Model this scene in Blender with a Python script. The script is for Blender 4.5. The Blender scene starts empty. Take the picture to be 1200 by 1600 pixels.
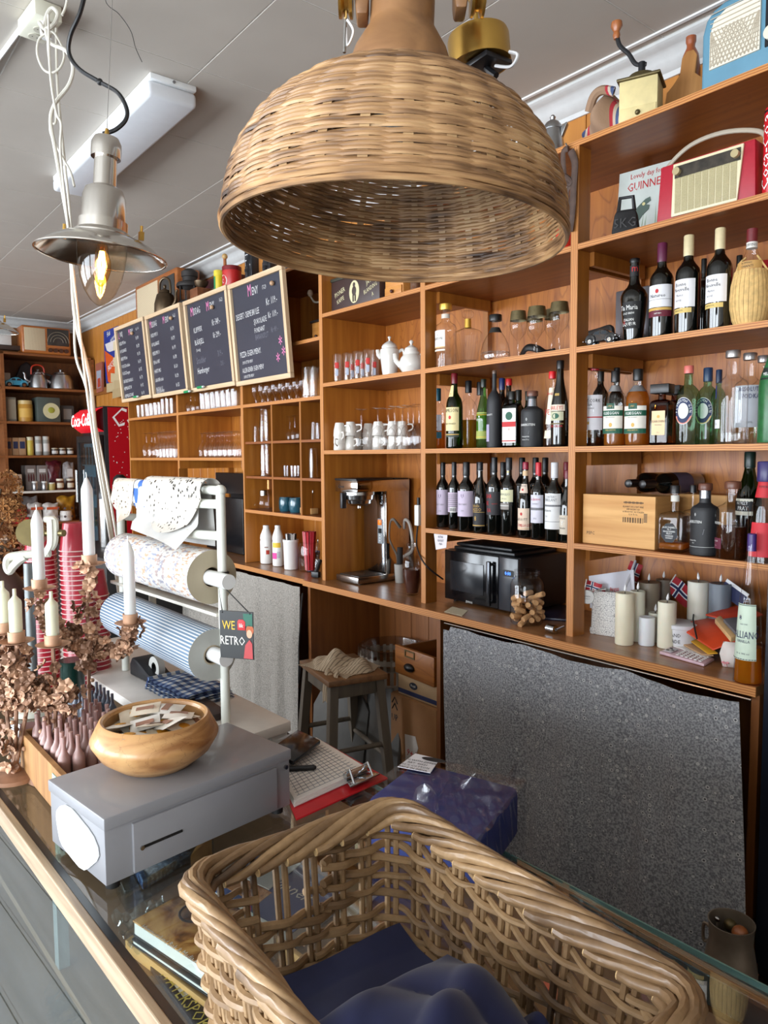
import bpy, bmesh, math, random
from math import sin, cos, pi
from mathutils import Vector, Matrix, Euler
R = math.radians; V = Vector; TRN = Matrix.Translation; ROT = Matrix.Rotation
SC = bpy.context.scene
COL = SC.collection
random.seed(7)

# ---------------------------------------------------------------- camera
EYE = Vector((0, 0, 1.62))
FPX = 1150.0
def _axes(yaw, pitch, roll):
    f = Vector((math.sin(yaw)*math.cos(pitch), math.cos(yaw)*math.cos(pitch), math.sin(pitch)))
    r = f.cross(Vector((0, 0, 1))).normalized(); u = r.cross(f)
    return (r*math.cos(roll)+u*math.sin(roll), -r*math.sin(roll)+u*math.cos(roll), f)
CR, CU, CF = _axes(R(-51.25), R(-4.42), R(-.385))
cam = bpy.data.cameras.new('camera'); camo = bpy.data.objects.new('camera', cam); COL.objects.link(camo)
cam.sensor_fit = 'HORIZONTAL'; cam.sensor_width = 36; cam.lens = FPX/1200*36; cam.clip_start = .02
m = Matrix.Identity(4)
for i in range(3):
    m[i][0], m[i][1], m[i][2], m[i][3] = CR[i], CU[i], -CF[i], EYE[i]
camo.matrix_world = m
SC.camera = camo
# points of the room read off the survey of the photograph: where a sight line meets a plane of the room
def ray(x, y): return CR*((x-600)/FPX) - CU*((y-800)/FPX) + CF
def PX(x, y, X): d = ray(x, y); return EYE + d*((X-EYE.x)/d.x)
def PY(x, y, Y): d = ray(x, y); return EYE + d*((Y-EYE.y)/d.y)
def PZ(x, y, Z): d = ray(x, y); return EYE + d*((Z-EYE.z)/d.z)
def PD(x, y, D): return EYE + ray(x, y)*D

# ---------------------------------------------------------------- light
SC.view_settings.view_transform = 'Standard'; SC.view_settings.look = 'None'
SC.view_settings.gamma = 1; SC.view_settings.use_curve_mapping = False
SC.view_settings.exposure = 0.0
SC.cycles.max_bounces = 10; SC.cycles.transparent_max_bounces = 32
SC.cycles.transmission_bounces = 8; SC.cycles.glossy_bounces = 4; SC.cycles.diffuse_bounces = 4
SC.cycles.caustics_reflective = False; SC.cycles.caustics_refractive = False
SC.cycles.use_denoising = True; SC.cycles.sample_clamp_indirect = 6
w = bpy.data.worlds.new('sky'); SC.world = w; w.use_nodes = True
bg = w.node_tree.nodes['Background']; bg.inputs[0].default_value = (.62, .76, 1, 1); bg.inputs[1].default_value = 1.6
def area(name, loc, rot, sx, sy, power, col):
    l = bpy.data.lights.new(name, 'AREA'); l.shape = 'RECTANGLE'; l.size = sx; l.size_y = sy; l.energy = power; l.color = col
    o = bpy.data.objects.new(name, l); o.location = loc; o.rotation_euler = rot; COL.objects.link(o); return o
# daylight entering through the shop windows in the front wall (behind the camera)
for wx in (-8.1, -5.1, -2.1, .9):
    area('window_daylight', (wx, -4.02, 1.55), (R(90), 0, 0), 2.5, 1.9, 225, (.86, .93, 1))

# ---------------------------------------------------------------- materials
def lin(c):
    return tuple(((v/255)/12.92 if v/255 <= .04045 else ((v/255+.055)/1.055)**2.4) for v in c)
_M = {}
class NT:
    def __init__(s, name):
        s.m = bpy.data.materials.new(name); s.m.use_nodes = True; s.t = s.m.node_tree
        s.b = s.t.nodes['Principled BSDF']; s.out = s.t.nodes['Material Output']
    def n(s, typ, **kw):
        n = s.t.nodes.new(typ)
        for k, v in kw.items():
            if k in n.inputs: n.inputs[k].default_value = v
            else: setattr(n, k, v)
        return n
    def l(s, a, b): s.t.links.new(a, b)
    def coord(s, scale=(1, 1, 1), kind='Object', rot=(0, 0, 0)):
        c = s.n('ShaderNodeTexCoord'); mp = s.n('ShaderNodeMapping')
        mp.inputs['Scale'].default_value = scale; mp.inputs['Rotation'].default_value = rot
        s.l(c.outputs[kind], mp.inputs[0]); return mp.outputs[0]
    def ramp(s, fac, stops, interp='LINEAR'):
        r = s.n('ShaderNodeValToRGB'); e = r.color_ramp.elements; r.color_ramp.interpolation = interp
        while len(e) < len(stops): e.new(.5)
        for i, (p, c) in enumerate(stops):
            e[i].position = p; e[i].color = (*c, 1) if len(c) == 3 else c
        s.l(fac, r.inputs[0]); return r.outputs[0]
    def set(s, **kw):
        for k, v in kw.items(): s.b.inputs[k.replace('_', ' ')].default_value = v
    def bump(s, h, strength=.3, dist=.002):
        b = s.n('ShaderNodeBump'); b.inputs['Strength'].default_value = strength; b.inputs['Distance'].default_value = dist
        s.l(h, b.inputs['Height']); s.l(b.outputs[0], s.b.inputs['Normal'])
def sc3(c, k): return tuple(min(1, v*k) for v in c)
def mat(name, c, rough=.5, metal=0, noise=.06, scale=30, bump=0, coat=0, emit=0, sheen=0, subsurf=0):
    if name in _M: return _M[name]
    N = NT(name); c = lin(c)
    N.set(Roughness=rough, Metallic=metal, Coat_Weight=coat, Sheen_Weight=sheen, Subsurface_Weight=subsurf)
    if noise or bump:
        t = N.n('ShaderNodeTexNoise', Scale=scale, Detail=3.0); N.l(N.coord(), t.inputs['Vector'])
        if noise:
            N.l(N.ramp(t.outputs[0], [(.3, sc3(c, 1-noise*1.6)), (.7, sc3(c, 1+noise*1.6))]), N.b.inputs['Base Color'])
        else: N.set(Base_Color=(*c, 1))
        if bump: N.bump(t.outputs[0], bump)
    else: N.set(Base_Color=(*c, 1))
    if emit: N.set(Emission_Color=(*c, 1), Emission_Strength=emit)
    _M[name] = N.m; return N.m
def wood(name, c1, c2, axis='X', scale=1.0, rough=.45, cathedral=0, coat=.15, knots=0):
    """long grain along an axis; cathedral > 0 gives the flame figure of rotary-cut veneer"""
    if name in _M: return _M[name]
    N = NT(name); c1, c2 = lin(c1), lin(c2)
    s = [14*scale]*3; s['XYZ'.index(axis)] = .9*scale
    v = N.coord(tuple(s))
    t = N.n('ShaderNodeTexNoise', Scale=2.0, Detail=6.0, Distortion=.4); N.l(v, t.inputs['Vector'])
    col = N.ramp(t.outputs[0], [(.25, c2), (.5, tuple((a+b)/2 for a, b in zip(c1, c2))), (.72, c1)])
    if cathedral:
        s2 = [3.2*scale]*3; s2['XYZ'.index(axis)] = .55*scale
        t2 = N.n('ShaderNodeTexNoise', Scale=1.6, Detail=1.5, Distortion=.3); N.l(N.coord(tuple(s2)), t2.inputs['Vector'])
        mu = N.n('ShaderNodeMath', operation='MULTIPLY'); mu.inputs[1].default_value = 22; N.l(t2.outputs[0], mu.inputs[0])
        fr = N.n('ShaderNodeMath', operation='FRACT'); N.l(mu.outputs[0], fr.inputs[0])
        r2 = N.ramp(fr.outputs[0], [(0, (.46, .36, .27)), (.13, (.96, .95, .93)), (.9, (1, 1, 1)), (1, (.55, .44, .34))])
        mx = N.n('ShaderNodeMix', data_type='RGBA', blend_type='MULTIPLY'); mx.inputs[0].default_value = cathedral
        N.l(col, mx.inputs[6]); N.l(r2, mx.inputs[7]); col = mx.outputs[2]
    if knots:
        s3 = [2.6]*3; s3['XYZ'.index(axis)] = 1.6
        vo = N.n('ShaderNodeTexVoronoi', Scale=1.3); N.l(N.coord(tuple(s3)), vo.inputs['Vector'])
        r3 = N.ramp(vo.outputs['Distance'], [(.03, (.22, .14, .08)), (.085, (1, 1, 1))])
        mx = N.n('ShaderNodeMix', data_type='RGBA', blend_type='MULTIPLY'); mx.inputs[0].default_value = knots
        N.l(col, mx.inputs[6]); N.l(r3, mx.inputs[7]); col = mx.outputs[2]
    N.l(col, N.b.inputs['Base Color']); N.set(Roughness=rough, Coat_Weight=coat, Coat_Roughness=.25)
    N.bump(t.outputs[0], .12, .001)
    _M[name] = N.m; return N.m
def glass(name, tint=(255, 255, 255), gloss=1.0, rough=.03, dens=1.0):
    """thin clear glass: light passes with a tint, grazing angles reflect"""
    if name in _M: return _M[name]
    N = NT(name); c = lin(tint)
    tr = N.n('ShaderNodeBsdfTransparent'); tr.inputs[0].default_value = (*c, 1)
    gl = N.n('ShaderNodeBsdfGlossy', Roughness=rough); gl.inputs[0].default_value = (1, 1, 1, 1)
    lw = N.n('ShaderNodeLayerWeight'); lw.inputs['Blend'].default_value = .35
    rr = N.ramp(lw.outputs['Facing'], [(0, (.03*gloss,)*3), (.5, (.07*gloss,)*3), (.8, (.26*gloss,)*3), (1, (.75*gloss,)*3)])
    # glass edges look darker where one looks along the wall of the glass
    ed = N.ramp(lw.outputs['Facing'], [(.42, c), (.75, tuple(x*(1-.3*dens) for x in c)), (.95, tuple(x*(1-.75*dens) for x in c))])
    N.l(ed, tr.inputs[0])
    mx = N.n('ShaderNodeMixShader'); N.l(rr, mx.inputs[0]); N.l(tr.outputs[0], mx.inputs[1]); N.l(gl.outputs[0], mx.inputs[2])
    N.l(mx.outputs[0], N.out.inputs[0]); _M[name] = N.m; return N.m
def liquor(name, c):
    if name in _M: return _M[name]
    N = NT(name); c = lin(c); N.set(Base_Color=(*c, 1), Roughness=.1)
    tr = N.n('ShaderNodeBsdfTransparent'); tr.inputs[0].default_value = (*[math.sqrt(x) for x in c], 1)
    tl = N.n('ShaderNodeBsdfTranslucent'); tl.inputs[0].default_value = (*c, 1)
    m1 = N.n('ShaderNodeMixShader'); m1.inputs[0].default_value = .5; N.l(N.b.outputs[0], m1.inputs[1]); N.l(tl.outputs[0], m1.inputs[2])
    m2 = N.n('ShaderNodeMixShader'); m2.inputs[0].default_value = .5; N.l(tr.outputs[0], m2.inputs[1]); N.l(m1.outputs[0], m2.inputs[2])
    N.l(m2.outputs[0], N.out.inputs[0]); _M[name] = N.m; return N.m
def checks(name, c1, c2, scale, rough=.8):
    if name in _M: return _M[name]
    N = NT(name); t = N.n('ShaderNodeTexChecker', Scale=scale); N.l(N.coord(), t.inputs[0])
    t.inputs[1].default_value = (*lin(c1), 1); t.inputs[2].default_value = (*lin(c2), 1)
    N.l(t.outputs[0], N.b.inputs['Base Color']); N.set(Roughness=rough); _M[name] = N.m; return N.m
def stripes(name, c1, c2, scale, axis='X', duty=.5, rough=.6, kind='Object', coat=0):
    if name in _M: return _M[name]
    N = NT(name); sx = N.n('ShaderNodeSeparateXYZ'); N.l(N.coord(kind=kind), sx.inputs[0])
    mu = N.n('ShaderNodeMath', operation='MULTIPLY'); mu.inputs[1].default_value = scale; N.l(sx.outputs[axis], mu.inputs[0])
    fr = N.n('ShaderNodeMath', operation='FRACT'); N.l(mu.outputs[0], fr.inputs[0])
    N.l(N.ramp(fr.outputs[0], [(0, lin(c1)), (duty, lin(c2))], 'CONSTANT'), N.b.inputs['Base Color'])
    N.set(Roughness=rough, Coat_Weight=coat); _M[name] = N.m; return N.m

# ---------------------------------------------------------------- mesh building
class MB:
    def __init__(s): s.v = []; s.f = []; s.mi = []; s.k = 0
    def add(s, vs, fs, T=None):
        b = len(s.v); s.v += [tuple(T @ Vector(p)) if T else tuple(p) for p in vs]
        s.f += [tuple(i+b for i in f) for f in fs]; s.mi += [s.k]*len(fs); return s
    def mat(s, k): s.k = k; return s
    def box(s, c, d, rz=0, T=None):
        x, y, z = (a/2 for a in d)
        vs = [(-x, -y, -z), (x, -y, -z), (x, y, -z), (-x, y, -z), (-x, -y, z), (x, -y, z), (x, y, z), (-x, y, z)]
        M = Matrix.Translation(c) @ Matrix.Rotation(rz, 4, 'Z')
        return s.add(vs, [(3, 2, 1, 0), (4, 5, 6, 7), (0, 1, 5, 4), (1, 2, 6, 5), (2, 3, 7, 6), (3, 0, 4, 7)], T @ M if T else M)
    def span(s, a, b, T=None):
        return s.box([(p+q)/2 for p, q in zip(a, b)], [abs(q-p) for p, q in zip(a, b)], 0, T)
    def lathe(s, pr, n=24, c=(0, 0, 0), sq=(1, 1), rot=0, T=None, caps=True):
        vs, fs, rings = [], [], []
        for r, z in pr:
            if r < 1e-6: rings.append([len(vs)]); vs.append((c[0], c[1], c[2]+z)); continue
            rings.append(list(range(len(vs), len(vs)+n)))
            for i in range(n):
                a = 2*math.pi*i/n+rot
                vs.append((c[0]+r*math.cos(a)*sq[0], c[1]+r*math.sin(a)*sq[1], c[2]+z))
        for a, b in zip(rings, rings[1:]):
            for i in range(n):
                j = (i+1) % n
                if len(a) == 1 and len(b) == 1: continue
                if len(a) == 1: fs.append((a[0], b[j], b[i]))
                elif len(b) == 1: fs.append((a[i], a[j], b[0]))
                else: fs.append((a[i], a[j], b[j], b[i]))
        if caps:
            if len(rings[0]) > 1: fs.append(tuple(reversed(rings[0])))
            if len(rings[-1]) > 1: fs.append(tuple(rings[-1]))
        return s.add(vs, fs, T)
    def cyl(s, p0, p1, r0, r1=None, n=16):
        p0, p1 = Vector(p0), Vector(p1); d = p1-p0
        T = Matrix.Translation(p0) @ d.to_track_quat('Z', 'Y').to_matrix().to_4x4()
        return s.lathe([(r0, 0), (r0 if r1 is None else r1, d.length)], n, T=T)
    def sph(s, c, r, n=16, m=10, T=None):
        rr = (r, r, r) if isinstance(r, (int, float)) else r
        pr = [(math.sin(math.pi*i/m), -math.cos(math.pi*i/m)) for i in range(m+1)]
        S = Matrix.Translation(c) @ Matrix.Diagonal((*rr, 1))
        return s.lathe(pr, n, T=T @ S if T else S)
    def tube(s, pts, r, n=8, closed=False, flat=1.0, up=None):
        pts = [Vector(p) for p in pts]; N = len(pts); vs, fs = [], []
        rs = r if isinstance(r, (list, tuple)) else [r]*N
        prev = None
        for i, p in enumerate(pts):
            if closed: t = pts[(i+1) % N]-pts[i-1]
            else: t = pts[min(i+1, N-1)]-pts[max(i-1, 0)]
            t.normalize()
            if up is not None: u = Vector(up)
            elif prev is None: u = Vector((0, 0, 1)) if abs(t.z) < .9 else Vector((1, 0, 0))
            else: u = prev
            u = (u-t*u.dot(t))
            if u.length < 1e-5: u = t.orthogonal()
            u.normalize(); b = t.cross(u); prev = u
            for k in range(n):
                a = 2*math.pi*k/n; vs.append(p+u*(math.cos(a)*rs[i])+b*(math.sin(a)*rs[i]*flat))
        for i in range(N if closed else N-1):
            j = (i+1) % N
            for k in range(n):
                l = (k+1) % n; fs.append((i*n+k, j*n+k, j*n+l, i*n+l))
        if not closed: fs.append(tuple(range(n))); fs.append(tuple(reversed(range((N-1)*n, N*n))))
        return s.add(vs, fs)
    def prism(s, pts, z0, z1, T=None):
        """outline in XY extruded z0..z1"""
        n = len(pts)
        vs = [(x, y, z0) for x, y in pts]+[(x, y, z1) for x, y in pts]
        fs = [tuple(reversed(range(n))), tuple(range(n, 2*n))]+[(i, (i+1) % n, n+(i+1) % n, n+i) for i in range(n)]
        return s.add(vs, fs, T)
    def patch(s, r, z0, z1, a0, a1, n=10, sq=(1, 1)):
        """a curved label on a round body; angle 0 looks to -Y"""
        vs, fs = [], []
        for i in range(n+1):
            a = R(a0+(a1-a0)*i/n)
            for z in (z0, z1): vs.append((math.sin(a)*r*sq[0], -math.cos(a)*r*sq[1], z))
        for i in range(n): fs.append((2*i, 2*i+2, 2*i+3, 2*i+1))
        return s.add(vs, fs)
    def grid(s, fn, nu, nv, T=None):
        vs = [fn(i/nu, j/nv) for i in range(nu+1) for j in range(nv+1)]; w_ = nv+1
        return s.add(vs, [(i*w_+j, (i+1)*w_+j, (i+1)*w_+j+1, i*w_+j+1) for i in range(nu) for j in range(nv)], T)
    def mesh(s, name, mats, sm=True, bevel=0, solid=0, ang=40, seg=2):
        me = bpy.data.meshes.new(name); me.from_pydata(s.v, [], s.f)
        if not isinstance(mats, (list, tuple)): mats = [mats]
        for k in mats: me.materials.append(k)
        me.polygons.foreach_set('material_index', [min(i, len(mats)-1) for i in s.mi])
        bm = bmesh.new(); bm.from_mesh(me)
        if solid:
            bmesh.ops.remove_doubles(bm, verts=bm.verts, dist=1e-5)
            bmesh.ops.recalc_face_normals(bm, faces=bm.faces)
            bmesh.ops.solidify(bm, geom=bm.faces[:], thickness=solid)
        bmesh.ops.recalc_face_normals(bm, faces=bm.faces)
        if bevel:
            es = [e for e in bm.edges if len(e.link_faces) == 2 and e.calc_face_angle(0) > R(ang)]
            bmesh.ops.bevel(bm, geom=es, offset=bevel, segments=seg, affect='EDGES', profile=.5)
        if sm:
            for f in bm.faces: f.smooth = True
            for e in bm.edges:
                if len(e.link_faces) == 2 and e.calc_face_angle(0) > R(ang): e.smooth = False
        bm.to_mesh(me); bm.free(); return me
    def build(s, name, mats, parent=None, loc=None, rot=None, **kw):
        return link(name, s.mesh(name, mats, **kw), parent, loc, rot)
def link(name, me, parent=None, loc=None, rot=None):
    o = bpy.data.objects.new(name, me); COL.objects.link(o)
    if parent: o.parent = parent
    if loc is not None: o.location = loc
    if rot is not None: o.rotation_euler = rot
    return o
def tag(o, label=None, cat=None, group=None, kind=None):
    if label: o['label'] = label
    if cat: o['category'] = cat
    if group: o['group'] = group
    if kind: o['kind'] = kind
    return o
def thing(name, label, cat, loc=(0, 0, 0), rz=0, group=None, rot=None):
    o = bpy.data.objects.new(name, None); COL.objects.link(o); o.location = loc; o.empty_display_size = .02
    o.rotation_euler = rot if rot else (0, 0, rz); return tag(o, label, cat, group)
def kids(o): return [c for c in o.children]
def copy_tree(o, loc=None, rz=None, label=None, parent=None, group=None, rot=None):
    c = o.copy(); COL.objects.link(c)
    if parent is not None: c.parent = parent
    if loc is not None: c.location = loc
    if rz is not None: c.rotation_euler = (0, 0, rz)
    if rot is not None: c.rotation_euler = rot
    if label: c['label'] = label
    if group: c['group'] = group
    for ch in kids(o):
        d = ch.copy(); COL.objects.link(d); d.parent = c
        for g in kids(ch):
            e = g.copy(); COL.objects.link(e); e.parent = d
    return c
# lettering: real letter outlines as a flat mesh, laid on a plane or wrapped round a bottle
_T = {}
def letters(txt, res=1):
    k = (txt, res)
    if k not in _T:
        cu = bpy.data.curves.new('t', 'FONT'); cu.body = txt; cu.align_x = 'CENTER'; cu.align_y = 'CENTER'; cu.resolution_u = res; cu.size = 1
        o = bpy.data.objects.new('t', cu); COL.objects.link(o)
        me = o.to_mesh(); vs = [tuple(v.co) for v in me.vertices]; fs = [tuple(p.vertices) for p in me.polygons]
        o.to_mesh_clear(); bpy.data.objects.remove(o); bpy.data.curves.remove(cu)
        if vs:
            cx = (min(v[0] for v in vs)+max(v[0] for v in vs))/2; cy = (min(v[1] for v in vs)+max(v[1] for v in vs))/2
            vs = [(v[0]-cx, v[1]-cy, 0) for v in vs]
        _T[k] = (vs, fs)
    return _T[k]
def txt_mb(mb, txt, size, T, sx=1.0, shear=0, res=1):
    vs, fs = letters(txt, res)
    return mb.add([((x+shear*y)*size*sx, y*size, 0) for x, y, _ in vs], fs, T)
def txt_round(mb, txt, size, r, z, ang=0, sx=1.0, turn=False, sq=(1, 1)):
    vs, fs = letters(txt); out = []
    for x, y, _ in vs:
        if turn: x, y = -y, x
        a = R(ang)+x*size*sx/r; out.append((math.sin(a)*r*sq[0], -math.cos(a)*r*sq[1], z+y*size))
    return mb.add(out, fs)
def FR(o, x, y):
    """matrix whose X, Y run along the given axes from o (flat lettering frame)"""
    x = Vector(x).normalized(); y = Vector(y); y = (y-x*y.dot(x)).normalized(); z = x.cross(y)
    return Matrix(((x.x, y.x, z.x, o[0]), (x.y, y.y, z.y, o[1]), (x.z, y.z, z.z, o[2]), (0, 0, 0, 1)))
FACE = lambda o: FR(o, (1, 0, 0), (0, 0, 1))      # upright, looking to -Y
def SP(pts, n=6):
    pts = [Vector(p) for p in pts]; out = []
    for i in range(len(pts)-1):
        p0 = pts[max(i-1, 0)]; p1 = pts[i]; p2 = pts[i+1]; p3 = pts[min(i+2, len(pts)-1)]
        for k in range(n):
            t = k/n
            out.append(.5*((2*p1)+(p2-p0)*t+(2*p0-5*p1+4*p2-p3)*t*t+(3*p1-p0-3*p2+p3)*t**3))
    out.append(pts[-1]); return out
# ================================================================ setting
D=2.25;BACK=2.70;CEIL=3.15;XL=-9.0
PINE=wood('pine_board',(196,126,48),(158,90,28),'Z',1.0,knots=.85)
PLY=wood('fir_plywood',(184,114,44),(152,84,26),'Z',1.25,cathedral=.62)
SHELF=wood('shelf_plywood',(148,84,32),(116,60,20),'X',1.0,cathedral=.25)
SIDE=wood('stile_wood',(164,102,36),(134,78,22),'Z',1.2)
def edge_mat(name,axis):
    if name in _M:return _M[name]
    N=NT(name);sx=N.n('ShaderNodeSeparateXYZ');N.l(N.coord(),sx.inputs[0])
    mu=N.n('ShaderNodeMath',operation='MULTIPLY');mu.inputs[1].default_value=130;N.l(sx.outputs[axis],mu.inputs[0])
    no=N.n('ShaderNodeTexNoise',Scale=9.0,Detail=3.0);N.l(N.coord(),no.inputs['Vector'])
    ad=N.n('ShaderNodeMath',operation='ADD');N.l(mu.outputs[0],ad.inputs[0]);N.l(no.outputs[0],ad.inputs[1])
    fr=N.n('ShaderNodeMath',operation='FRACT');N.l(ad.outputs[0],fr.inputs[0])
    N.l(N.ramp(fr.outputs[0],[(0,lin((186,122,62))),(.5,lin((206,144,82))),(.7,lin((140,78,32))),(1,lin((180,114,56)))]),N.b.inputs['Base Color'])
    N.set(Roughness=.5);_M[name]=N.m;return N.m
EDGE=edge_mat('plywood_edge','Z');EDGEV=edge_mat('plywood_edge_upright','X')
CEILM=mat('ceiling_paint',(188,180,170),.6,noise=.02,scale=4)
GAP=mat('ceiling_joint',(222,220,214),.6)
WHITE=mat('white_paint',(236,238,238),.4,noise=.02)
# floor
f=MB().span((XL-.1,-4.3,-.06),(2.6,BACK+.1,-.012)).build('floor',mat('floor_underlay',(50,40,34),.8),sm=False);tag(f,kind='structure')
fl=wood('floor_boards',(96,76,60),(66,50,40),'X',1.0,.5)
bmesh_=MB().box((0,0,0),(11.6,.136,.012)).mesh('floor_board',fl,sm=False)
bml_=MB().box((0,0,0),(11.6,.136,.012)).mesh('floor_board',wood('pale_floor',(172,178,182),(148,154,158),'X',1.0,.4),sm=False)
for i in range(50):link('floor_board',bml_ if i<33 else bmesh_,f,(XL+5.8,-4.2+.14*i,-.006))
# ceiling of square panels with pale joints
c=MB().span((XL-.1,-4.3,CEIL+.002),(2.6,BACK+.1,CEIL+.06)).build('ceiling',GAP,sm=False);tag(c,kind='structure')
xs=[-9.16+.633*i for i in range(19)];ys=[-4.3,-3.6,-2.98,-2.36,-1.74,-1.12,-.5,.12,.735,1.352,1.945,2.59,2.8]
for i in range(len(xs)-1):
    for j in range(len(ys)-1):
        x0,x1,y0,y1=xs[i]+.0025,xs[i+1]-.0025,ys[j]+.0025,ys[j+1]-.0025
        MB().span((x0,y0,CEIL),(x1,y1,CEIL+.0035)).build('ceiling_panel',CEILM,c,sm=False,bevel=.001,seg=1)
# walls
WALLB=mat('plaster_off_white',(206,200,190),.8)
def wall(name,a,b,m=WALLB):return tag(MB().span(a,b).build(name,m,sm=False),kind='structure')
wb=wall('wall_back',(XL,BACK+.02,0),(2.6,BACK+.1,CEIL),mat('dark_batten',(90,54,26),.7))
T_G=wood('wall_boards',(196,132,58),(162,98,36),'Z',.8,knots=.7)
x=XL+.02
wm=MB().box((0,0,0),(.1365,.02,CEIL)).mesh('wall_board',T_G,sm=False,bevel=.003)
while x<-.4:
    link('wall_board',wm,wb,(x+.07,BACK+.011,CEIL/2));x+=.14
wall('wall_left',(XL-.1,-4.3,0),(XL,BACK+.1,CEIL),mat('brown_wall',(120,78,40),.7))
wall('wall_right',(2.5,-4.3,0),(2.6,BACK+.1,CEIL))
yf=-4.2;wins=(-8.1,-5.1,-2.1,.9)
wall('wall_front',(XL-.1,yf-.1,0),(2.6,yf,.55));wall('wall_front',(XL-.1,yf-.1,2.55),(2.6,yf,CEIL))
for a,b in((-9.1,-9.0),(-7.2,-6.0),(-4.2,-3.0),(-1.2,-.0),(1.8,2.6)):wall('wall_front',(a,yf-.1,.55),(b if b!=-7.2 else b,yf,2.55))
for i,wx in enumerate(wins):
    wn=tag(thing('window_%d'%(i+1),None,None,(wx,yf-.05,1.55)),kind='structure')
    for a,b in(((-.9,-.04,-1),(-.84,.04,1)),((.84,-.04,-1),(.9,.04,1)),((-.84,-.04,-1),(.84,.04,-.94)),((-.84,-.04,.94),(.84,.04,1)),((-.03,-.04,-.94),(.03,.04,.94))):
        MB().span(a,b).build('window_frame',WHITE,wn,sm=False)
# crown moulding
prof=[(0,0),(.008,0),(.012,.018),(.03,.028),(.045,.05),(.06,.07),(.075,.078),(.095,.082),(.105,.09),(.105,.1),(0,.1)]
def crown(name,a,b,nrm):
    a,b,nrm=V(a),V(b),V(nrm);vs=[]
    for p in(a,b):
        for u,v in prof:vs.append(p+nrm*u+V((0,0,v-.1)))
    n=len(prof)
    return tag(MB().add(vs,[tuple(range(n)),tuple(range(n,2*n))]+[(i,(i+1)%n,n+(i+1)%n,n+i) for i in range(n)]).build(name,mat('crown_paint',(200,200,198),.5,noise=.02)),kind='structure')
crown('trim_1',(XL,BACK,CEIL),(2.5,BACK,CEIL),(0,-1,0));crown('trim_2',(XL,-4.2,CEIL),(XL,BACK,CEIL),(1,0,0))
tag(MB().span((XL,BACK-.16,CEIL-.006),(2.5,BACK-.145,CEIL)).build('trim_3',WHITE,sm=False),kind='structure')
# ================================================================ wall shelving
zTOP,zA,zB,zC,zD,zE=2.737,2.374,2.007,1.647,1.289,.935
TH=.02
def board(x0,x1,z,par,y0=D,name='shelf',th=TH,m=None):
    b=MB().span((x0,y0+.004,z-th),(x1,BACK-.001,z)).build(name,m or SHELF,par,sm=False)
    MB().span((x0,y0,z-th),(x1,y0+.004,z)).build('plywood_edge',EDGE,b,sm=False)
    return b
def stile(x0,x1,y0,y1,z0,z1,par):
    s=MB().span((x0,y0+.003,z0),(x1,y1,z1)).build('stile',SIDE,par,sm=False)
    if y0<D+.1:MB().span((x0,y0,z0),(x1,y0+.003,z1)).build('stile_edge',EDGEV,s,sm=False)
def unit(label,x0,x1,ztop,zbot,shelves,solid_left=False,solid_right=False,back=PLY,y0=D,cleat=True,name='shelf_unit',planks=0,right=True):
    t=thing(name,label,'shelving',((x0+x1)/2,BACK,zbot));inv=TRN((-(x0+x1)/2,-BACK,-zbot))
    t.location=(0,0,0)
    e=.015
    for xa,xb,sol in((x0,x0+e,solid_left),(x1-e,x1,solid_right))[:2 if right else 1]:
        if sol:
            p=MB().span((xa,y0+.003,zbot),(xb,BACK-.001,ztop)).build('side_panel',PINE,t,sm=False)
            MB().span((xa,y0,zbot),(xb,y0+.003,ztop)).build('panel_edge',EDGEV,p,sm=False)
        else:
            stile(xa,xb,y0,y0+.07,zbot,ztop,t);stile(xa,xb,BACK-.045,BACK-.001,zbot,ztop,t)
    if planks:
        n=planks;wv=(x1-x0-2*e)/n
        for i in range(n):MB().span((x0+e+wv*i+.001,BACK-.012,zbot),(x0+e+wv*(i+1)-.001,BACK-.002,ztop)).build('back_board',back,t,sm=False,bevel=.002,seg=1)
    else:MB().span((x0+e,BACK-.012,zbot),(x1-e,BACK-.002,ztop)).build('back_panel',back,t,sm=False)
    for z in shelves:
        board(x0+e+.0005,x1-e-.0005,z,t,y0)
        if cleat:
            for xa in((x0+e+.001,x0+e+.02),(x1-e-.02,x1-e-.001))[:2 if right else 1]:
                MB().span((xa[0],y0+.071,z-TH-.05),(xa[1],BACK-.046,z-TH-.0005)).build('cleat',SIDE,t,sm=False)
    return t
X43,X32,X21,X10,Xab,XaL,X4R=-1.693,-2.516,-3.335,-4.24,-5.245,-6.26,-.965
zb2,zb3=1.944,1.611
u4=unit('tall right hand shelf bay holding red radio, wine and spirits',X43,-.88,zTOP-TH,zE,[zA,zB,zC],right=False)
board(X43+.0155,X4R,zD,u4)
MB().span((X43+.016,D+.071,zD-TH-.05),(X43+.035,BACK-.046,zD-TH-.0005)).build('cleat',SIDE,u4,sm=False)
unit('middle shelf bay with glass decanters, spirits, wine bottles and microwave',X32,X43,zTOP-TH,zE,[zA,zB,zC,zD-.004])
unit('shelf bay with white teapots, upturned wine glasses and coffee machine',X21,X32,zTOP-TH,zE,[zA,zB,zC],solid_left=True,cleat=False)
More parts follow.
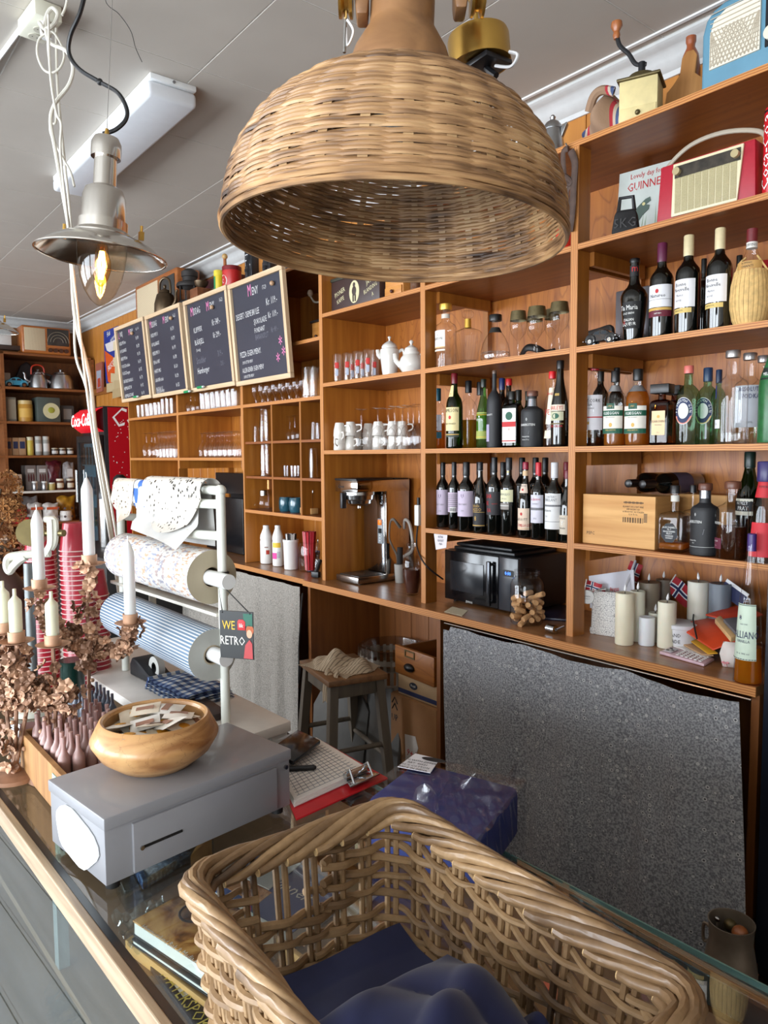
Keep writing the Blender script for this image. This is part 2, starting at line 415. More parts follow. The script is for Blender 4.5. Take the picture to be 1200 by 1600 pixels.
# one long top board over the three taller bays
tb=thing('top_board','long plywood top board with coffee grinder and blue radio on it','shelf',(0,0,0))
board(X21,-.5,zTOP,tb,name='top_panel')
u1=unit('narrow shelf bay of small cubby holes with tumblers and white bottles',X10,X21,2.66,zE,[2.26,zb2,1.281],solid_left=True,cleat=False,back=PINE,planks=6)
for xc in(-3.889,-3.57):
    s=MB().span((xc-.008,2.26,1.281),(xc+.008,BACK-.012,zb2-TH)).build('divider',SIDE,u1,sm=False)
for xa,xb in((X10+.015,-3.898),(-3.88,-3.579),(-3.561,X21-.016)):
    for z in(1.709,1.493):MB().span((xa,2.26,z-.014),(xb,BACK-.012,z)).build('cubby_shelf',SHELF,u1,sm=False)
ub=unit('shelf bay with stemmed beer glasses beside the dark pass-through opening',Xab,X10,2.66,1.53,[zb2,zb3],solid_left=True,cleat=False,back=PINE,planks=7)
ua=unit('shelf bay with upturned wine glasses beside the red drinks cooler',XaL,Xab,2.66,zE,[zb2,zb3,1.281],solid_left=True,cleat=False,back=PINE,planks=7)
tb2=thing('top_board','long top board behind the menu boards holding kettles and tins','shelf',(0,0,0))
board(XaL,X21-.001,2.68,tb2,name='top_panel')
# dark pass-through below the second bay
do=thing('pass_through','dark pass-through opening with black equipment below the beer glasses','opening',(0,0,0))
BLK=mat('black_recess',(14,14,16),.5)
MB().span((Xab+.02,2.66,zE),(X10-.002,BACK-.002,1.46)).build('dark_back',BLK,do,sm=False)
MB().span((Xab+.4,2.35,1.36),(X10-.01,2.62,1.505)).build('black_hood',mat('black_gloss',(16,17,20),.15,noise=0),do,sm=False,bevel=.004)
MB().span((Xab+.12,2.40,zE+.002),(X10-.3,2.64,1.33)).build('black_appliance',mat('black_gloss',(16,17,20),.15,noise=0),do,sm=False,bevel=.006)
# worktop and lower carcass
wt=thing('worktop','long worn pine worktop below the shelves with plywood front edge','worktop',(0,0,0))
WTOP=wood('worktop_wood',(160,112,70),(126,82,46),'X',1.0,.35,coat=.3)
def slab(x0,x1,y0,z=zE,th=.03):
    b=MB().span((x0,y0+.004,z-th),(x1,BACK-.001,z)).build('worktop_board',WTOP,wt,sm=False)
    MB().span((x0,y0,z-th),(x1,y0+.004,z)).build('plywood_edge',EDGE,b,sm=False)
slab(-3.42,X4R,2.165);slab(XaL,-3.4225,2.19,zE-.002,.028)
lc=thing('base_cabinet','open wooden carcass under the worktop beside the stool','cabinet',(0,0,0))
DK=wood('base_wood',(150,92,44),(116,66,28),'Z',1.0)
for xx in(-3.41,-2.36,-.98):MB().span((xx-.012,2.20,.0),(xx+.012,BACK-.002,zE-.031)).build('side_panel',DK,lc,sm=False)
n=7
for i in range(n):
    a=-3.396+i*(1.02/n);MB().span((a+.001,BACK-.016,.0),(a+1.02/n-.001,BACK-.003,zE-.031)).build('back_board',DK,lc,sm=False,bevel=.002,seg=1)
MB().span((XaL,BACK-.02,0),(-3.425,BACK-.003,zE-.031)).build('back_panel',DK,lc,sm=False)
MB().span((-2.345,BACK-.02,0),(-.89,BACK-.003,zE-.031)).build('back_panel',DK,lc,sm=False)
# crossbeam of the wall above the cooler
tag(MB().span((XL,BACK-.03,2.30),(XaL-.01,BACK,2.37)).build('trim_4',wood('beam',(150,92,40),(120,70,28),'X'),sm=False),kind='structure')
# ================================================================ bottles and glasses
def spot(px,Y,z):
    a,b=0.0,1600.0
    for _ in range(40):
        mid=(a+b)/2
        if PY(px,mid,Y).z>z:a=mid
        else:b=mid
    p=PY(px,mid,Y);p.z=z+.0008;return p
def mpp(p):
    """metres per pixel of width at a point, for upright round things"""
    v=V(p)-EYE;dep=v.dot(CF);lat=v.dot(CR);return dep/FPX*cos(math.atan2(lat,dep))
def hz(px,y,Y):return PY(px,y,Y).z
GL=dict(clear=glass('clear_glass'),green=glass('green_glass',(150,196,136),dens=.9),dgreen=glass('dark_green_glass',(78,112,56)),
          pale=glass('pale_green_glass',(196,228,206)),amber=glass('amber_spirit',(232,184,112)),brown=glass('brown_glass',(150,98,58)),
          olive=glass('olive_glass',(190,176,84)),frost=mat('frosted_glass',(150,160,156),.35,noise=0),frostgreen=mat('frosted_green',(34,96,52),.3,noise=.1,scale=60))
LQ=dict(amber=liquor('amber_liquid',(206,126,40)),brown=liquor('brown_liquid',(92,48,22)),olive=liquor('olive_liquid',(170,140,36)),amber2=liquor('orange_liquid',(220,136,30)),clear=GL['clear'])
WINE=mat('dark_wine_glass',(9,11,9),.06,noise=0,coat=.6)
MATTB=mat('matt_black_glass',(34,35,38),.55,noise=.03)
INK={k:mat('print_'+k,c,.6,noise=0) for k,c in dict(black=(24,24,26),white=(238,238,234),red=(190,32,36),gold=(206,166,86),navy=(28,38,84),green=(24,84,62),grey=(120,120,124),pink=(226,120,170),purple=(70,40,110),yellow=(226,180,50),violet=(60,40,84)).items()}
def flat(c,rough=.6):return mat('flat_%d_%d_%d_%d'%(*c,int(rough*100)),c,rough,noise=.02)
KIND={
 'bordeaux':[(.8,0),(.95,.004),(1,.02),(1,.60),(.97,.635),(.85,.67),(.6,.71),(.42,.745),(.38,.78),(.37,.93),(.37,1)],
 'burgundy':[(.8,0),(.95,.004),(1,.02),(1,.42),(.97,.48),(.86,.56),(.66,.65),(.47,.73),(.39,.80),(.36,.90),(.36,1)],
 'whisky':[(.85,0),(.97,.006),(1,.03),(1,.54),(.96,.60),(.84,.655),(.6,.70),(.42,.74),(.36,.80),(.37,1)],
 'round':[(.85,0),(.97,.006),(1,.03),(1,.56),(.95,.63),(.8,.69),(.55,.735),(.36,.76),(.34,.85),(.34,1)],
 'shoulder':[(.9,0),(.98,.008),(1,.03),(1,.60),(.98,.64),(.88,.672),(.6,.70),(.42,.73),(.4,.76),(.4,1)],
 'baileys':[(.85,0),(.96,.006),(1,.03),(1,.40),(.95,.50),(.74,.62),(.52,.72),(.42,.80),(.4,.9),(.4,1)],
 'globe':[(.7,0),(.92,.01),(1,.09),(.97,.22),(.85,.38),(.64,.52),(.42,.62),(.3,.68),(.28,.75),(.28,1)],
 'tall':[(.85,0),(.97,.006),(1,.03),(1,.56),(.95,.62),(.75,.68),(.45,.72),(.31,.745),(.29,.8),(.29,1)],
 'tia':[(.62,0),(.66,.006),(.7,.03),(.88,.32),(1,.52),(.98,.56),(.82,.615),(.55,.66),(.42,.70),(.37,.76),(.35,.9),(.35,1)],
 'galliano':[(.95,0),(1,.008),(.98,.03),(.86,.30),(.70,.56),(.68,.585),(.62,.60),(.40,.80),(.28,.97),(.28,1)],
 'noilly':[(.85,0),(.97,.006),(1,.03),(1,.50),(.92,.58),(.74,.66),(.55,.74),(.42,.82),(.38,.9),(.38,1)],
}
def prof_at(pr,z):
    for(r0,z0),(r1,z1) in zip(pr,pr[1:]):
        if z0<=z<=z1:return r0+(r1-r0)*(z-z0)/max(1e-9,z1-z0)
    return pr[-1][0]
def bot(label,x0,x1,yt,Y,z,kind,gm,cap,labels=(),liquid=None,rz=22,group=None,name='bottle',cat='bottle',nr=1.0,hand=None):
    """a bottle measured off the photograph; cap = (colour, fraction where it starts, radius factor[, material])"""
    xc=(x0+x1)/2;P=spot(xc,Y,z);R0=(x1-x0)/2*mpp(P);H=hz(xc,yt,Y)-z
    t=thing(name,label,cat,P,R(rz),group)
    pr=[(r*R0,f*H) for r,f in KIND[kind]]
    c0=cap[1];cut=[(r,f) for r,f in pr if f<c0*H*.999];cut.append((prof_at(pr,c0*H),c0*H))
    g=GL[gm] if isinstance(gm,str) else gm
    MB().lathe(cut,26).build('glass_body',g,t)
    if liquid:
        lv=liquid[1]*H;lp=[(0.0,.006*H)]+[(r*.93,max(f,.008*H)) for r,f in pr if f<lv]+[(prof_at(pr,lv)*.93,lv),(0,lv)]
        MB().lathe(lp,22).build('liquid',LQ[liquid[0]],t)
    rc=prof_at(pr,c0*H)*cap[2]
    cm=cap[3] if len(cap)>3 else mat('cap_%d_%d_%d'%cap[0],cap[0],.35,noise=.03,scale=90)
    MB().lathe([(rc*.98,0),(rc*1.02,.004),(rc*1.02,H*(1-c0)-.004),(rc*.93,H*(1-c0)-.001),(rc*.5,H*(1-c0))],20).build('cap',cm,t,loc=(0,0,c0*H))
    for L in labels:
        ya,yb,a0,a1,colr=L[:5];za,zb=hz(xc,ya,Y-R0)-z,hz(xc,yb,Y-R0)-z
        za,zb=min(za,H*.98),max(zb,.004)
        r=max(prof_at(pr,za),prof_at(pr,zb));rb,rt=prof_at(pr,zb)+.0007,prof_at(pr,za)+.0007
        mb=MB();n=10;vs=[]
        for i in range(n+1):
            a=R(a0+(a1-a0)*i/n)
            vs+=[(sin(a)*rb,-cos(a)*rb,zb),(sin(a)*rt,-cos(a)*rt,za)]
        mb.add(vs,[(2*i,2*i+2,2*i+3,2*i+1) for i in range(n)])
        lo=mb.build('paper_label',colr if not isinstance(colr,tuple) else flat(colr),t)
        inks=[];tb_=MB()
        for T in(L[5] if len(L)>5 else()):
            s,yc,px,col=T[:4];ang=T[4] if len(T)>4 else(a0+a1)/2;sx=T[5] if len(T)>5 else.8;turn=len(T)>6
            if col not in inks:inks.append(col)
            tb_.mat(inks.index(col));zz=hz(xc,yc,Y-R0)-z;rr=prof_at(pr,max(0,min(H,zz)))+.0014
            if s=='#bar':
                n=8;hh=px*mpp(P)/2;vs=[]
                for i in range(n+1):
                    a=R(a0+(a1-a0)*i/n);vs+=[(sin(a)*rr,-cos(a)*rr,zz-hh),(sin(a)*rr,-cos(a)*rr,zz+hh)]
                tb_.add(vs,[(2*i,2*i+2,2*i+3,2*i+1) for i in range(n)])
            elif s=='#dot':
                hh=px*mpp(P)/2;n=14;vs=[(sin(R(ang)+hh*cos(2*pi*i/n)/rr*sx)*rr,-cos(R(ang)+hh*cos(2*pi*i/n)/rr*sx)*rr,zz+hh*sin(2*pi*i/n)) for i in range(n)]
                tb_.add(vs,[tuple(range(n))])
            else:txt_round(tb_,s,px*mpp(P)*1.25,rr,zz,ang,sx,turn)
        if inks:tb_.build('lettering',[INK[k] for k in inks],lo,sm=False)['kind']='stuff'
    return t
def squarish(label,x0,x1,yt,Y,z,gm,body_f,neck,cap,lab=None,liquid=None,rz=25,group=None,depth=.62,cat='bottle'):
    """flat-sided bottle: body to body_f of the height, sloped shoulder, round neck; cap=(colour, f0, half width factor, square?)"""
    xc=(x0+x1)/2;P=spot(xc,Y,z);k=mpp(P);H=hz(xc,yt,Y)-z
    W=(x1-x0)*k/(cos(R(25))+depth*sin(R(25)));w=W/2;d=w*depth
    t=thing('bottle',label,cat,P,R(rz),group);q=math.sqrt(2)
    MB().lathe([(w*q*.96,0),(w*q,.008),(w*q,body_f*H),(w*q*.94,body_f*H+.012),(w*neck*q*1.2,(body_f+.09)*H)],4,rot=R(45),sq=(1,depth)).build('glass_body',GL[gm] if isinstance(gm,str) else gm,t,bevel=.008,ang=50,seg=3)
    MB().lathe([(w*neck*1.1,(body_f+.085)*H),(w*neck,(body_f+.13)*H),(w*neck,cap[1]*H)],18).build('neck',GL[gm] if isinstance(gm,str) else gm,t)
    if liquid:MB().lathe([(w*q*.92,.01),(w*q*.92,liquid[1]*H)],4,rot=R(45),sq=(1,depth)).build('liquid',LQ[liquid[0]],t,bevel=.006,ang=50)
    cm=mat('cap_%d_%d_%d'%cap[0],cap[0],.35,noise=.03)
    if cap[3]:MB().box((0,0,H*(cap[1]+1)/2),(w*2*cap[2],d*2*cap[2]*1.0,H*(1-cap[1]))).build('cap',cm,t,bevel=.003)
    else:MB().lathe([(w*cap[2],cap[1]*H),(w*cap[2],H-.003),(w*cap[2]*.9,H)],18).build('cap',cm,t)
    if lab:
        za,zb=hz(xc,lab[0],Y-d)-z,hz(xc,lab[1],Y-d)-z;hw=lab[2]*w
        lo=MB().box((0,-d-.0008,(za+zb)/2),(hw*2,.0008,za-zb)).build('paper_label',flat(lab[3]),t,bevel=.0,sm=False)
        inks=[];m=MB()
        for s,yc,px,col in lab[4]:
            if col not in inks:inks.append(col)
            m.mat(inks.index(col));zz=hz(xc,yc,Y-d)-z
            if s=='#bar':m.box((0,-d-.0016,zz),(hw*2,.0006,px*k))
            elif s=='#dot':m.lathe([(px*k/2,0),(0,.0004)],20,T=FACE((0,-d-.0016,zz)))
            else:txt_mb(m,s,px*k*1.25,FACE((0,-d-.0018,zz)),.8)
        if inks:m.build('lettering',[INK[i] for i in inks],lo,sm=False)['kind']='stuff'
    return t
# ---- spirits on the middle bay, row under the decanters
Yf,Yb=2.32,2.46
bot('amber spirit bottle with teal cap and white and teal label, far left of row',673,696.5,607,Yf+.055,zC,'round','clear',((20,84,102),.79,1.1),[(648,673,-70,50,(226,228,238),[('VSOP',669,5,'navy'),('PIGNEAU',658,3.5,'grey')]),(675,685,-70,50,(40,110,130))],('amber',.42))
bot('green whiskey bottle with maroon cap and cream label beside teal capped bottle',697,723,583.5,Yf,zC,'whisky','dgreen',((110,20,30),.86,1.06),[(601,619,-60,10,(232,214,150),[('#dot',617,6,'red')]),(636,673,-75,55,(232,216,160),[('JAMESON',642,6.5,'black',-8,.75),('#dot',652,6,'red',-10),('IRISH WHISKEY',662,3,'black',-10)]),(677,683,-75,55,(60,70,60),[('#bar',679,1.4,'gold')])])
bot('clear bottle with black cap, grey and orange label and yellow liqueur inside',718,745.5,595,Yf+.10,zC,'tall','clear',((18,18,20),.82,1.3),[(648,687,-80,-15,(168,160,150),[('Hand',660,6,'red',-45),('Crafted',670,6,'black',-45),('#dot',652,4,'gold',-45),('#bar',679,2.4,'gold',-45)])],('olive',.42))
bot('clear bottle with black cap standing behind the green labelled bottle',739,760,597,Yb,zC,'round','clear',((18,18,20),.8,1.3))
bot('green glass bottle with dark cap and lime green label',744,766,592.5,Yf,zC,'burgundy','green',((24,34,26),.88,1.1),[(644,686,-75,60,(156,168,84),[('VITTA',656,4.5,'white',-15),('#dot',651,3,'white',-15),('#bar',648,.8,'yellow'),('#bar',683,.8,'yellow')])])
bot('tall slim matt black bottle with brown stopper',760,784,579,Yf-.01,zC,'tall',MATTB,((96,74,62),.955,1.05),[(663,690,-60,-20,(170,160,190),[('AKEVITT',648,3,'white',-20)])])
bot('dark bottle with blue cap half hidden behind the slim matt black bottle',772,796,591,Yb+.04,zC,'whisky',WINE,((30,44,96),.83,1.1))
bot('dark brown bottle with red cap standing behind the square herbal bottle',783,806,592,Yb,zC,'whisky',WINE,((196,30,36),.9,1.2))
squarish('square dark green herbal liqueur bottle with white, green and red label',783,816,612,Yf,zC,'dgreen',.70,.36,((22,24,22),.86,.42,False),(638,692,.86,(226,226,216),[('#dot',650,13,'green'),('#bar',663,8,'red'),('Jägermeister',663,3.6,'white'),('35',671,4,'red'),('#bar',689,1.6,'red')]),rz=8,depth=.55)
bot('plain green bottle with black cap behind the square herbal bottle',797,822,609.5,Yb-.06,zC,'whisky','dgreen',((20,22,20),.82,1.15),[(618,620,-90,90,(200,40,40))])
bot('small green bottle with black cap at the back beside the round black bottle',814,834,611.5,Yb+.05,zC,'whisky','dgreen',((20,22,20),.84,1.15))
def bareksten(label,x0,x1,yt,Y,z,gm,capc,extra=(),**kw):
    return bot(label,x0,x1,yt,Y,z,'shoulder',gm,(capc,.90,1.25),extra,**kw)
bareksten('round matt black gin bottle with white lettering and brown wood stopper',813.5,849,611,Yf,zC,MATTB,(104,64,50),[(622,634,-90,90,mat('neck_foil',(150,156,166),.2,.9,noise=0)),(640,696,-85,70,(36,37,40),[('0',655,6,'white',-12),('BAREKSTEN',663.5,4.2,'white',-10,.95),('Botanical Gin',682,2.6,'white',-18),('46% vol  70 cl',687,2.2,'white',-18),('/',676,7,'grey',0)])])
bot('clear bottle with red cap and tall cream label beside the cream liqueur',850,874,580.5,Yf+.02,zC,'whisky','clear',((206,30,36),.90,1.3),[(605,685,-75,40,(232,222,196),[('FERNET',615,4,'red',-10),('FE',644,10,'red',-20),('STOCK',668,3.4,'black',-20,.8,1)])],('brown',.3))
bot('black cream liqueur bottle with red lettering at the right end of row',860,888,563.5,Yf-.01,zC,'baileys',WINE,((20,20,22),.9,1.05),[(632,642,-75,50,(222,210,190),[('BAILEYS',637,7,'red',-12,.8)]),(643,657,-60,40,(190,190,160),[('#dot',650,9,'green',-14,1.4)]),(614,618,-30,10,(170,140,70)),(661,663,-60,40,(120,100,60),[('IRISH CREAM',666,4,'red',-14)])])
# ---- wine on the lower shelf of the middle bay
Yf=2.32;zw=zD-.004;LIL=(206,192,214)
mz=[('MELLORA',785,7,'violet',-62,.75,1),('U',776,7,'violet',-5),('PINOT NERO',789,2.6,'grey',-5),('2018',799,2.4,'grey',-5)]
bot('red wine bottle with lilac label, first from the left post',682,702,722.5,Yf+.02,zw,'bordeaux',WINE,((18,20,24),.80,1.06),[(766,805,-80,70,LIL,mz)])
bot('red wine bottle with lilac back label and barcode, second from the left post',700,719,722,Yf+.01,zw,'bordeaux',WINE,((18,20,24),.80,1.06),[(770,801,-80,70,(196,178,198),[('#bar',774+3*i,.8,'grey') for i in range(7)]),(793,801.5,-20,40,(232,230,226),[('IIIIIII',797,6,'black',10)])])
bot('red wine bottle with wide lilac label, third from the left post',715,742,722,Yf-.02,zw,'bordeaux',WINE,((18,20,24),.80,1.06),[(768,808,-75,72,LIL,mz)])
bot('slope shouldered wine bottle with black and gold label',739,761,722,Yf-.02,zw,'burgundy',WINE,((28,30,36),.88,1.1),[(730,736,-90,90,(178,184,190)),(787,824,-75,60,(40,38,40),[('Rebello',791,5,'gold',-20),('PASSO',797,6,'gold',-18,.95),('#bar',801,.7,'gold'),('8',811,9,'gold',-20),('#bar',822,1.4,'gold')])])
bot('red wine bottle with black label and large red capitals',760,784,714.5,Yf-.02,zw,'bordeaux',WINE,((20,22,26),.80,1.06),[(733,738,-90,90,(186,192,198)),(769,805.5,-75,72,(48,46,50),[('BAR',776,7.5,'red',-24,.7),('BE',787,7.5,'red',-36,.6),('RA',798,7.5,'red',-20,.6),('superiore',788,2.4,'red',22)])])
bot('red wine bottle with pale yellow label over grey strip',782,807,715,Yf-.02,zw,'bordeaux',WINE,((36,38,42),.84,1.1),[(737,739,-20,20,(226,210,130)),(766,785,-80,50,(228,226,186),[('BAVIGLIO',773,4.4,'grey',-15),('ROSSO',780,3,'grey',-15)]),(787,797,-80,20,(146,140,134),[('#bar',791,1,'white')])])
bot('slope shouldered wine bottle with pink cap and peach coloured label',809,832,722,Yf-.02,zw,'burgundy',WINE,((150,32,56),.90,1.12),[(736,744,-90,90,(224,190,150)),(757,771,-70,40,(226,206,188),[('#dot',766,4,'red',-15),('BEAUNE',760,2.8,'grey',-15)]),(795,829,-80,50,(232,208,186),[('#dot',804,5,'red',-15),('RATOUTT',812.5,4.6,'black',-15),('CÔTE',821.5,5,'red',-38),('VILLAGE',821.5,4.6,'red',10),('#bar',827,.6,'gold')])])
bot('red wine bottle with bright red capsule and white chateau label',829,852,722.5,Yf-.03,zw,'bordeaux',WINE,((196,28,44),.82,1.06),[(741,748,-40,0,(228,224,220),[('#dot',744,4,'black',-20)]),(774,818,-85,58,(216,214,226),[('La Jasson',781,5,'red',-10),('#bar',796,4,'grey'),('CHATEAU',788,2.6,'grey',-10),('2016',811,3,'grey',-10)])])
bot('red wine bottle with torn white capsule and tall white label',851,880,722.5,Yf-.04,zw,'bordeaux',WINE,((206,206,210),.80,1.06),[(772,828,-85,58,(226,226,226),[('CHATEAU',777,4,'grey',-10),('BRILLANT',782,5,'grey',-10),('#bar',791,3,'grey'),('BORDEAUX',799,3.4,'black',-38),('2015',808,3,'grey',-40),('#bar',816,.7,'grey')])])
bot('wine bottle with beige eagle label tight against the right post',874,896,735,Yf-.03,zw,'burgundy',WINE,((110,24,40),.88,1.1),[(806,836,-80,70,(208,196,178),[('Y',818,9,'white',-25),('PATRICK',811,3,'grey',-25),('Aurelie',826,4,'black',-25)])])
for x,y,yy,k,lb in((749,722,2.47,(24,26,30),'dark capsule of wine bottle behind the black and gold label'),(786,722,2.47,(24,26,30),'grey banded wine bottle behind the large red capitals'),(815,715,2.50,(20,22,26),'wine bottle with black capsule behind the peach labelled bottle'),(836,715,2.42,(20,22,26),'wine bottle with black capsule behind the bright red capsule'),(851,715,2.56,(20,22,26),'black capped wine bottle deepest at the right of the wine shelf'),(884,722,2.42,(120,22,40),'wine bottle with dark red capsule behind the white label'),(770,723,2.52,(24,26,30),'wine bottle with black capsule in the back row left of centre')):
    bot(lb,x-12,x+12,y,yy,zw,'bordeaux',WINE,(k,.80,1.06),[(y+11,y+17,-90,90,(120,130,140))] if k[0]<30 else[(y+18,y+24,-40,10,(150,140,140))])
# ---- decanters and gilt-rim glasses on the upper shelf of the middle bay
Yd=2.33
bot('clear glass bottle with gold topped stopper and white label',680,713,475,Yd,zB,'shoulder','clear',((206,170,70),.90,1.5,mat('gold_foil',(206,164,70),.3,.6,noise=.05)),[(487,494,-90,90,(214,204,190)),(514,542,-70,20,(228,226,220),[('L',520,4,'black',-25),('BOISON',527,5,'black',-25),('#bar',541,1.5,'gold')]),(544,547,-70,20,(226,220,200))])
d=thing('decanter','angular cut crystal decanter with round stopper and gold neck','decanter',spot(731,Yd,zB),R(30));k=mpp(d.location)
Hd=hz(731,485,Yd)-zB;wd=23*k
m=MB();n=8
m.lathe([(wd*.62,0),(wd*.66,.01),(wd*.98,Hd*.46),(wd*1.02,Hd*.58),(wd*.9,Hd*.62),(wd*.30,Hd*.68)],8,rot=R(22.5),sq=(1,.75)).build('glass_body',GL['clear'],d,sm=False)
MB().lathe([(wd*.24,Hd*.68),(wd*.22,Hd*.84)],16).build('gold_neck',mat('gold_foil',(206,164,70),.3,.6),d)
MB().lathe([(wd*.16,Hd*.84),(wd*.38,Hd*.88),(wd*.42,Hd*.94),(wd*.3,Hd*.99),(0,Hd)],10).build('stopper',GL['clear'],d,sm=False)
MB().lathe([(wd*.58,.012),(wd*.62,.022),(0,.024)],8,rot=R(22.5),sq=(1,.75)).build('thick_base',GL['clear'],d,sm=False)
bot('round bellied glass decanter with black and gold stopper',750,797.5,492,Yd,zB,'globe','clear',((24,24,24),.86,1.5),[(507,516,-90,90,(36,34,32))],('clear',.2))
def wineglass(x0,x1,y0,yt,Y,z,label,group=None,gilt=True):
    xc=(x0+x1)/2;P=spot(xc,Y,z);k=mpp(P);H=hz(xc,yt,Y)-z;r=(x1-x0)/2*k
    t=thing('wine_glass',label,'glass',P,0,group)
    MB().lathe([(r*.78,0),(r*.74,.002),(r*.2,.005),(r*.13,.012),(r*.12,H*.36),(r*.3,H*.41),(r*.82,H*.53),(r,H*.68),(r*.97,H*.82),(r*.84,H)],24,caps=False).build('bowl_and_stem',GL['clear'],t)
    if gilt:MB().lathe([(r*.985,H*.80),(r*.955,H*.86),(r*.845,H*1.0)],24,caps=False).build('gilt_rim',mat('gilt_rim',(104,92,62),.35,.5,noise=.1,scale=80),t)
    return t
for x0,x1,yt,Y,lb in((796,823,487,2.33,'left gilt rimmed wine glass on the decanter shelf'),(823,854,480,2.33,'middle gilt rimmed wine glass on the decanter shelf'),(858,889,473,2.33,'right gilt rimmed wine glass next to the post'),(822,848,487,2.45,'gilt rimmed wine glass behind the middle one'),(850,874,484,2.43,'gilt rimmed wine glass behind the right hand one')):
    wineglass(x0,x1,0,yt,Y,zB,lb)
bs=tag(MB().tube(SP([spot(812,2.5,zB+.022),spot(822,2.46,zB+.06),spot(838,2.47,zB+.055),spot(852,2.5,zB+.035),spot(868,2.52,zB+.04)]),.016,8,flat=.45).build('black_strap',mat('black_leather',(20,18,18),.5)),'curled black leather strap behind the gilt rimmed glasses','strap')
# ================================================================ right hand bay
Y1=2.33
# shelf of wine
bot('dark bottle with red scribble on the neck and white script, first in the wine row',968,1011,405,Y1,zB,'tia',WINE,((20,20,22),.945,1.08),[(411,428,-60,60,(24,22,24),[('m',417,13,'red',10,.9)]),(470,512,-50,40,(14,14,16),[('Tia Maria',479,9,'white',-20,.75),('COLD BREW',488,3.6,'white',-20),('ITALIAN',498,5,'white',-20),('LIQUEUR',505,6,'white',-20),('d',500,10,'red',-46)])],rz=25)
bot('olive glass wine bottle with purple cap and white label',1013,1051,381,Y1,zB,'bordeaux',WINE,((96,34,66),.80,1.06),[(444,479,-80,62,(226,226,230),[('#dot',454,7,'red',-16),('Natureo',461,6.5,'black',-14,.95),('#bar',467,.6,'grey')]),(480,484,-80,62,(206,166,86)),(484.5,494,-80,62,(100,24,44),[('NATUREO',489,2.6,'white',-10)])],rz=25)
for x0,x1,yt,ya,yb,lb in((1053,1093,369,435,479,'left of the two alcohol free wine bottles with cream caps and white label'),(1101,1142,358,428,471,'right of the two wine bottles with cream caps, beside the straw bottle')):
    bot(lb,x0,x1,yt,Y1,zB,'bordeaux',WINE,((222,206,164),.79,1.08),[(ya,yb,-88,38,(232,230,232),[('Bonne',ya+8,7,'black',-32,.9),('Nouvelle',ya+16,7,'black',-30,.9),('Merlot',ya+25,5,'grey',-35),('ROUGE',ya+33,3.6,'black',-40)]),(yb+1.5,yb+9,-88,22,(214,186,110),[('SANS ALCOOL',yb+5,2.6,'black',-40)])],rz=25)
ch=thing('chianti_bottle','round straw covered wine flask with clear neck and maroon cap','bottle',spot(1171,2.34,zB));k=mpp(ch.location);Hc=hz(1171,359,2.34)-zB;rc=33*k
hb=Hc*.565
MB().lathe([(rc*.1,.004),(rc*.9,hb*.55),(rc*.86,hb*.8),(rc*.62,hb*1.05),(rc*.42,Hc*.70),(rc*.27,Hc*.78),(rc*.25,Hc*.99)],26).build('glass_body',GL['clear'],ch)
MB().lathe([(rc*.27,Hc*.86),(rc*.27,Hc*.995),(rc*.2,Hc)],18).build('cap',mat('cap_112_34_40',(112,34,40),.35),ch)
cl=MB().lathe([(rc*.275,Hc*.80),(rc*.275,Hc*.86)],18).build('neck_label',flat((226,222,214)),ch)
txt_round(MB(),'RUFFINO',7*k,rc*.28,Hc*.83,10,.8).build('lettering',INK['black'],cl,sm=False)['kind']='stuff'
ll=MB().patch(rc*.66,hb*1.02,hb*1.16,-60,75).build('chianti_label',flat((196,150,84)),ch)
m=MB();txt_round(m,'RUFFINO',5*k,rc*.67,hb*1.125,5,.9);txt_round(m,'CHIANTI',6*k,rc*.67,hb*1.065,5,.9);m.build('lettering',INK['black'],ll,sm=False)['kind']='stuff'
STRAW=mat('straw',(214,176,112),.7,noise=.12,scale=60)
n=26
for i in range(n):
    a0,a1=2*pi*i/n,2*pi*(i+.93)/n;am=(a0+a1)/2
    pr=[(.70,0),(.86,.12),(.98,.34),(1.0,.5),(.95,.75),(.80,1)];vs=[]
    for r,f in pr:
        for a,e in((a0,0),(am,.02),(a1,0)):vs.append((rc*(r+e)*cos(a),rc*(r+e)*sin(a),hb*f+.001))
    MB().add(vs,[(3*j+q,3*j+q+1,3*j+q+4,3*j+q+3) for j in range(len(pr)-1) for q in(0,1)]).build('straw_strip',STRAW,ch)
MB().tube([(rc*.74*cos(a),rc*.74*sin(a),.006) for a in[2*pi*i/24 for i in range(24)]],.005,6,True).build('straw_foot',STRAW,ch)
for sgn in(-1,1):MB().tube(SP([(rc*.3*sgn,0,Hc*.72),(rc*.55*sgn,-.01,Hc*.66),(rc*.84*sgn,0,hb*.98)]),.003,6).build('straw_cord',STRAW,ch)
bot('dark bottle with brown label hidden behind the two alcohol free wines',1086,1108,405,2.50,zB,'bordeaux',WINE,((20,20,20),.82,1.06),[(434,470,-80,70,(70,60,50))])
bot('black bottle standing behind the right cream capped wine bottle',1140,1164,400,2.48,zB,'bordeaux',WINE,((20,20,20),.82,1.06))
gp=thing('grey_tablet','rounded grey metal panel leaning behind the dark script bottle','panel',(0,0,0))
a,b=PY(963,470,2.42),PY(1022,470,2.42);zt=hz(985,452,2.42)
MB().box(((a.x+b.x)/2,2.42,(zB+zt)/2+.001),(b.x-a.x,.012,zt-zB-.001)).build('lid',mat('grey_metal',(120,116,120),.35,.5,noise=.02),gp,bevel=.005)
MB().box(((a.x+b.x)/2,2.4355,(zB+zt)/2+.001),(b.x-a.x-.01,.017,zt-zB-.012)).build('body',mat('dark_plastic',(36,36,40),.5),gp,bevel=.004)
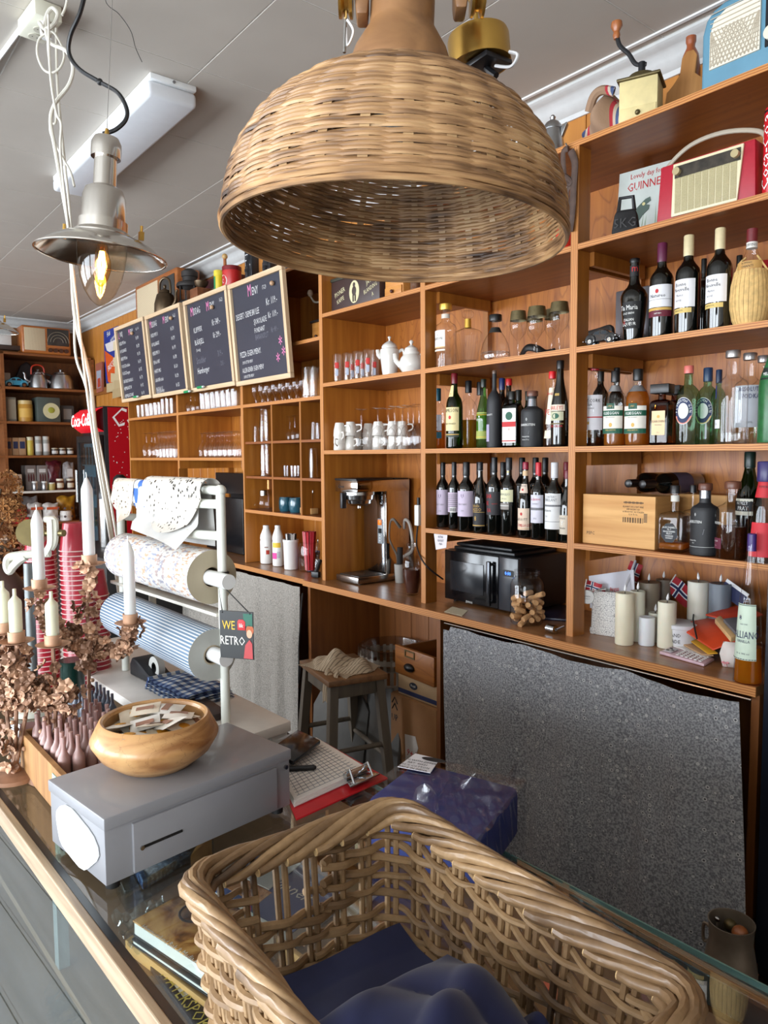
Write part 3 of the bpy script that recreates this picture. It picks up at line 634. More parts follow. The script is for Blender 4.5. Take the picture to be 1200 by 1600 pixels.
hd=tag(MB().tube(SP([spot(912,2.44,zB+.075),spot(935,2.44,zB+.082),spot(953,2.43,zB+.085),spot(956,2.43,zB+.06),spot(956,2.43,zB+.012)]),.011,8).build('iron_bar',mat('dark_iron',(46,42,40),.6,.3)),'dark iron handle bar behind the small black toy car','handle')
def toy_car(label,p,L,col,rz):
    t=thing('toy_car',label,'toy car',p,rz);b=mat('car_paint_%d_%d_%d'%col,col,.2,noise=0,coat=.8);W=L*.40
    out=[(-.5,.10),(-.5,.20),(-.44,.27),(-.30,.31),(-.20,.40),(-.05,.445),(.10,.44),(.22,.38),(.32,.30),(.44,.25),(.5,.17),(.5,.10)]
    MB().prism([(x*L,z*L) for x,z in out],-W*.33,W*.33,ROT(R(90),4,'X')).build('body',b,t,bevel=L*.03,ang=20)
    for sx in(-.30,.30):
        for sy in(-1,1):
            MB().lathe([(L*.15,-L*.035),(L*.15,L*.035)],16,T=TRN((sx*L,sy*W*.36,L*.17))@ROT(R(90),4,'X')).build('fender',b,t,bevel=L*.015)
            w_=MB().lathe([(L*.11,-L*.03),(L*.11,L*.03)],18,T=TRN((sx*L,sy*W*.42,L*.113))@ROT(R(90),4,'X')).build('wheel',mat('tyre',(20,20,22),.7),t,bevel=L*.008)
            MB().lathe([(L*.06,-L*.004),(L*.06,L*.004)],14,T=TRN((sx*L,sy*(W*.42+L*.031),L*.113))@ROT(R(90),4,'X')).build('hub_cap',mat('chrome',(200,204,208),.15,1,noise=0),w_)
    for sy in(-1,1):
        for x0,x1 in((-.20,-.02),(.01,.2)):
            MB().prism([(x0*L,.30*L),(x1*L,.30*L),((x1-.02)*L,.385*L),((x0+.03)*L,.385*L)],sy*W*.332-.0005,sy*W*.332+.0005,ROT(R(90),4,'X')).build('side_window',mat('car_window',(50,56,62),.1,noise=0),t)
    for sy in(-1,1):MB().sph((.46*L,sy*W*.34,.22*L),L*.035,10,8).build('headlamp',mat('chrome',(200,204,208),.15,1,noise=0),t)
    for sx in(-1,1):MB().cyl((sx*.52*L,-W*.4,.13*L),(sx*.52*L,W*.4,.13*L),L*.014,n=8).build('bumper',mat('chrome',(200,204,208),.15,1,noise=0),t)
    return t
toy_car('small black toy car at the left end of the wine shelf',spot(941,2.29,zB),.125,(16,16,18),R(8))
rt=thing('tin_tray','red tin tray with pale round emblem behind the straw flask','tray',spot(1206,2.56,zB),R(15),rot=(R(-8),0,R(12)))
MB().box((0,0,.13),(.20,.008,.26)).build('tray_plate',flat((170,34,40),.4),rt,bevel=.003)
MB().lathe([(.062,0),(.062,.002)],28,T=FACE((-.03,-.0045,.10))).build('emblem',flat((206,190,150)),rt)
# shelf of spirits
Y1=2.33
bot('whiskey bottle with red cap and torn white label by the left post',911,945,560.5,Y1+.05,zC,'whisky','clear',((186,28,44),.86,1.1),[(617,672,-80,58,(224,222,226),[('WEST CORK',626,6.2,'black',-14,.8),('Cask',632,4.5,'black',-14),('IRISH WHISKEY',638,2.4,'grey',-14),('#bar',652,1.8,'red'),('#dot',661,5,'gold',-20)])],('brown',.10))
bot('black capped bottle behind the red capped whiskey',924,950,571,2.47,zC,'bordeaux',WINE,((18,18,18),.8,1.06))
bot('black capped bottle behind the left of the two banner labelled whiskeys',950,974,575,2.46,zC,'bordeaux',WINE,((18,18,18),.8,1.06))
for x0,x1,yt,lv,lb in((942,978,580,.16,'nearly empty whiskey bottle with green banner label'),(975,1015,577,.72,'full whiskey bottle with green banner label beside the square bottle')):
    bot(lb,x0,x1,yt,Y1,zC,'round','clear',((20,20,22),.85,1.15),[(601,611,-90,90,mat('silver_foil',(186,188,190),.25,.7,noise=.05)),(634,677.5,-78,52,(226,220,208),[('#bar',645.5,9,'green'),('KILBEGGAN',645.5,5.2,'white',-13,.82),('IRISH WHISKEY',652,2.4,'grey',-13),('#dot',664,7,'gold',-10),('#bar',673.5,8,'green'),('SMALL BATCH',672,2.8,'gold',-13)]),(630,639,-34,8,(20,76,58),[('1757',634.5,3.4,'gold',-13)])],('amber',lv))
squarish('square almond liqueur bottle with big black cap and peach label',1012,1054,601,Y1,zC,'brown',.66,.36,((24,22,22),.845,.95,True),(642,680,.66,(234,202,158),[('#dot',651,5,'gold'),('DISARONNO',658.5,4.6,'black'),('ORIGINALE',664,2.4,'grey'),('70 cl',676,2.4,'grey')]),rz=8,depth=.8)
squarish('second square almond liqueur bottle behind the front one',1036,1068,603,2.47,zC,'brown',.66,.36,((24,22,22),.845,.95,True),rz=8,depth=.8)
def gin(label,x0,x1,yt,Y,capc,lowc,frac):
    t=bot(label,x0,x1,yt,Y,zC,'round','pale',(capc,frac,1.15),rz=22);P=t.location;k=mpp(P);r=(x1-x0)/2*k+.0012;zc=hz((x0+x1)/2,642,Y-.04)-zC
    for nm,ax,az,col,e in(('oval_label',15.5,22.5,(232,230,226),0),('navy_oval',14.8,21.6,(30,44,84),.0006),('oval_centre',8.6,13,(226,226,224),.0012)):
        n=28;vs=[]
        for i in range(n):
            th=2*pi*i/n;a=R(-16)+cos(th)*ax*k/r;vs.append((sin(a)*(r+e),-cos(a)*(r+e),zc+sin(th)*az*k))
        vs.append((sin(R(-16))*(r+e+.0002),-cos(R(-16))*(r+e+.0002),zc))
        o=MB().add(vs,[(i,(i+1)%n,n) for i in range(n)]).build(nm,flat(col),t)
    n=14;vs=[]
    for i in range(n+1):
        th=pi*(1.13+.74*i/n);a=R(-16)+cos(th)*14.6*k/r;vs.append((sin(a)*(r+.0018),-cos(a)*(r+.0018),zc+sin(th)*21.4*k))
    MB().add(vs,[tuple(range(n+1))]).build('coloured_segment',flat(lowc),t)
    m=MB();s='PLYMOUTH GIN'
    for i,ch in enumerate(s):
        th=pi*(1.02-1.04*i/(len(s)-1));a=R(-16)+cos(th)*11.8*k/r;v,f=letters(ch);q=5.6*k
        if not v:continue
        rot=th-pi/2
        out=[]
        for x,y,_ in v:
            X=(x*cos(rot)-y*sin(rot))*q;Z=(x*sin(rot)+y*cos(rot))*q;aa=a+X/r
            out.append((sin(aa)*(r+.0020),-cos(aa)*(r+.0020),zc+sin(th)*17.4*k+Z))
        m.add(out,f)
    txt_round(m,'A',8*k,r+.002,zc+2*k,-16,1);m.build('lettering',INK['white'],o,sm=False)['kind']='stuff'
    return t
gin('pale green gin bottle with coral cap and oval navy label',1054,1093,572,Y1,(206,108,98),(226,140,116),.90)
gin('pale green gin bottle with navy cap half hidden behind the coral capped one',1085,1122,575,2.42,(28,56,90),(232,196,120),.82)
bot('third gin bottle with navy cap deepest in the spirits row',1108,1133,578,2.55,zC,'round','pale',((28,50,84),.82,1.15))
SILV=mat('silver_cap',(176,172,172),.3,.8,noise=.02)
bot('large clear vodka bottle with silver cap, front of the three',1116,1167,548,Y1,zC,'shoulder','clear',((1,1,1),.92,1.15,SILV),[(655,669,-95,-40,(226,226,228),[('70 cl',662,3.4,'black',-62)]),(600,621,-92,-66,(40,52,120),[])],('clear',.12))
bot('clear vodka bottle with silver cap and navy capitals, second of the three',1144,1192,552,2.44,zC,'shoulder','clear',((1,1,1),.92,1.15,SILV),[(602,668,-60,70,(168,172,178),[('ABSOLUT',608,9,'navy',2,.7),('VODKA',619,9,'navy',10,.8),('1 VOL.',660,4,'black',10)])],None,rz=20)
bot('clear vodka bottle with silver cap, third and deepest of the three',1168,1210,556,2.55,zC,'shoulder','clear',((1,1,1),.92,1.15,SILV))
bot('frosted green melon liqueur bottle at the right end of the spirits shelf',1182,1236,515,2.27,zC,'noilly','frostgreen',((22,22,24),.86,1.0),[(573,592,-70,50,(24,34,30),[('MELON',583,6,'white',-30)])])
# shelf with the wine crate
wbx=thing('wine_box','pale pine wine box with stencilled bar code and burnt marks','box',(-1.517,2.36,zD+.0008))
WB=wood('crate_pine',(222,172,108),(192,136,74),'X',1.2,coat=0,rough=.6);hw,hdp,hh=.147,.07,.182
MB().box((0,-hdp,hh/2),(2*hw,.012,hh)).build('front_board',WB,wbx,sm=False,bevel=.001)
MB().box((0,hdp,hh/2),(2*hw,.012,hh)).build('rear_board',WB,wbx,sm=False,bevel=.001)
WBY=wood('crate_pine_end',(206,154,92),(176,122,66),'Y',1.2,coat=0,rough=.6)
for s in(-1,1):MB().box((s*(hw-.0065),0,hh/2),(.012,2*hdp-.013,hh)).build('end_board',WBY,wbx,sm=False)
MB().box((0,0,.008),(2*hw-.026,2*hdp-.014,.012)).build('bottom_board',WB,wbx,sm=False)
MB().box((0,.0,hh-.004),(2*hw-.027,2*hdp-.014,.007)).build('lid_board',WBY,wbx,sm=False)
m=MB();kx=.294/113
def wbp(px,py):return((px-912.5)*kx-hw,-hdp-.0066,hh-(py-771)*.00212)
for i in range(24):
    if i%3!=1:m.box(wbp(978+i*1.28,811),(.0016 if i%4 else.0026,.0006,.018))
for i in range(7):m.box(wbp(1011.5,800+i*2.1),(.013,.0006,.0024))
for i in range(16):m.box(wbp(979+i*1.9,782),(.003,.0006,.007 if i%3 else.004))
for j,s in enumerate(('BLANDT DE LUNT VINE','IMPORTERT AV','A PRODUKT AV ITALIEN','12 X 75 CL')):txt_mb(m,s,.0085,FACE(wbp(993,789+j*4.2)),.9)
txt_mb(m,'PEFC',.016,FACE(wbp(926,838)),1)
m.build('stencil_print',INK['black'],wbx,sm=False)['kind']='stuff'
def lying(label,a,b,r,cap,lab=None):
    t=thing('bottle',label,'bottle',a);a,b=V(a),V(b);q=(b-a).to_track_quat('Z','Y');t.rotation_mode='XYZ';t.rotation_euler=q.to_euler();L=(b-a).length
    pr=[(x*r,z*L) for x,z in KIND['bordeaux']]
    MB().lathe([p for p in pr if p[1]<.8*L]+[(.38*r,.8*L)],26).build('glass_body',WINE,t)
    MB().lathe([(.40*r,.8*L),(.40*r,L-.002),(.3*r,L)],18).build('cap',flat(cap,.3),t)
    if lab:MB().lathe([(r+.0007,.22*L),(r+.0007,.5*L)],26,caps=False).build('paper_label',flat(lab),t)
    return t
zz=zD+hh+.0395
lying('wine bottle with purple label lying on the wine box',spot(1088,2.645,zz),spot(1003,2.335,zz),.0375,(20,20,22),(74,66,86))
lying('unlabelled dark wine bottle lying behind the purple labelled one',spot(1046,2.645,zz),spot(981,2.36,zz),.0375,(20,20,22))
sb=MB().span((-1.43,2.54,zD+.001),(-1.25,2.65,zD+hh));tag(sb.build('wine_box',WB,bevel=.002),'second wine box hidden behind the stencilled pine box','box')
def jack(label,x0,x1,yt,Y,lab,lq):
    return squarish(label,x0,x1,yt,Y,zD,'clear',.52,.30,((26,26,28),.88,.38,False),lab,lq,rz=12,depth=.92)
jd=jack('square clear whiskey bottle with black octagon label',1025,1081,758.5,2.30,None,('amber',.14))
k=mpp(jd.location);dd=28*k/(cos(R(25))+.92*sin(R(25)))*.92
lo=MB().prism([(14*k*cos(R(22.5+45*i)),17*k*sin(R(22.5+45*i))) for i in range(8)],0,.0008,FACE((-.004,-dd-.0003,hz(1044,833,2.26)-zD))).build('octagon_label',flat((44,46,52)),jd)
m=MB();zc=hz(1044,833,2.26)-zD
for s,dz,px in(("JACK DANIEL'S",9,3.4),('SINGLE BARREL',2.5,2.9),('No 7',6,3),('SELECT',-1,3),('TENNESSEE',-5,2.6),('WHISKEY',-8.5,2.8)):txt_mb(m,s,px*k*1.25,FACE((-.004,-dd-.0018,zc+dz*k)),.8)
m.build('lettering',INK['white'],lo,sm=False)['kind']='stuff'
MB().lathe([(dd*.345,0),(dd*.345,.020)],18,caps=False).build('neck_label',flat((214,210,200)),jd,loc=(0,0,(hz(1044,758.5,2.30)-zD)*.76))
jack('square whiskey bottle standing behind the octagon labelled one',1062,1100,758,2.46,None,('brown',.5))
bareksten('round matt black gin bottle with silver collar on the wine box shelf',1077,1122,755,2.30,zD,MATTB,(100,60,46),[(764,780,-90,90,mat('neck_foil',(150,156,166),.2,.9)),(795,865,-85,75,(38,39,42),[('0',805,6.5,'white',-28),('BAREKSTEN',816.5,5,'white',-38,.95),('Botanical Gin',846,2.8,'white',-40),('/',832,11,'grey',8),('50 cl',850,2.4,'white',-36),('#bar',856,.4,'white')])],rz=16)
bareksten('round clear bottle with dark liquid and maroon tag label',1116,1168,752,2.28,zD,'clear',(104,64,48),[(843,860,-90,-32,(100,34,56),[('Navy Gin',848,3,'white',-60),('50 cl',855,2.4,'white',-60)]),(809,822,-88,-44,GL['clear'],[('BAREKSTEN',819,4.6,'white',-60),('0',808,6,'white',-72)])],liquid=('brown',.42),rz=20)
bot('tall green vermouth bottle behind the clear round bottle',1147,1188,706,2.50,zD,'noilly','dgreen',((22,40,34),.84,1.08),[(780,806,-70,30,(210,206,188),[('#bar',792,17,'black'),('NOILLY',787,6,'white',-20),('PRAT',795,8,'white',-16)])],rz=14)
bot('tall clear pepper bottle with purple cap and red label at the right',1164,1222,721,2.27,zD,'galliano','clear',((52,44,96),.80,1.25),[(751,779,-70,60,(190,36,46),[('PEPPER',762,5,'black',-10)]),(818,872,-50,60,(196,36,48),[('R',846,10,'white',-40)])],rz=15)
bk=thing('black_cooler','tall dark navy cooler at the right edge of the shelves','cooler',(0,0,0))
NAVY=mat('navy_enamel',(16,22,36),.35,noise=.02)
MB().span((-.945,2.19,.05),(-.35,2.66,1.57)).build('cooler_body',NAVY,bk,bevel=.006)
MB().span((-.943,2.165,.10),(-.352,2.188,1.56)).build('cooler_door',NAVY,bk,bevel=.004)
for x in(-.91,-.39):MB().span((x-.02,2.25,.001),(x+.02,2.6,.05)).build('foot',BLK,bk,sm=False)
# ---- candles and clutter on the worktop
def candle(label,x0,x1,yt,yb,col,flame=True,ang=8,Y=None):
    xc=(x0+x1)/2;P=PZ(xc,yb,zE)+V((0,0,.0008));k=mpp(P);r=(x1-x0)/2*k;P=P+V((P.x,P.y,0)).normalized()*r*.85
    if Y:P=spot(xc,Y,zE);r=(x1-x0)/2*mpp(P)
    H=hz(xc,yt,P.y)-zE
    t=thing('candle',label,'candle',P)
    wx=mat('wax_%d_%d_%d'%col,col,.45,noise=.025,scale=14,subsurf=.15)
    MB().lathe([(r*.97,0),(r,.003),(r,H-.004),(r*.97,H-.001),(r*.90,H),(r*.5,H-.004),(0,H-.005)],28).build('wax',wx,t)
    if flame:
        MB().cyl((0,0,H-.006),(0,0,H+.006),.0016,n=6).build('wick',flat((50,46,42)),t)
        MB().lathe([(.0,.0),(.0045,.006),(.005,.012),(.003,.022),(0,.032)],12).build('flame_tip',mat('plastic_flame',(240,240,240),.4,noise=0),t,loc=(0,0,H+.003),rot=(R(ang),R(ang),0))
    return t
candle('tall cream candle standing left of the front row',960,990,926,1009,(226,218,192))
candle('cream candle half hidden behind the tall left one',983,1007,923,1003,(222,218,198))
candle('small white candle without flame in the front row',997,1023,964,1010,(226,228,232),False)
candle('low cream candle behind the small white one',1012,1034,957,1004,(218,214,196))
candle('tall cream candle at the right of the front row',1026,1056,940,1014,(226,220,198),ang=14)
candle('thick taupe candle near the flags',994,1030,909,978,(136,124,106),Y=2.50)
candle('second thick taupe candle behind the first',1023,1047,905,968,(128,116,102),Y=2.60)
candle('thick ivory candle beside the slate grey one',1072,1106,908,968,(218,214,200),ang=-12,Y=2.54)
candle('thick slate grey candle beside the ivory one',1105,1141,911,972,(112,120,130),Y=2.54)
# fabric basket with flags
P=PZ(936,993,zE);fb=thing('fabric_basket','white quilted fabric basket with small grey flower print','basket',P+V((0,.06,.001)),R(12))
def floral(name,base,ink,scale,amount):
    if name in _M:return _M[name]
    N=NT(name);v=N.coord();t=N.n('ShaderNodeTexVoronoi',Scale=scale,feature='DISTANCE_TO_EDGE');no=N.n('ShaderNodeTexNoise',Scale=scale*.7,Detail=4.0);N.l(v,no.inputs['Vector']);N.l(v,t.inputs['Vector'])
    ad=N.n('ShaderNodeMath',operation='MULTIPLY');N.l(t.outputs['Distance'],ad.inputs[0]);N.l(no.outputs[0],ad.inputs[1])
    N.l(N.ramp(ad.outputs[0],[(amount,lin(ink)),(amount+.02,lin(base))]),N.b.inputs['Base Color']);N.set(Roughness=.9);_M[name]=N.m;return N.m
FLOR=floral('small_flower_print',(230,228,224),(110,108,114),130,.006)
MB().lathe([(.085,0),(.088,.01),(.084,.155),(.080,.158),(.078,.15),(.078,.02),(0,.02)],4,rot=R(45),sq=(.85,.8)).build('basket_body',FLOR,fb,bevel=.012,ang=30,seg=3)
MB().lathe([(.088,.0),(.092,.012),(.090,.024)],4,rot=R(45),sq=(.87,.82),caps=False).build('bottom_frill',FLOR,fb,bevel=.01,ang=30)
lid=thing('round_tin','white round tin lid with printed square on the fabric basket','tin',PY(919,932,P.y+.005),rot=(0,0,R(20)))
MB().lathe([(.026,0),(.027,.002),(.027,.012),(.026,.014)],28,T=FACE((0,0,0))).build('tin_body',mat('white_tin',(226,226,224),.35,noise=0),lid)
m=MB();txt_mb(m,'BAREN',.008,FACE((0,-.0146,.003)));txt_mb(m,'OSLO',.008,FACE((0,-.0146,-.006)));m.build('lettering',INK['black'],lid,sm=False)['kind']='stuff'
FLAGR,FLAGW,FLAGB=flat((166,26,40)),flat((226,226,228)),flat((24,34,78))
def flag(label,p,w,rot,wave=.006):
    t=thing('small_flag',label,'flag',p,rot=rot);h=w*.72
    def strip(name,x0,x1,z0,z1,e,mt):
        MB().grid(lambda u,v:(x0+(x1-x0)*u,-e+wave*sin((x0+(x1-x0)*u)/w*6.0),z0+(z1-z0)*v),8,2).build(name,mt,t,solid=.0008)
    strip('red_field',0,w,-h/2,h/2,0,FLAGR)
    for e,a,mt,nm in((.0012,.13,FLAGW,'white_cross'),(.0024,.065,FLAGB,'blue_cross')):
        strip(nm,0,w,-h*a,h*a,e,mt);strip(nm,w*.36-h*a,w*.36+h*a,-h/2,h/2,e,mt)
    MB().cyl((-.003,0,-h*1.1),(-.003,0,h*.6),.0025,n=8).build('stick',flat((214,210,204)),t)
    return t
Yp=P.y+.05
flag('small paper flag at the left in the fabric basket',PY(916,915,Yp+.02),.06,(0,R(10),R(20)))
flag('small paper flag in the middle of the fabric basket',PY(938,923,Yp),.05,(0,R(82),R(35)))
flag('small paper flag leaning at the back corner of the bay',PY(985,905,Yp+.14),.07,(0,R(-70),R(20)))
flag('small paper flag hanging behind the taupe candles',PY(1048,912,2.6),.10,(0,R(32),R(0)))
fo=thing('navy_pennant','navy and white paper flag leaning behind the tall amber bottle','flag',PY(1139,913,2.55),rot=(0,R(30),0))
MB().box((.03,0,-.02),(.09,.002,.05)).build('navy_field',FLAGB,fo,sm=False);MB().box((.03,-.0005,.008),(.09,.003,.012)).build('white_stripe',FLAGW,fo,sm=False)
lf=thing('leaflet','grey and white folded leaflet standing behind the fabric basket','leaflet',(0,0,0))
a,b,c,d_=PY(920,900,2.50),PY(990,890,2.42),PY(992,950,2.40),PY(922,950,2.47)
q=V((0,.004,0));MB().add([a,b,c,d_,a+q,b+q,c+q,d_+q],[(0,1,2,3),(7,6,5,4),(0,4,5,1),(1,5,6,2),(2,6,7,3),(3,7,4,0)]).build('folded_paper',flat((204,204,212)),lf,sm=False)
m=MB();txt_mb(m,'Argus',.026,FR((b*.55+d_*.45)+V((.01,-.008,-.006)),b-a,V((0,0,1))),.9);m.build('lettering',INK['red'],lf,sm=False)['kind']='stuff'
tag(MB().cyl(PY(968,942,2.36),PY(993,876,2.46),.0045,n=10).build('grey_stick',mat('grey_plastic',(188,186,190),.4)),'pale grey plastic stick leaning in the fabric basket','stick')
# orange folder, phone and the rest
def sheet(name,label,cat,pts,th,m,bevel=.002,parent=None):
    """a flat thing lying on the worktop, corners given in plan (x, y, z)"""
    n=len(pts);up=V((0,0,th));vs=[V(p) for p in pts]+[V(p)+up for p in pts]
    o=MB().add(vs,[tuple(reversed(range(n))),tuple(range(n,2*n))]+[(i,(i+1)%n,n+(i+1)%n,n+i) for i in range(n)]).build(name,m,parent,bevel=bevel)
    return tag(o,label,cat) if label else o
of=thing('folder','orange red elastic band folder leaning on the papers','folder',(0,0,0))
OR=mat('orange_card',(204,68,30),.5,noise=.03)
def PH(px,py,h):return PZ(px,py,zE+h)
pts=[PH(1054,976,.075),PH(1120,963,.10),PH(1170,1030,.05),PH(1130,1022,.05),PH(1112,1015,.048)]
sheet('front_cover',None,None,[PH(1054,977,.07),PH(1120,966,.10),PH(1160,1000,.09),PH(1114,1017,.045)],.006,OR,parent=of)
sheet('rear_cover',None,None,[PH(1102,962,.12),PH(1160,945,.15),PH(1192,962,.14),PH(1150,974,.115)],.006,mat('orange_card_dark',(186,58,26),.5),parent=of)
MB().tube([PH(1084,958,.106),PH(1083,968,.100),PH(1086,985,.082),PH(1089,998,.068)],.003,6).build('elastic_band',flat((24,20,20)),of)
sheet('notebook','grey notebook with wooden spine tucked in the orange folder','notebook',[PH(1130,972,.122),PH(1160,968,.13),PH(1186,985,.12),PH(1160,1005,.105)],.012,flat((110,108,114)))
sheet('wooden_block','pale wooden strip beside the grey notebook','strip',[PH(1117,974,.108),PH(1125,968,.112),PH(1152,1000,.095),PH(1142,1004,.09)],.016,flat((224,184,130)))
sheet('envelope','yellow padded envelope under the orange folder','envelope',[PH(1072,998,.03),PH(1090,996,.034),PH(1122,1022,.03),PH(1106,1023,.022)],.004,flat((214,160,40)))
sheet('brown_paper','crumpled brown paper under the yellow envelope','paper',[PH(1056,1003,.016),PH(1080,1000,.02),PH(1115,1026,.016),PH(1096,1024,.014)],.006,mat('kraft_paper',(176,140,104),.8,bump=.4))
sheet('remote_control','white strip with buttons behind the pink phone','remote',[PH(1050,1012,.004),PH(1056,1007,.004),PH(1112,1029,.004),PH(1104,1032,.004)],.010,flat((222,220,218)))
bx=thing('white_tub','white plastic tub with printed lettering behind the orange folder','tub',spot(1062,2.43,zE))
MB().lathe([(.055,0),(.062,.07),(.065,.072),(.065,.084),(.06,.086),(0,.085)],26).build('tub',flat((218,218,222),.4),bx)
m=MB();txt_round(m,'HAND',.018,.0605,.05,10,.9);txt_round(m,'MADE',.018,.0598,.028,10,.9);m.build('lettering',INK['black'],bx,sm=False)['kind']='stuff'
ph=thing('phone','pink cased phone with white alphabet beads lying on the worktop','phone',(0,0,0))
q4=[PH(1030,1022,.001),PH(1049,1014,.001),PH(1116,1033,.001),PH(1100,1042,.001)]
sheet('phone_case',None,None,q4,.010,mat('pink_case',(208,176,186),.4),.003,ph)
def qp(u,v,h=.0118):return(V(q4[0])*(1-u)*(1-v)+V(q4[1])*(1-u)*v+V(q4[2])*u*v+V(q4[3])*u*(1-v))+V((0,0,h))
m=MB()
for i in range(6):
    for j in range(5):m.box(qp(.38+.1*i,.16+.17*j),(.009,.009,.003),.3)
m.build('bead_keys',flat((228,226,224)),ph,sm=False)['kind']='stuff'
sheet('camera_plate',None,None,[qp(.06,.15),qp(.06,.75),qp(.24,.75),qp(.24,.15)],.0015,flat((196,192,198),.25),.0005,ph)
for u,v in((.11,.3),(.11,.6),(.19,.45)):MB().lathe([(.005,0),(.005,.002)],14).build('lens',flat((40,40,46),.1),ph,loc=qp(u,v,.0132))
po=thing('pouch','white quilted pouch with pink bows beside the amber bottle','pouch',PZ(1133,1046,zE)+V((.01,.035,.042)),R(20))
MB().grid(lambda u,v:((u-.5)*.085*(1-.25*abs(2*v-1)),-.03*cos((u-.5)*pi)*sin(v*pi)**.6,(v-.5)*.082),12,10).grid(lambda u,v:((u-.5)*.085*(1-.25*abs(2*v-1)),.03*cos((u-.5)*pi)*sin(v*pi)**.6,(v-.5)*.082),12,10).build('quilted_cloth',mat('quilt',(226,218,212),.9,noise=.03),po)
m=MB()
for x,z in((-.022,-.022),(.022,.028)):
    for s in(-1,1):m.sph((x+s*.006,-.03+abs(x)*.35,z),(.006,.002,.004),8,6);m.tube([(x,-.031+abs(x)*.35,z),(x+s*.006,-.030+abs(x)*.35,z-.012)],.0012,5)
m.build('pink_bow',flat((214,140,146)),po)['kind']='stuff'
gl=PZ(1168,1066,zE);
def galliano():
    t=thing('bottle','tall tapering clear bottle of amber liqueur on the worktop edge','bottle',gl+V((0,0,.0008)),R(18));k=mpp(t.location);H=hz(1170,832,gl.y+.03)-zE;r=24*k
    pr=[(x*r,z*H) for x,z in KIND['galliano']]
    MB().lathe(pr[:-1]+[(pr[-1][0],.955*H)],16).build('glass_body',GL['clear'],t)
    MB().lathe([(.001,.004)]+[(x*.93,max(.005,z)) for x,z in pr[:3]]+[(.88*r*.95,.245*H),(0,.245*H)],16).build('liquid',LQ['amber2'],t)
    MB().lathe([(.31*r,.885*H),(.31*r,.995*H),(.26*r,H)],18).build('cap',mat('cap_64_44_110',(64,44,110),.35),t)
    m=MB();n=10;za,zb=hz(1168,942,gl.y)-zE,hz(1168,1028,gl.y)-zE;vs=[]
    for i in range(n+1):
        a=R(-85+125*i/n)
        for z in(zb,za):rr=prof_at(pr,z)+.0008;vs.append((sin(a)*rr,-cos(a)*rr,z))
    lo=m.add(vs,[(2*i,2*i+2,2*i+3,2*i+1) for i in range(n)]).build('paper_label',flat((204,220,200)),t)
    m=MB()
    for s,y,px,a,sx in(('GALLIANO',989,15,-22,.62),('VANILLA',999,6,-20,.8),('8',963,10,-40,1),('LIQUORE',973,2.6,-20,1),('50 cl  30% vol',1018,3.4,-20,1)):
        z=hz(1168,y,gl.y)-zE;txt_round(m,s,px*k*1.2,prof_at(pr,z)+.0016,z,a,sx)
    m.build('lettering',INK['navy'],lo,sm=False)['kind']='stuff'
    m=MB()
    for z in(za-.003,zb+.003):
        for i in range(11):
            a=R(-82+11.6*i);rr=prof_at(pr,z)+.0014;m.box((sin(a)*rr,-cos(a)*rr,z),(.006,.0006,.0018),a)
    m.build('border_dashes',INK['black'],lo,sm=False)['kind']='stuff'
galliano()
# ================================================================ bay with teapots and coffee machine
def tumbler_me(r,H,rb=.86):
    return MB().lathe([(0,.002),(r*rb,.001),(r*rb,.006),(r,H),(r*.972,H),(r*rb*.95,.012),(0,.012)],16,caps=False).mesh('tumbler',GL['clear'])
def wine_me(r,H,up=False,bowl=.52,waist=.1,rim=.8,knob=0):
    pr=[(r*.82,0),(r*.8,.003),(r*.25,.006),(r*waist,.016),(r*waist,H*(1-bowl)*.55)]
    if knob:pr+=[(r*knob,H*(1-bowl)*.7),(r*waist,H*(1-bowl)*.88)]
    pr+=[(r*waist*1.2,H*(1-bowl)),(r*.7,H*(1-bowl*.82)),(r,H*(1-bowl*.5)),(r*rim,H)]
    if not up:pr=[(a,H-b) for a,b in reversed(pr)]
    return MB().lathe(pr,18,caps=False).mesh('stem_glass',GL['clear'])
def row(me,name,label,cat,pts,group,b=None):
    for p in pts:
        if not b or b[0]+.062<p[0]<b[1]-.055:tag(link(name,me,None,p),label,cat,group)
def px_h(px,yt,Y,z):return hz(px,yt,Y)-z
box=lambda name,par,c,d,m,**k:MB().box(c,d).build(name,m,par,**k)
# upper shelf: cocoa tin, coffee mill drawer, jar
a,b,c_=PY(518,486,2.30),PY(593,466,2.30),hz(518,442,2.30)
bx=thing('biscuit_tin','large dark brown tin with cream oval figure and slanted lettering','tin',((a.x+b.x)/2,2.30,zA+.001));W,H=b.x-a.x,c_-zA
box('tin_body',bx,(0,.085,H/2),(W,.17,H),flat((58,40,38),.45),bevel=.004)
box('tin_lid',bx,(0,.085,H+.008),(W+.008,.178,.018),flat((52,54,44),.45),bevel=.004)
ov=MB().lathe([(.052,0),(.052,.001)],30,sq=(.82,1.1),T=FACE((0,-.0006,H*.5))).build('cream_oval',flat((206,196,156)),bx)
MB().sph((0,-.003,H*.5+.035),(.010,.002,.012),10,8).sph((.0,-.003,H*.5+.004),(.018,.002,.024),10,8).box((-.008,-.003,H*.5-.032),(.009,.002,.034),0).box((.010,-.003,H*.5-.032),(.009,.002,.034),0).build('seated_figure',flat((62,46,40)),ov)['kind']='stuff'
m=MB()
for s,x,z,q in(('PIONER',-.098,.018,.036),('KAFFE',-.094,-.022,.032),('JAVA',.100,.030,.036),('BLANDING',.104,-.004,.030),('A',.118,-.036,.03)):txt_mb(m,s,q,FR((x*W/.32,-.0012,H*.5+z),(1,0,.28),(-.1,0,1)),.75)
m.build('lettering',INK['yellow'] if 0 else flat((206,196,156)),bx,sm=False)['kind']='stuff'
a,b=PY(602,463,2.32),PY(630,454,2.32)
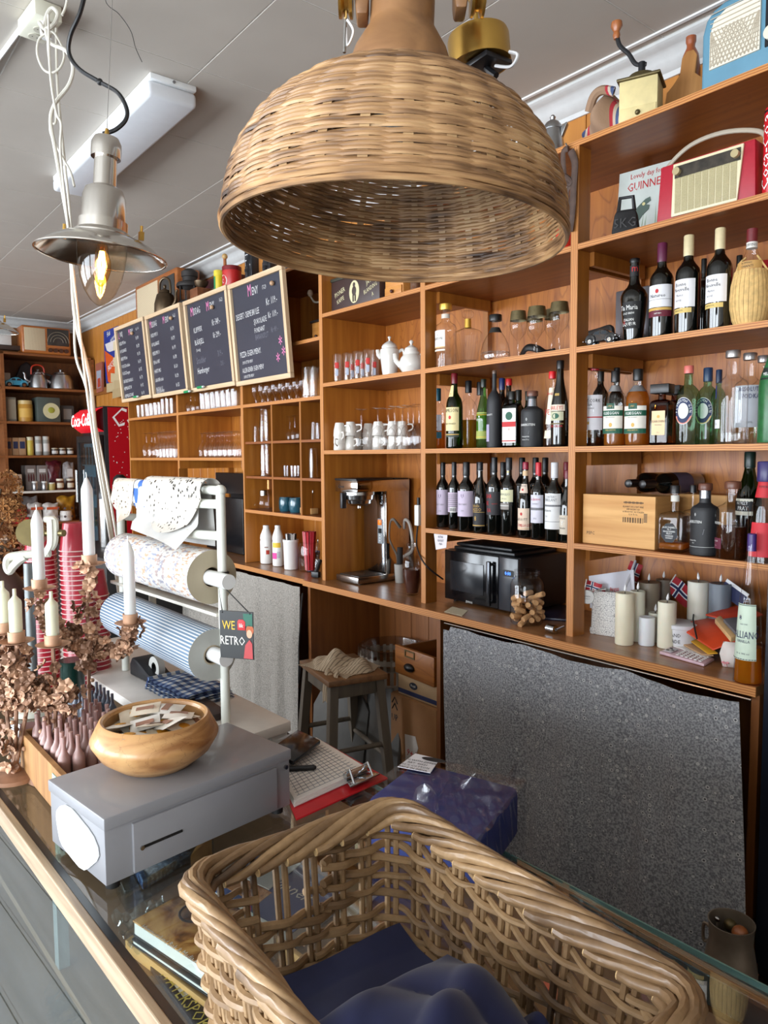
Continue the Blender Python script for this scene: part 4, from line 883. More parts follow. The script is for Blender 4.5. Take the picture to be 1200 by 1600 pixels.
cm=thing('coffee_mill','pale wooden coffee mill with small drawer and dark knob','coffee mill',((a.x+b.x)/2,2.32,zA+.001));W=b.x-a.x
MILL=wood('mill_wood',(214,150,78),(190,122,56),'X',1.4)
box('mill_body',cm,(0,.06,.075),(W,.12,.15),MILL,bevel=.003);dr=box('drawer',cm,(0,-.004,.032),(W*.92,.008,.05),MILL,bevel=.002)
MB().sph((0,-.016,.034),.009,12,8).build('knob',flat((80,40,30),.3),dr);box('makers_plate',cm,(0,-.001,.105),(.035,.003,.04),flat((110,96,80),.4),bevel=.001)
jr=thing('glass_jar','small glass jar of brown powder beside the coffee mill','jar',spot(650,2.33,zA))
MB().lathe([(.028,0),(.031,.01),(.031,.09),(.026,.1)],18).build('jar_glass',GL['clear'],jr);MB().lathe([(.001,.012),(.025,.014),(.026,.07),(.001,.078)],16).build('brown_powder',mat('brown_powder',(100,62,36),.9),jr)
wb_=thing('paper_box','white and blue paper box on top of the dark brown tin','box',(bx.location.x-.09,2.40,zA+H+.021));box('carton',wb_,(0,0,.03),(.07,.05,.06),flat((222,224,226)),bevel=.002);box('blue_print',wb_,(.008,-.0255,.03),(.03,.001,.03),flat((60,90,160)))
# beer glasses and white pots
me=tumbler_me(.030,.150,.82)
for i,(px,Y) in enumerate(((528,2.31),(544,2.33),(560,2.33),(576,2.33),(536,2.41),(552,2.42),(568,2.43),(586,2.45))):
    g=thing('beer_glass','tall beer glass with red printed badge on the teapot shelf','glass',spot(px,Y,zB),R(45),'printed beer glasses beside the teapots')
    link('glass',me,g);p=MB().patch(.0292,.075,.105,-22,22).build('red_badge',flat((196,44,36)),g);MB().patch(.0296,.035,.07,-16,16).build('grey_print',flat((176,180,196)),g)
CER=mat('white_porcelain',(226,222,214),.18,noise=0,coat=.5)
tp=thing('coffee_pot','tall white porcelain coffee pot with domed lid','pot',spot(609,2.42,zB),R(40));k=mpp(tp.location);H=px_h(609,526,2.42,zB);r=15*k
MB().lathe([(r*.68,0),(r*.7,.008),(r*.82,H*.2),(r*.98,H*.5),(r,H*.66),(r*.96,H*.7),(r*.8,H*.72)],24).build('pot_body',CER,tp)
ld=MB().lathe([(r*.82,H*.70),(r*.84,H*.76),(r*.74,H*.80),(r*.66,H*.82),(r*.3,H*.88),(r*.1,H*.90),(r*.1,H*.94),(r*.2,H*.98),(r*.14,H)],24).build('lid',CER,tp)
MB().tube(SP([(-r*.9,0,H*.5),(-r*1.2,0,H*.6),(-r*1.28,0,H*.7)]),[.012]*7+[.010]*6,8).build('spout',CER,tp)
MB().tube(SP([(r*.95,0,H*.63),(r*1.4,0,H*.68),(r*1.55,0,H*.52),(r*1.35,0,H*.32),(r*.95,0,H*.28)]),.008,8).build('handle',CER,tp)
t2=thing('teapot','squat white porcelain teapot half hidden behind the post','pot',spot(643,2.40,zB),R(35));k=mpp(t2.location);H=px_h(643,532,2.40,zB);r=20*k
MB().lathe([(r*.6,0),(r*.62,.008),(r*.95,H*.22),(r,H*.34),(r*.85,H*.5),(r*.62,H*.6),(r*.66,H*.66),(r*.5,H*.66)],24).build('pot_body',CER,t2)
MB().lathe([(r*.6,H*.65),(r*.5,H*.78),(r*.2,H*.85),(r*.08,H*.88),(r*.18,H*.96),(r*.1,H)],24).build('lid',CER,t2)
MB().tube(SP([(-r*.85,0,H*.30),(-r*1.25,0,H*.45),(-r*1.35,0,H*.64)]),[.016,.015,.014,.013,.013,.012,.012,.011,.011,.011,.010,.010,.010],8).build('spout',CER,t2)
MB().tube(SP([(r*.7,0,H*.58),(r*1.3,0,H*.6),(r*1.35,0,H*.38),(r*.95,0,H*.25)]),.007,8).build('handle',CER,t2)
# stacked cups and upturned glasses
def cup_me(r,H):
    return MB().lathe([(r*.95,0),(r,.003),(r*.93,H*.5),(r*.72,H*.93),(r*.66,H),(r*.6,H),(0,H*.98)],22,caps=False).mesh('cup',CER,solid=.0016)
cme=cup_me(.034,.075);cpt=MB().tube(SP([(.030,0,.058),(.055,0,.058),(.058,0,.035),(.032,0,.022)],4),.0045,6).mesh('cup_handle',CER)
for i,(px,Y,n) in enumerate(((531,2.31,3),(548,2.36,2),(557,2.47,3),(576,2.50,3),(591,2.47,2),(600,2.56,3),(614,2.52,2),(628,2.56,2))):
    for j in range(n):
        p=spot(px,Y,zC);p.z+=j*(.036 if n==3 else.077)
        cpo=thing('coffee_cup','white coffee cup upside down in a stack on the stemware shelf','cup',p,R(-60+(i*40 if n==3 else 60)+j*45),'stacked upturned white cups');link('cup',cme,cpo);link('cup_handle',cpt,cpo)
k=mpp(spot(600,2.33,zC));me=wine_me(13*k,px_h(591,638,2.33,zC),False,.58,.085,.74)
row(me,'wine_glass','wine glass standing upside down in front of the white cups','glass',[spot(px,Y,zC) for px,Y in((565,2.29),(591,2.31),(607,2.37),(617,2.29),(638,2.30),(646,2.37),(655,2.29),(629,2.37))],'upturned wine glasses on the cup shelf')
# coffee machine
STEEL=mat('brushed_steel',(170,168,166),.22,1,noise=.04,scale=8);CHR=mat('chrome',(200,204,208),.15,1,noise=0)
km=thing('coffee_machine','chrome filter coffee machine with black lid and brew basket','coffee machine',(-3.175,2.29,zE+.001));hw=.10
zt=hz(519,752,2.29)-zE
box('base_plate',km,(0,.18,.022),(2*hw,.36,.034),STEEL,bevel=.003);box('hot_plate',km,(0,.10,.041),(2*hw-.03,.17,.004),flat((60,56,52),.25),bevel=.001)
for x in(-.08,.08):
    for y in(.03,.33):MB().cyl((x,y,0),(x,y,.006),.012,n=10).build('rubber_foot',BLK,km)
box('column',km,(0,.275,zt/2),(2*hw*.99,.165,zt-.075),mat('mirror_steel',(190,186,182),.08,1,noise=0),bevel=.004)
box('front_strip',km,(.062,.189,zt*.48),(.06,.008,zt-.12),CHR,bevel=.002)
box('head',km,(0,.18,zt-.024),(2*hw,.36,.062),mat('mirror_steel',(190,186,182),.08,1),bevel=.003)
box('lid',km,(-.0,.12,zt+.011),(2*hw*.98,.25,.012),flat((28,28,30),.35),bevel=.004);box('rear_lid',km,(0,.31,zt+.010),(2*hw*.96,.09,.008),flat((34,32,32),.4),bevel=.002)
MB().lathe([(.045,-.075),(.066,-.062),(.070,-.045),(.080,-.04),(.084,-.018),(.090,-.016),(.090,0)],26).build('brew_basket',STEEL,km,loc=(0,.085,zt-.056))
MB().cyl((0,.085,zt-.145),(0,.085,zt-.13),.008,n=10).build('drip_spout',CHR,km)
box('basket_handle',km,(-.01,-.012,zt-.10),(.022,.03,.085),flat((36,36,40),.4),bevel=.005)
pn=box('control_panel',km,(.062,.183,zt*.50),(.044,.004,.135),flat((140,146,150),.4),bevel=.001)
box('orange_switch',pn,(.062,.178,zt*.50+.048),(.026,.008,.028),mat('orange_lamp',(232,110,20),.3,noise=0,emit=.6),bevel=.002);box('display',pn,(.062,.180,zt*.50+.002),(.026,.004,.026),flat((30,32,34),.2));
for i in range(3):box('button',pn,(.062,.180,zt*.50-.022-.015*i),(.016,.004,.008),flat((180,186,190),.4))
m=MB();txt_mb(m,'Crem',.026,FACE((-.045,-.0012,zt-.026)),.9,.2);m.build('lettering',INK['black'],km,sm=False)['kind']='stuff'
ho=tag(MB().tube(SP([(-3.06,2.60,1.22),(-3.02,2.57,1.27),(-2.97,2.56,1.25),(-2.945,2.56,1.15),(-2.98,2.58,1.10),(-3.05,2.58,1.06),(-3.055,2.58,.99),(-3.03,2.58,.95)]),.009,8).build('grey_hose',mat('grey_hose',(150,142,134),.5)),'grey hose looping beside the coffee machine column','hose')
br=thing('dish_brush','grey cup with black brush behind the coffee machine','brush',(-3.005,2.52,zE+.001));MB().lathe([(.026,0),(.032,.1),(.028,.1)],16).build('cup',flat((150,146,140)),br);MB().cyl((0,0,.05),(.0,.0,.19),.016,n=10).build('brush_head',flat((30,28,28),.9),br)
vs_=thing('glass_flask','large dark glass flask with brown liquid beside the post','flask',spot(644,2.34,zE));k=mpp(vs_.location);r,H=15*k,px_h(645,852,2.34,zE)
MB().lathe([(r*.55,0),(r*.7,.01),(r,H*.4),(r*1.02,H*.6),(r*.8,H*.84),(r*.5,H*.92),(r*.52,H)],24).build('flask_glass',GL['clear'],vs_);MB().lathe([(.001,.01),(r*.6,.012),(r*.92,H*.36),(r*.95,H*.52),(.001,H*.52)],22).build('brown_liquid',mat('cocoa',(66,34,24),.25),vs_)
MB().lathe([(r*.54,H*.96),(r*.56,H*1.03),(r*.3,H*1.06),(.0,H*1.06)],20).build('lid',GL['clear'],vs_)
wl=thing('wall_socket_box','white plug box with black cable on the post','plug',(0,0,0));p=PY(654,805,2.34)
MB().box(p,(.03,.03,.10)).build('white_housing',flat((226,224,218),.4),wl,bevel=.004);MB().cyl(p+V((0,0,.05)),p+V((0,0,.085)),.008,n=8).build('black_plug',BLK,wl)
MB().tube(SP([p+V((0,-.005,-.05)),PY(651,850,2.30),PY(658,872,2.235),PY(670,888,2.235),PY(692,905,2.34)]),.004,6).build('cable',flat((22,20,20)),wl)
# ---------------------------------------------------------------- microwave bay
mw=thing('microwave','black microwave oven with glass door and blue clock','microwave',(-2.268,2.365,zE+.001));W=.45;zt=hz(690,857,2.365)-zE
BG=mat('black_gloss',(16,17,20),.15);BS=mat('black_satin',(22,22,25),.4,noise=0)
box('case',mw,(0,.17,zt/2+.006),(W,.31,zt-.012),BS,bevel=.006)
dw=W*.755
dd_=box('door',mw,(-W/2+dw/2,.006,zt/2+.005),(dw-.003,.018,zt-.014),BG,bevel=.004)
box('door_window',dd_,(-W/2+dw*.43,-.0045,zt/2+.005),(dw*.62,.003,zt*.56),mat('oven_window',(40,42,46),.2,noise=0),bevel=.001)
MB().box((-W/2+dw-.035,-.028,zt/2),(.020,.014,zt*.80)).box((-W/2+dw-.035,-.012,zt*.84),(.014,.03,.012)).box((-W/2+dw-.035,-.012,zt*.16),(.014,.03,.012)).build('door_handle',mat('dark_chrome',(70,72,76),.2,.8,noise=0),dd_,bevel=.003)['kind']='stuff'
pn=box('control_panel',mw,(W/2-(W-dw)/2,.006,zt/2+.005),(W-dw-.002,.018,zt-.014),mat('panel_grey',(52,54,60),.25,noise=0),bevel=.003)
dp=box('clock_window',pn,(W/2-(W-dw)/2,-.004,zt*.72),(.06,.002,.028),BLK,bevel=.0)
m=MB();txt_mb(m,'0:00',.022,FACE((W/2-(W-dw)/2,-.0056,zt*.72)),.9);m.build('clock_digits',mat('blue_led',(60,120,255),.4,noise=0,emit=5),dp,sm=False)['kind']='stuff'
m=MB();txt_mb(m,'EVVOLI',.014,FACE((-W/2+dw*.48,-.0042,zt*.07)),.9)
m.build('lettering',INK['white'],dd_,sm=False)['kind']='stuff'
for x in(-.19,.19):
    for y in(.04,.30):MB().cyl((x,y,0),(x,y,.008),.012,n=10).build('foot',BLK,mw)
zt+=zE
tr=thing('oven_tray','stack of black baking trays lying on the microwave','tray',(-2.268,2.52,zt+.001))
for i,(w_,d_,h_) in enumerate(((.37,.28,.016),(.34,.26,.014))):box('tray',tr,(-.01*i,.005,.009+.017*i),(w_,d_,h_),BS,bevel=.005)
nt=thing('note','small handwritten white note pinned under the wine shelf','note',(0,0,0));q0=[PY(678,834,2.235),PY(699,836,2.235),PY(697,856,2.228),PY(681,859,2.226)]
e=V((0,.0008,0));MB().add(q0+[p+e for p in q0],[(0,1,2,3),(7,6,5,4),(0,4,5,1),(1,5,6,2),(2,6,7,3),(3,7,4,0)]).build('paper',flat((226,220,222)),nt,sm=False)
m=MB()
for i,s in enumerate(('SKITNE','GLASSET','Hylle')):txt_mb(m,s,.014,FR((q0[0]*.5+q0[1]*.5)*(1-.25*(i+.7))+(q0[2]*.5+q0[3]*.5)*.25*(i+.7)+V((0,-.0012,0)),q0[1]-q0[0],(0,0,1)),.75,.15)
m.build('handwriting',INK['navy'],nt,sm=False)['kind']='stuff'
cj=thing('cork_jar','big clear glass jar half full of wine corks','jar',PZ(816,978,zE)+V((-.02,.05,.001)));k=mpp(cj.location);r,H=26*k,px_h(816,890,cj.location.y,zE)
MB().lathe([(r*.9,0),(r*.98,.006),(r,.02),(r,H*.74),(r*.9,H*.82),(r*.72,H*.87),(r*.72,H*.90),(r*.78,H*.91),(r*.78,H*.94),(r*.72,H*.95),(r*.76,H*.96),(r*.76,H)],30).build('jar_glass',GL['clear'],cj)
cork=MB().lathe([(.0105,0),(.0112,.002),(.0112,.038),(.0105,.040)],12).mesh('cork',mat('cork',(190,146,100),.85,noise=.16,scale=70,bump=.3))
rn=random.Random(4)
lv=0;cn=0
for lay in range(6):
    for i in range(6):
        a=2*pi*i/6+lay*.5;rr=r*(.60 if i%3 else.50);
        if lay==5 and i%2:continue
        tag(link('cork',cork,None,cj.location+V((cos(a)*rr,sin(a)*rr,.016+lay*.0195+.004*(i%2))),(R(90+rn.uniform(-25,25)),R(rn.uniform(-20,20)),a+R(90*rn.random()))),'used wine cork lying in the big clear glass jar','cork','wine corks in the glass jar')
rc_=thing('price_card','cream paper card lying before the microwave','card',(0,0,0));sheet('card',None,None,[PH(694,956,.001),PH(707,948,.001),PH(731,954,.001),PH(722,963,.001)],.001,flat((216,204,176)),0,rc_)
ro=thing('steel_pepper_mill','small chrome cylinder lying on the worktop by the post','cylinder',(0,0,0));MB().cyl(PH(856,981,.018),PH(868,984,.018),.016,n=18).build('drum',CHR,ro);MB().cyl(PH(868,984,.018),PH(880,979,.018),.006,n=10).build('shaft',CHR,ro)
sheet('magazine','dark glossy magazine behind the cork jar','magazine',[PH(842,968,.001),PH(846,945,.001),PH(893,950,.001),PH(893,972,.001)],.010,mat('dark_cover',(40,40,60),.3,noise=.4,scale=24))
# ---------------------------------------------------------------- bay of cubby holes
me=wine_me(.034,.120,True,.70,.3,.9)
for i,px in enumerate((401,411,420,431,442,453,464,475)):
    tag(link('dessert_glass',me,None,spot(px,2.31,zb2)),'short stemmed dessert glass in the row under the right menu board','glass','dessert glasses above the cubby holes')
    if px>402:tag(link('dessert_glass',me,None,spot(px+5,2.40,zb2)),'short stemmed dessert glass in the row under the right menu board','glass','dessert glasses above the cubby holes')
row(tumbler_me(.042,.17,.9),'cut_tumbler','tall cut glass tumbler at the right end above the cubby holes','glass',[spot(px,Y,zb2) for px,Y in((482,2.30),(493,2.32),(486,2.44))],'cut tumblers above the cubby holes')
tm=tumbler_me(.031,.098)
def inv_row(pts,name,label,cat,group,me=tm,H=.098):
    for p in pts:tag(link(name,me,None,p+V((0,0,H)),(pi,0,0)),label,cat,group)
lb='plain tumbler upside down in the left stack of the top cubby row'
inv_row([spot(413,2.36,1.709)+V((0,0,.036*i)) for i in range(4)]+[spot(402,2.34,1.709)],'tumbler',lb,'glass','tumblers in the top left cubby')
row(wine_me(.030,.150,False,.5,.1,.8),'stem_glass','small stem glass upside down in the middle cubby hole','glass',[spot(px,Y,1.709) for px,Y in((444,2.36),(453,2.38),(461,2.34),(455,2.47))],'stem glasses in the middle cubby')
inv_row([spot(px,Y,1.709)+V((0,0,z)) for px,Y,z in((483,2.34,0),(493,2.33,0),(483,2.34,.099),(487,2.44,0))],'tumbler','ribbed tumbler upside down in the right cubby hole','glass','tumblers in the top right cubby')
inv_row([spot(414,2.36,1.493)+V((0,0,.036*i)) for i in range(4)],'tumbler','tumbler upside down in the left stack of the second cubby row','glass','tumblers in the second left cubby')
row(tumbler_me(.021,.066,.85),'shot_glass','small shot glass in the middle cubby hole row','glass',[spot(436+5.6*i,2.34+.05*(i%2),1.493) for i in range(6)],'shot glasses in the cubby hole')
inv_row([spot(489,2.34,1.493)+V((0,0,.036*i)) for i in range(3)],'tumbler','tumbler upside down in the right stack of the second cubby row','glass','tumblers in the second right cubby')
sj=thing('storage_jar','small round jar with steel lid in the lower left cubby','jar',spot(413,2.36,1.281));MB().lathe([(.034,0),(.040,.02),(.034,.07),(.026,.085)],18).build('jar_glass',GL['clear'],sj);MB().lathe([(.028,.085),(.028,.115),(.02,.12)],18).build('steel_lid',STEEL,sj)
s2=thing('spice_jar','tall jar with copper top behind the steel lidded jar','jar',spot(421,2.44,1.281));MB().lathe([(.030,0),(.030,.12)],18).build('jar_glass',GL['clear'],s2);MB().lathe([(.032,.12),(.032,.18),(.03,.182)],18).build('copper_top',mat('copper_lid',(206,140,84),.3,.7),s2)
gb=thing('glass_bird','small clear glass bird in the lower left cubby','figurine',spot(398,2.33,1.281));MB().sph((0,0,.022),(.03,.018,.022),14,10).build('bird_body',GL['clear'],gb);MB().sph((-.026,0,.048),.012,12,8).build('bird_head',GL['clear'],gb)
TEAL=mat('teal_glaze',(38,84,100),.18,noise=.04,coat=.6)
for i,(px,Y) in enumerate(((446,2.34),(463,2.34))):
    t=thing('mug',('front' if i==0 else 'rear')+' of the two dark teal mugs in the cubby hole','mug',spot(px,Y,1.281),R(100));MB().lathe([(.036,0),(.043,.02),(.044,.06),(.038,.088),(.035,.088),(.04,.05),(.034,.01),(0,.01)],22).build('mug_body',TEAL,t);MB().tube(SP([(.04,0,.07),(.066,0,.07),(.066,0,.03),(.042,0,.024)],4),.006,6).build('handle',TEAL,t)
kr=thing('cutlery_rack','small pale wooden rack holding upright knives in the cubby','rack',spot(483,2.34,1.281));box('rack_block',kr,(0,0,.018),(.12,.05,.034),wood('rack_wood',(214,170,112),(190,142,88),'X',1.2),bevel=.002)
for i in range(9):tag(MB().box(kr.location+V((-.05+.0125*i,(i%2)*.016-.008,.08)),(.006,.003,.09)).sph(kr.location+V((-.05+.0125*i,(i%2)*.016-.008,.130)),(.006,.003,.014),8,6).build('table_knife',STEEL),'steel cutlery handle standing in the small wooden rack','knife','cutlery in the wooden rack')['parts']='one'
# bottom of the cubby bay
def sauce(label,px,w,lab):
    t=thing('squeeze_bottle',label,'bottle',spot(px,2.34,zE),R(45));k=mpp(t.location);r=w/2*k;H=px_h(px,821,2.34,zE);PL=mat('white_plastic',(232,230,226),.3,noise=0)
    MB().lathe([(r*.92,0),(r,.006),(r,H*.58),(r*.94,H*.62),(r,H*.66),(r*.94,H*.74),(r*.5,H*.92),(r*.48,H*.92)],22).build('bottle_body',PL,t)
    MB().lathe([(r*.5,H*.92),(r*.5,H*.995),(r*.45,H)],20).build('cap',PL,t)
    for n,z0,z1,a0,a1,col in lab:MB().patch(r+.0006,H*z0,H*z1,a0,a1).build(n,flat(col),t)
    return t
sauce('white plastic sauce bottle with small red print',417,20,[('red_print',.25,.36,10,40,(186,60,44)),('grey_print',.42,.45,-5,30,(150,120,110))])
sauce('white plastic sauce bottle with yellow and pink label',435,18,[('yellow_label',.46,.58,-50,40,(232,190,60)),('pink_label',.18,.33,-60,0,(222,60,150)),('grey_print',.2,.36,4,34,(190,190,196))])
st=thing('straw_tub','white ribbed tub full of black and white paper straws','tub',spot(455,2.33,zE));k=mpp(st.location);r=12*k;H=px_h(455,843,2.33,zE)
MB().lathe([(r*.88,0),(r*.9,.005),(r,H*.9),(r*1.05,H*.92),(r*1.05,H),(r*.96,H),(r*.85,.02),(0,.02)],22).build('tub_body',mat('white_plastic',(232,230,226),.3),st)
sm=[MB().cyl((0,0,0),(0,0,.19),.0035,n=6).mesh('straw',m_) for m_ in(flat((34,32,34)),flat((220,216,210)))]
rn=random.Random(2)
for i in range(26):
    a=2.4*i;rr=r*.7*math.sqrt((i+.5)/26);tag(link('paper_straw',sm[i%2],None,st.location+V((cos(a)*rr*.62,sin(a)*rr*.62,.024)),(R(sin(a)*-4),R(cos(a)*4),0)),'black or white paper straw standing in the white tub','straw','straws in the white tub')
rj=thing('straw_jar','glass jar of red wrapped straws','jar',spot(484,2.37,zE));k=mpp(rj.location);r=17*k;H=px_h(484,848,2.37,zE)
MB().lathe([(r*.9,0),(r,.02),(r,H*.8),(r*.85,H)],22).build('jar_glass',GL['clear'],rj)
sm=[MB().cyl((0,0,0),(0,0,.23),.0055,n=6).mesh('wrapped_straw',m_) for m_ in(flat((178,30,44)),flat((206,120,124)))]
for i in range(26):
    a=2.4*i;rr=r*.62*math.sqrt((i+.5)/26);tag(link('wrapped_straw',sm[i%3==2],None,rj.location+V((cos(a)*rr*.6,sin(a)*rr*.6,.006)),(R(sin(a)*-3.5),R(cos(a)*3.5),0)),'red wrapped straw standing in the glass jar','straw','red straws in the glass jar')
bc=thing('polka_cup','small blue cup with white dots holding teaspoons','cup',PZ(485,890,zE)+V((-.02,.03,.001)));k=mpp(bc.location);r=12.5*k;H=.105
def dots(name,c1,c2,sc,rad):
    if name in _M:return _M[name]
    N=NT(name);vo=N.n('ShaderNodeTexVoronoi',Scale=sc);vo.inputs['Randomness'].default_value=0;N.l(N.coord(),vo.inputs['Vector']);N.l(N.ramp(vo.outputs['Distance'],[(rad,lin(c2)),(rad+.02,lin(c1))]),N.b.inputs['Base Color']);N.set(Roughness=.4);_M[name]=N.m;return N.m
MB().lathe([(r*.6,0),(r*.64,.006),(r,H),(r*.94,H),(r*.55,.01),(0,.01)],24).build('cup_body',dots('polka',(44,70,130),(222,226,232),100,.3),bc)
for i in range(5):tag(MB().cyl(bc.location+V((.006*i-.01,.004*i-.008,.014)),bc.location+V((.012*i-.02,.01*i-.02,.16)),.0022,n=6).sph(bc.location+V((.012*i-.02,.01*i-.02,.17)),(.008,.003,.012),8,6).build('teaspoon',STEEL),'steel teaspoon standing in the blue dotted cup','spoon','teaspoons in the dotted cup')
bo=thing('bottle_opener','black corkscrew handle lying at the worktop step','opener',(0,0,0));MB().box(PZ(494,903,zE)+V((0,0,.02)),(.05,.03,.035),R(20)).build('grip',BS,bo,bevel=.005);MB().cyl(PZ(494,903,zE)+V((0,.0,.035)),PZ(494,903,zE)+V((-.0,.03,.10)),.012,n=8).build('lever',BS,bo)
# ---------------------------------------------------------------- two far bays
lb='glass in the tumbler row under the second menu board'
row(tumbler_me(.034,.135,.8),'tumbler',lb,'glass',[spot(318+8.2*i,2.31,zb2) for i in range(7)]+[spot(322+8.2*i,2.41,zb2) for i in range(7)],'tumblers under the second menu board',(Xab,X10))
row(wine_me(.04,.19,False,.42,.085,.8),'wine_glass','upturned wine glass left of the tumblers under the third menu board','glass',[spot(px,Y,zb2) for px,Y in((298,2.32),(305,2.33),(310,2.42))],'upturned glasses left of the tumblers',(Xab,X10))
row(wine_me(.036,.178,False,.62,.14,.82,.34),'beer_glass','stemmed beer glass upside down above the dark opening','glass',[spot(317+7.6*i,2.34,zb3) for i in range(8)]+[spot(321+7.6*i,2.45,zb3) for i in range(8)],'beer glasses above the dark opening',(Xab,X10))
row(tumbler_me(.032,.105,.8),'tumbler','short tumbler in the row under the left menu board','glass',[spot(212+6.6*i,2.31,zb2) for i in range(7)]+[spot(215+6.6*i,2.41,zb2) for i in range(6)],'tumblers under the left menu board',(XaL,Xab))
row(tumbler_me(.034,.135,.85),'milky_tumbler','taller cloudy plastic tumbler right of the short tumblers','glass',[spot(257+7*i,2.32,zb2) for i in range(3)],'cloudy tumblers',(XaL,Xab))
row(wine_me(.043,.205,False,.62,.085,.78),'wine_glass','big wine glass upside down beside the drinks cooler','glass',[spot(213+8.4*i,2.33,zb3) for i in range(4)]+[spot(218+8.4*i,2.45,zb3) for i in range(4)],'wine glasses by the cooler',(XaL,Xab))
row(wine_me(.031,.205,False,.66,.1,.85),'champagne_flute','champagne flute upside down right of the big wine glasses','glass',[spot(248+5.4*i,2.32,zb3) for i in range(6)]+[spot(250+5.4*i,2.43,zb3) for i in range(5)],'flutes right of the wine glasses',(XaL,Xab))
DKM=mat('dark_glaze',(26,36,44),.2,noise=.05,coat=.5)
for i,px in enumerate((234,252)):
    t=thing('mug',('left' if i==0 else 'right')+' of the two dark mugs above the lace cloths','mug',spot(px,2.36,1.281),R(20));MB().lathe([(.05,0),(.056,.02),(.056,.10),(.052,.10),(.05,.02),(0,.02)],20).build('mug_body',DKM,t);MB().tube(SP([(.05,0,.08),(.085,0,.08),(.085,0,.03),(.052,0,.024)],4),.007,6).build('handle',DKM,t)
row(tumbler_me(.036,.13,.85),'tumbler','tumbler in the lower row beside the dark mugs','glass',[spot(262+6*i,2.34,1.281) for i in range(4)],'tumblers beside the dark mugs',(XaL,Xab))
# ================================================================ menu boards
FRM=wood('pale_frame_wood',(220,194,160),(196,164,126),'X',1.4,coat=0,rough=.6)
FRMV=wood('pale_frame_wood_upright',(220,194,160),(196,164,126),'Z',1.4,coat=0,rough=.6)
SLATE=mat('chalk_slate',(52,54,66),.34,noise=.05,scale=3)
CHALK=mat('white_chalk',(206,204,204),.9,noise=0);PINKC=mat('pink_chalk',(226,130,176),.9,noise=0);DIM=mat('faint_chalk',(112,110,120),.9,noise=0)
BW,BH=.640,.612
def menu(label,xc,zc,lines,peg):
    t=thing('menu_board',label,'menu board',(xc,2.175,zc),rot=(R(4.5),0,0))
    for s in(-1,1):
        MB().box((0,-.004,s*(BH/2-.014)),(BW,.026,.028)).build('frame_rail',FRM,t,sm=False,bevel=.002)
        MB().box((s*(BW/2-.014),-.004,0),(.028,.026,BH-.057)).build('frame_stile',FRMV,t,sm=False,bevel=.002)
    sl=MB().box((0,.004,0),(BW-.054,.008,BH-.054)).build('slate',SLATE,t,sm=False)
    MB().box((0,.052,.285),(.03,.086,.014)).build('hanger',STEEL,t)
    m=MB()
    for L in lines:
        s,x,z,q,c=L[:5];sx=L[5] if len(L)>5 else.62
        m.mat(c);w_=max((v[0] for v in letters(s)[0]),default=0)*q*sx*1.12
        txt_mb(m,s,q*1.12,FR((x+w_,-.0012,z),(1,0,.02),(0,0,1)),sx,.06)
    m.build('chalk_lettering',[CHALK,PINKC,DIM],sl,sm=False)['kind']='stuff'
    MB().sph((peg[0],-.012,peg[1]),.014,14,10).build('wooden_peg',wood('peg',(196,160,124),(170,130,96),'X',2),t)
    return t
PTS=[(-5.892,2.377),(-5.215,2.372),(-4.518,2.366),(-3.858,2.358)]
X0=-.27
def price(z,name,pr,c=0,q=.034):return[(name,X0,z,q,c,.55),('Kr '+pr,.10,z+.004,q,c,.55)]
menu('leftmost menu board, dense with small lines of prices',*PTS[0],[('L',X0,.235,.062,1),('UNSJ',X0+.028,.235,.05,0,.55),('M',-.04,.235,.062,1),('ENY',.0,.235,.05,0,.55),('KL 11-16',.12,.24,.024,0)]+sum([price(.17-.061*i,n,p) for i,(n,p) in enumerate((('FISKESUPPE liten','189.'),('BOUILLABAISSE','239.'),('REKESUPPE liten','159.'),('FOCACCIA m/skinke','179.'),('FOCACCIA vegetar','175.'),('GRATINERT BROKKOLI','179.'),('HJEMMELAGET PAI','195.'),('HJEMMELAGET KAKE','119.')))],[]),(.06,.215))
menu('menu board with seven priced dishes, second from the left',*PTS[1],[('M',X0,.235,.066,1),('IDDAG',X0+.036,.232,.052,0,.55),('M',-.02,.235,.066,1),('ENY',.025,.232,.052,0,.55),('16-21',.16,.24,.03,0)]+sum([price(.155-.066*i,n,p) for i,(n,p) in enumerate((('FISKESUPPE 1/1','219.'),('BOUILLABAISSE','299.'),('REKESUPPE 1/1','199.'),('FISH & CHIPS','249.'),('HAVETS MIKS','269.'),('LASAGNE m/salat','239.'),('BACALAO 1/1','325.')))],[])+[('PIZZA EGEN MENY',X0,-.262,.026,0)],(.15,.225))
menu('menu board with smudged faint lines at the bottom, third from the left',*PTS[2],[('M',X0+.03,.225,.075,1),('IDDAG',X0+.07,.222,.056,0,.55),('M',-.0,.225,.075,1),('ENY',.05,.222,.056,0,.55),('16-21',.19,.236,.03,0),('KLIPPFISK',X0+.05,.10,.044,0),('Kr 349.-',.06,.115,.05,0),('BLÅSKJELL',X0+.05,.02,.044,0),('Kr 299.-',.06,.035,.046,0),('(Torsdag)',X0+.06,-.035,.024,0),('Snadder',X0+.05,-.10,.056,2,.7),('319.-',.10,-.085,.05,2),('Hamburger',X0+.05,-.175,.05,0,.7),('215.-',.13,-.15,.036,2)],(.10,.205))
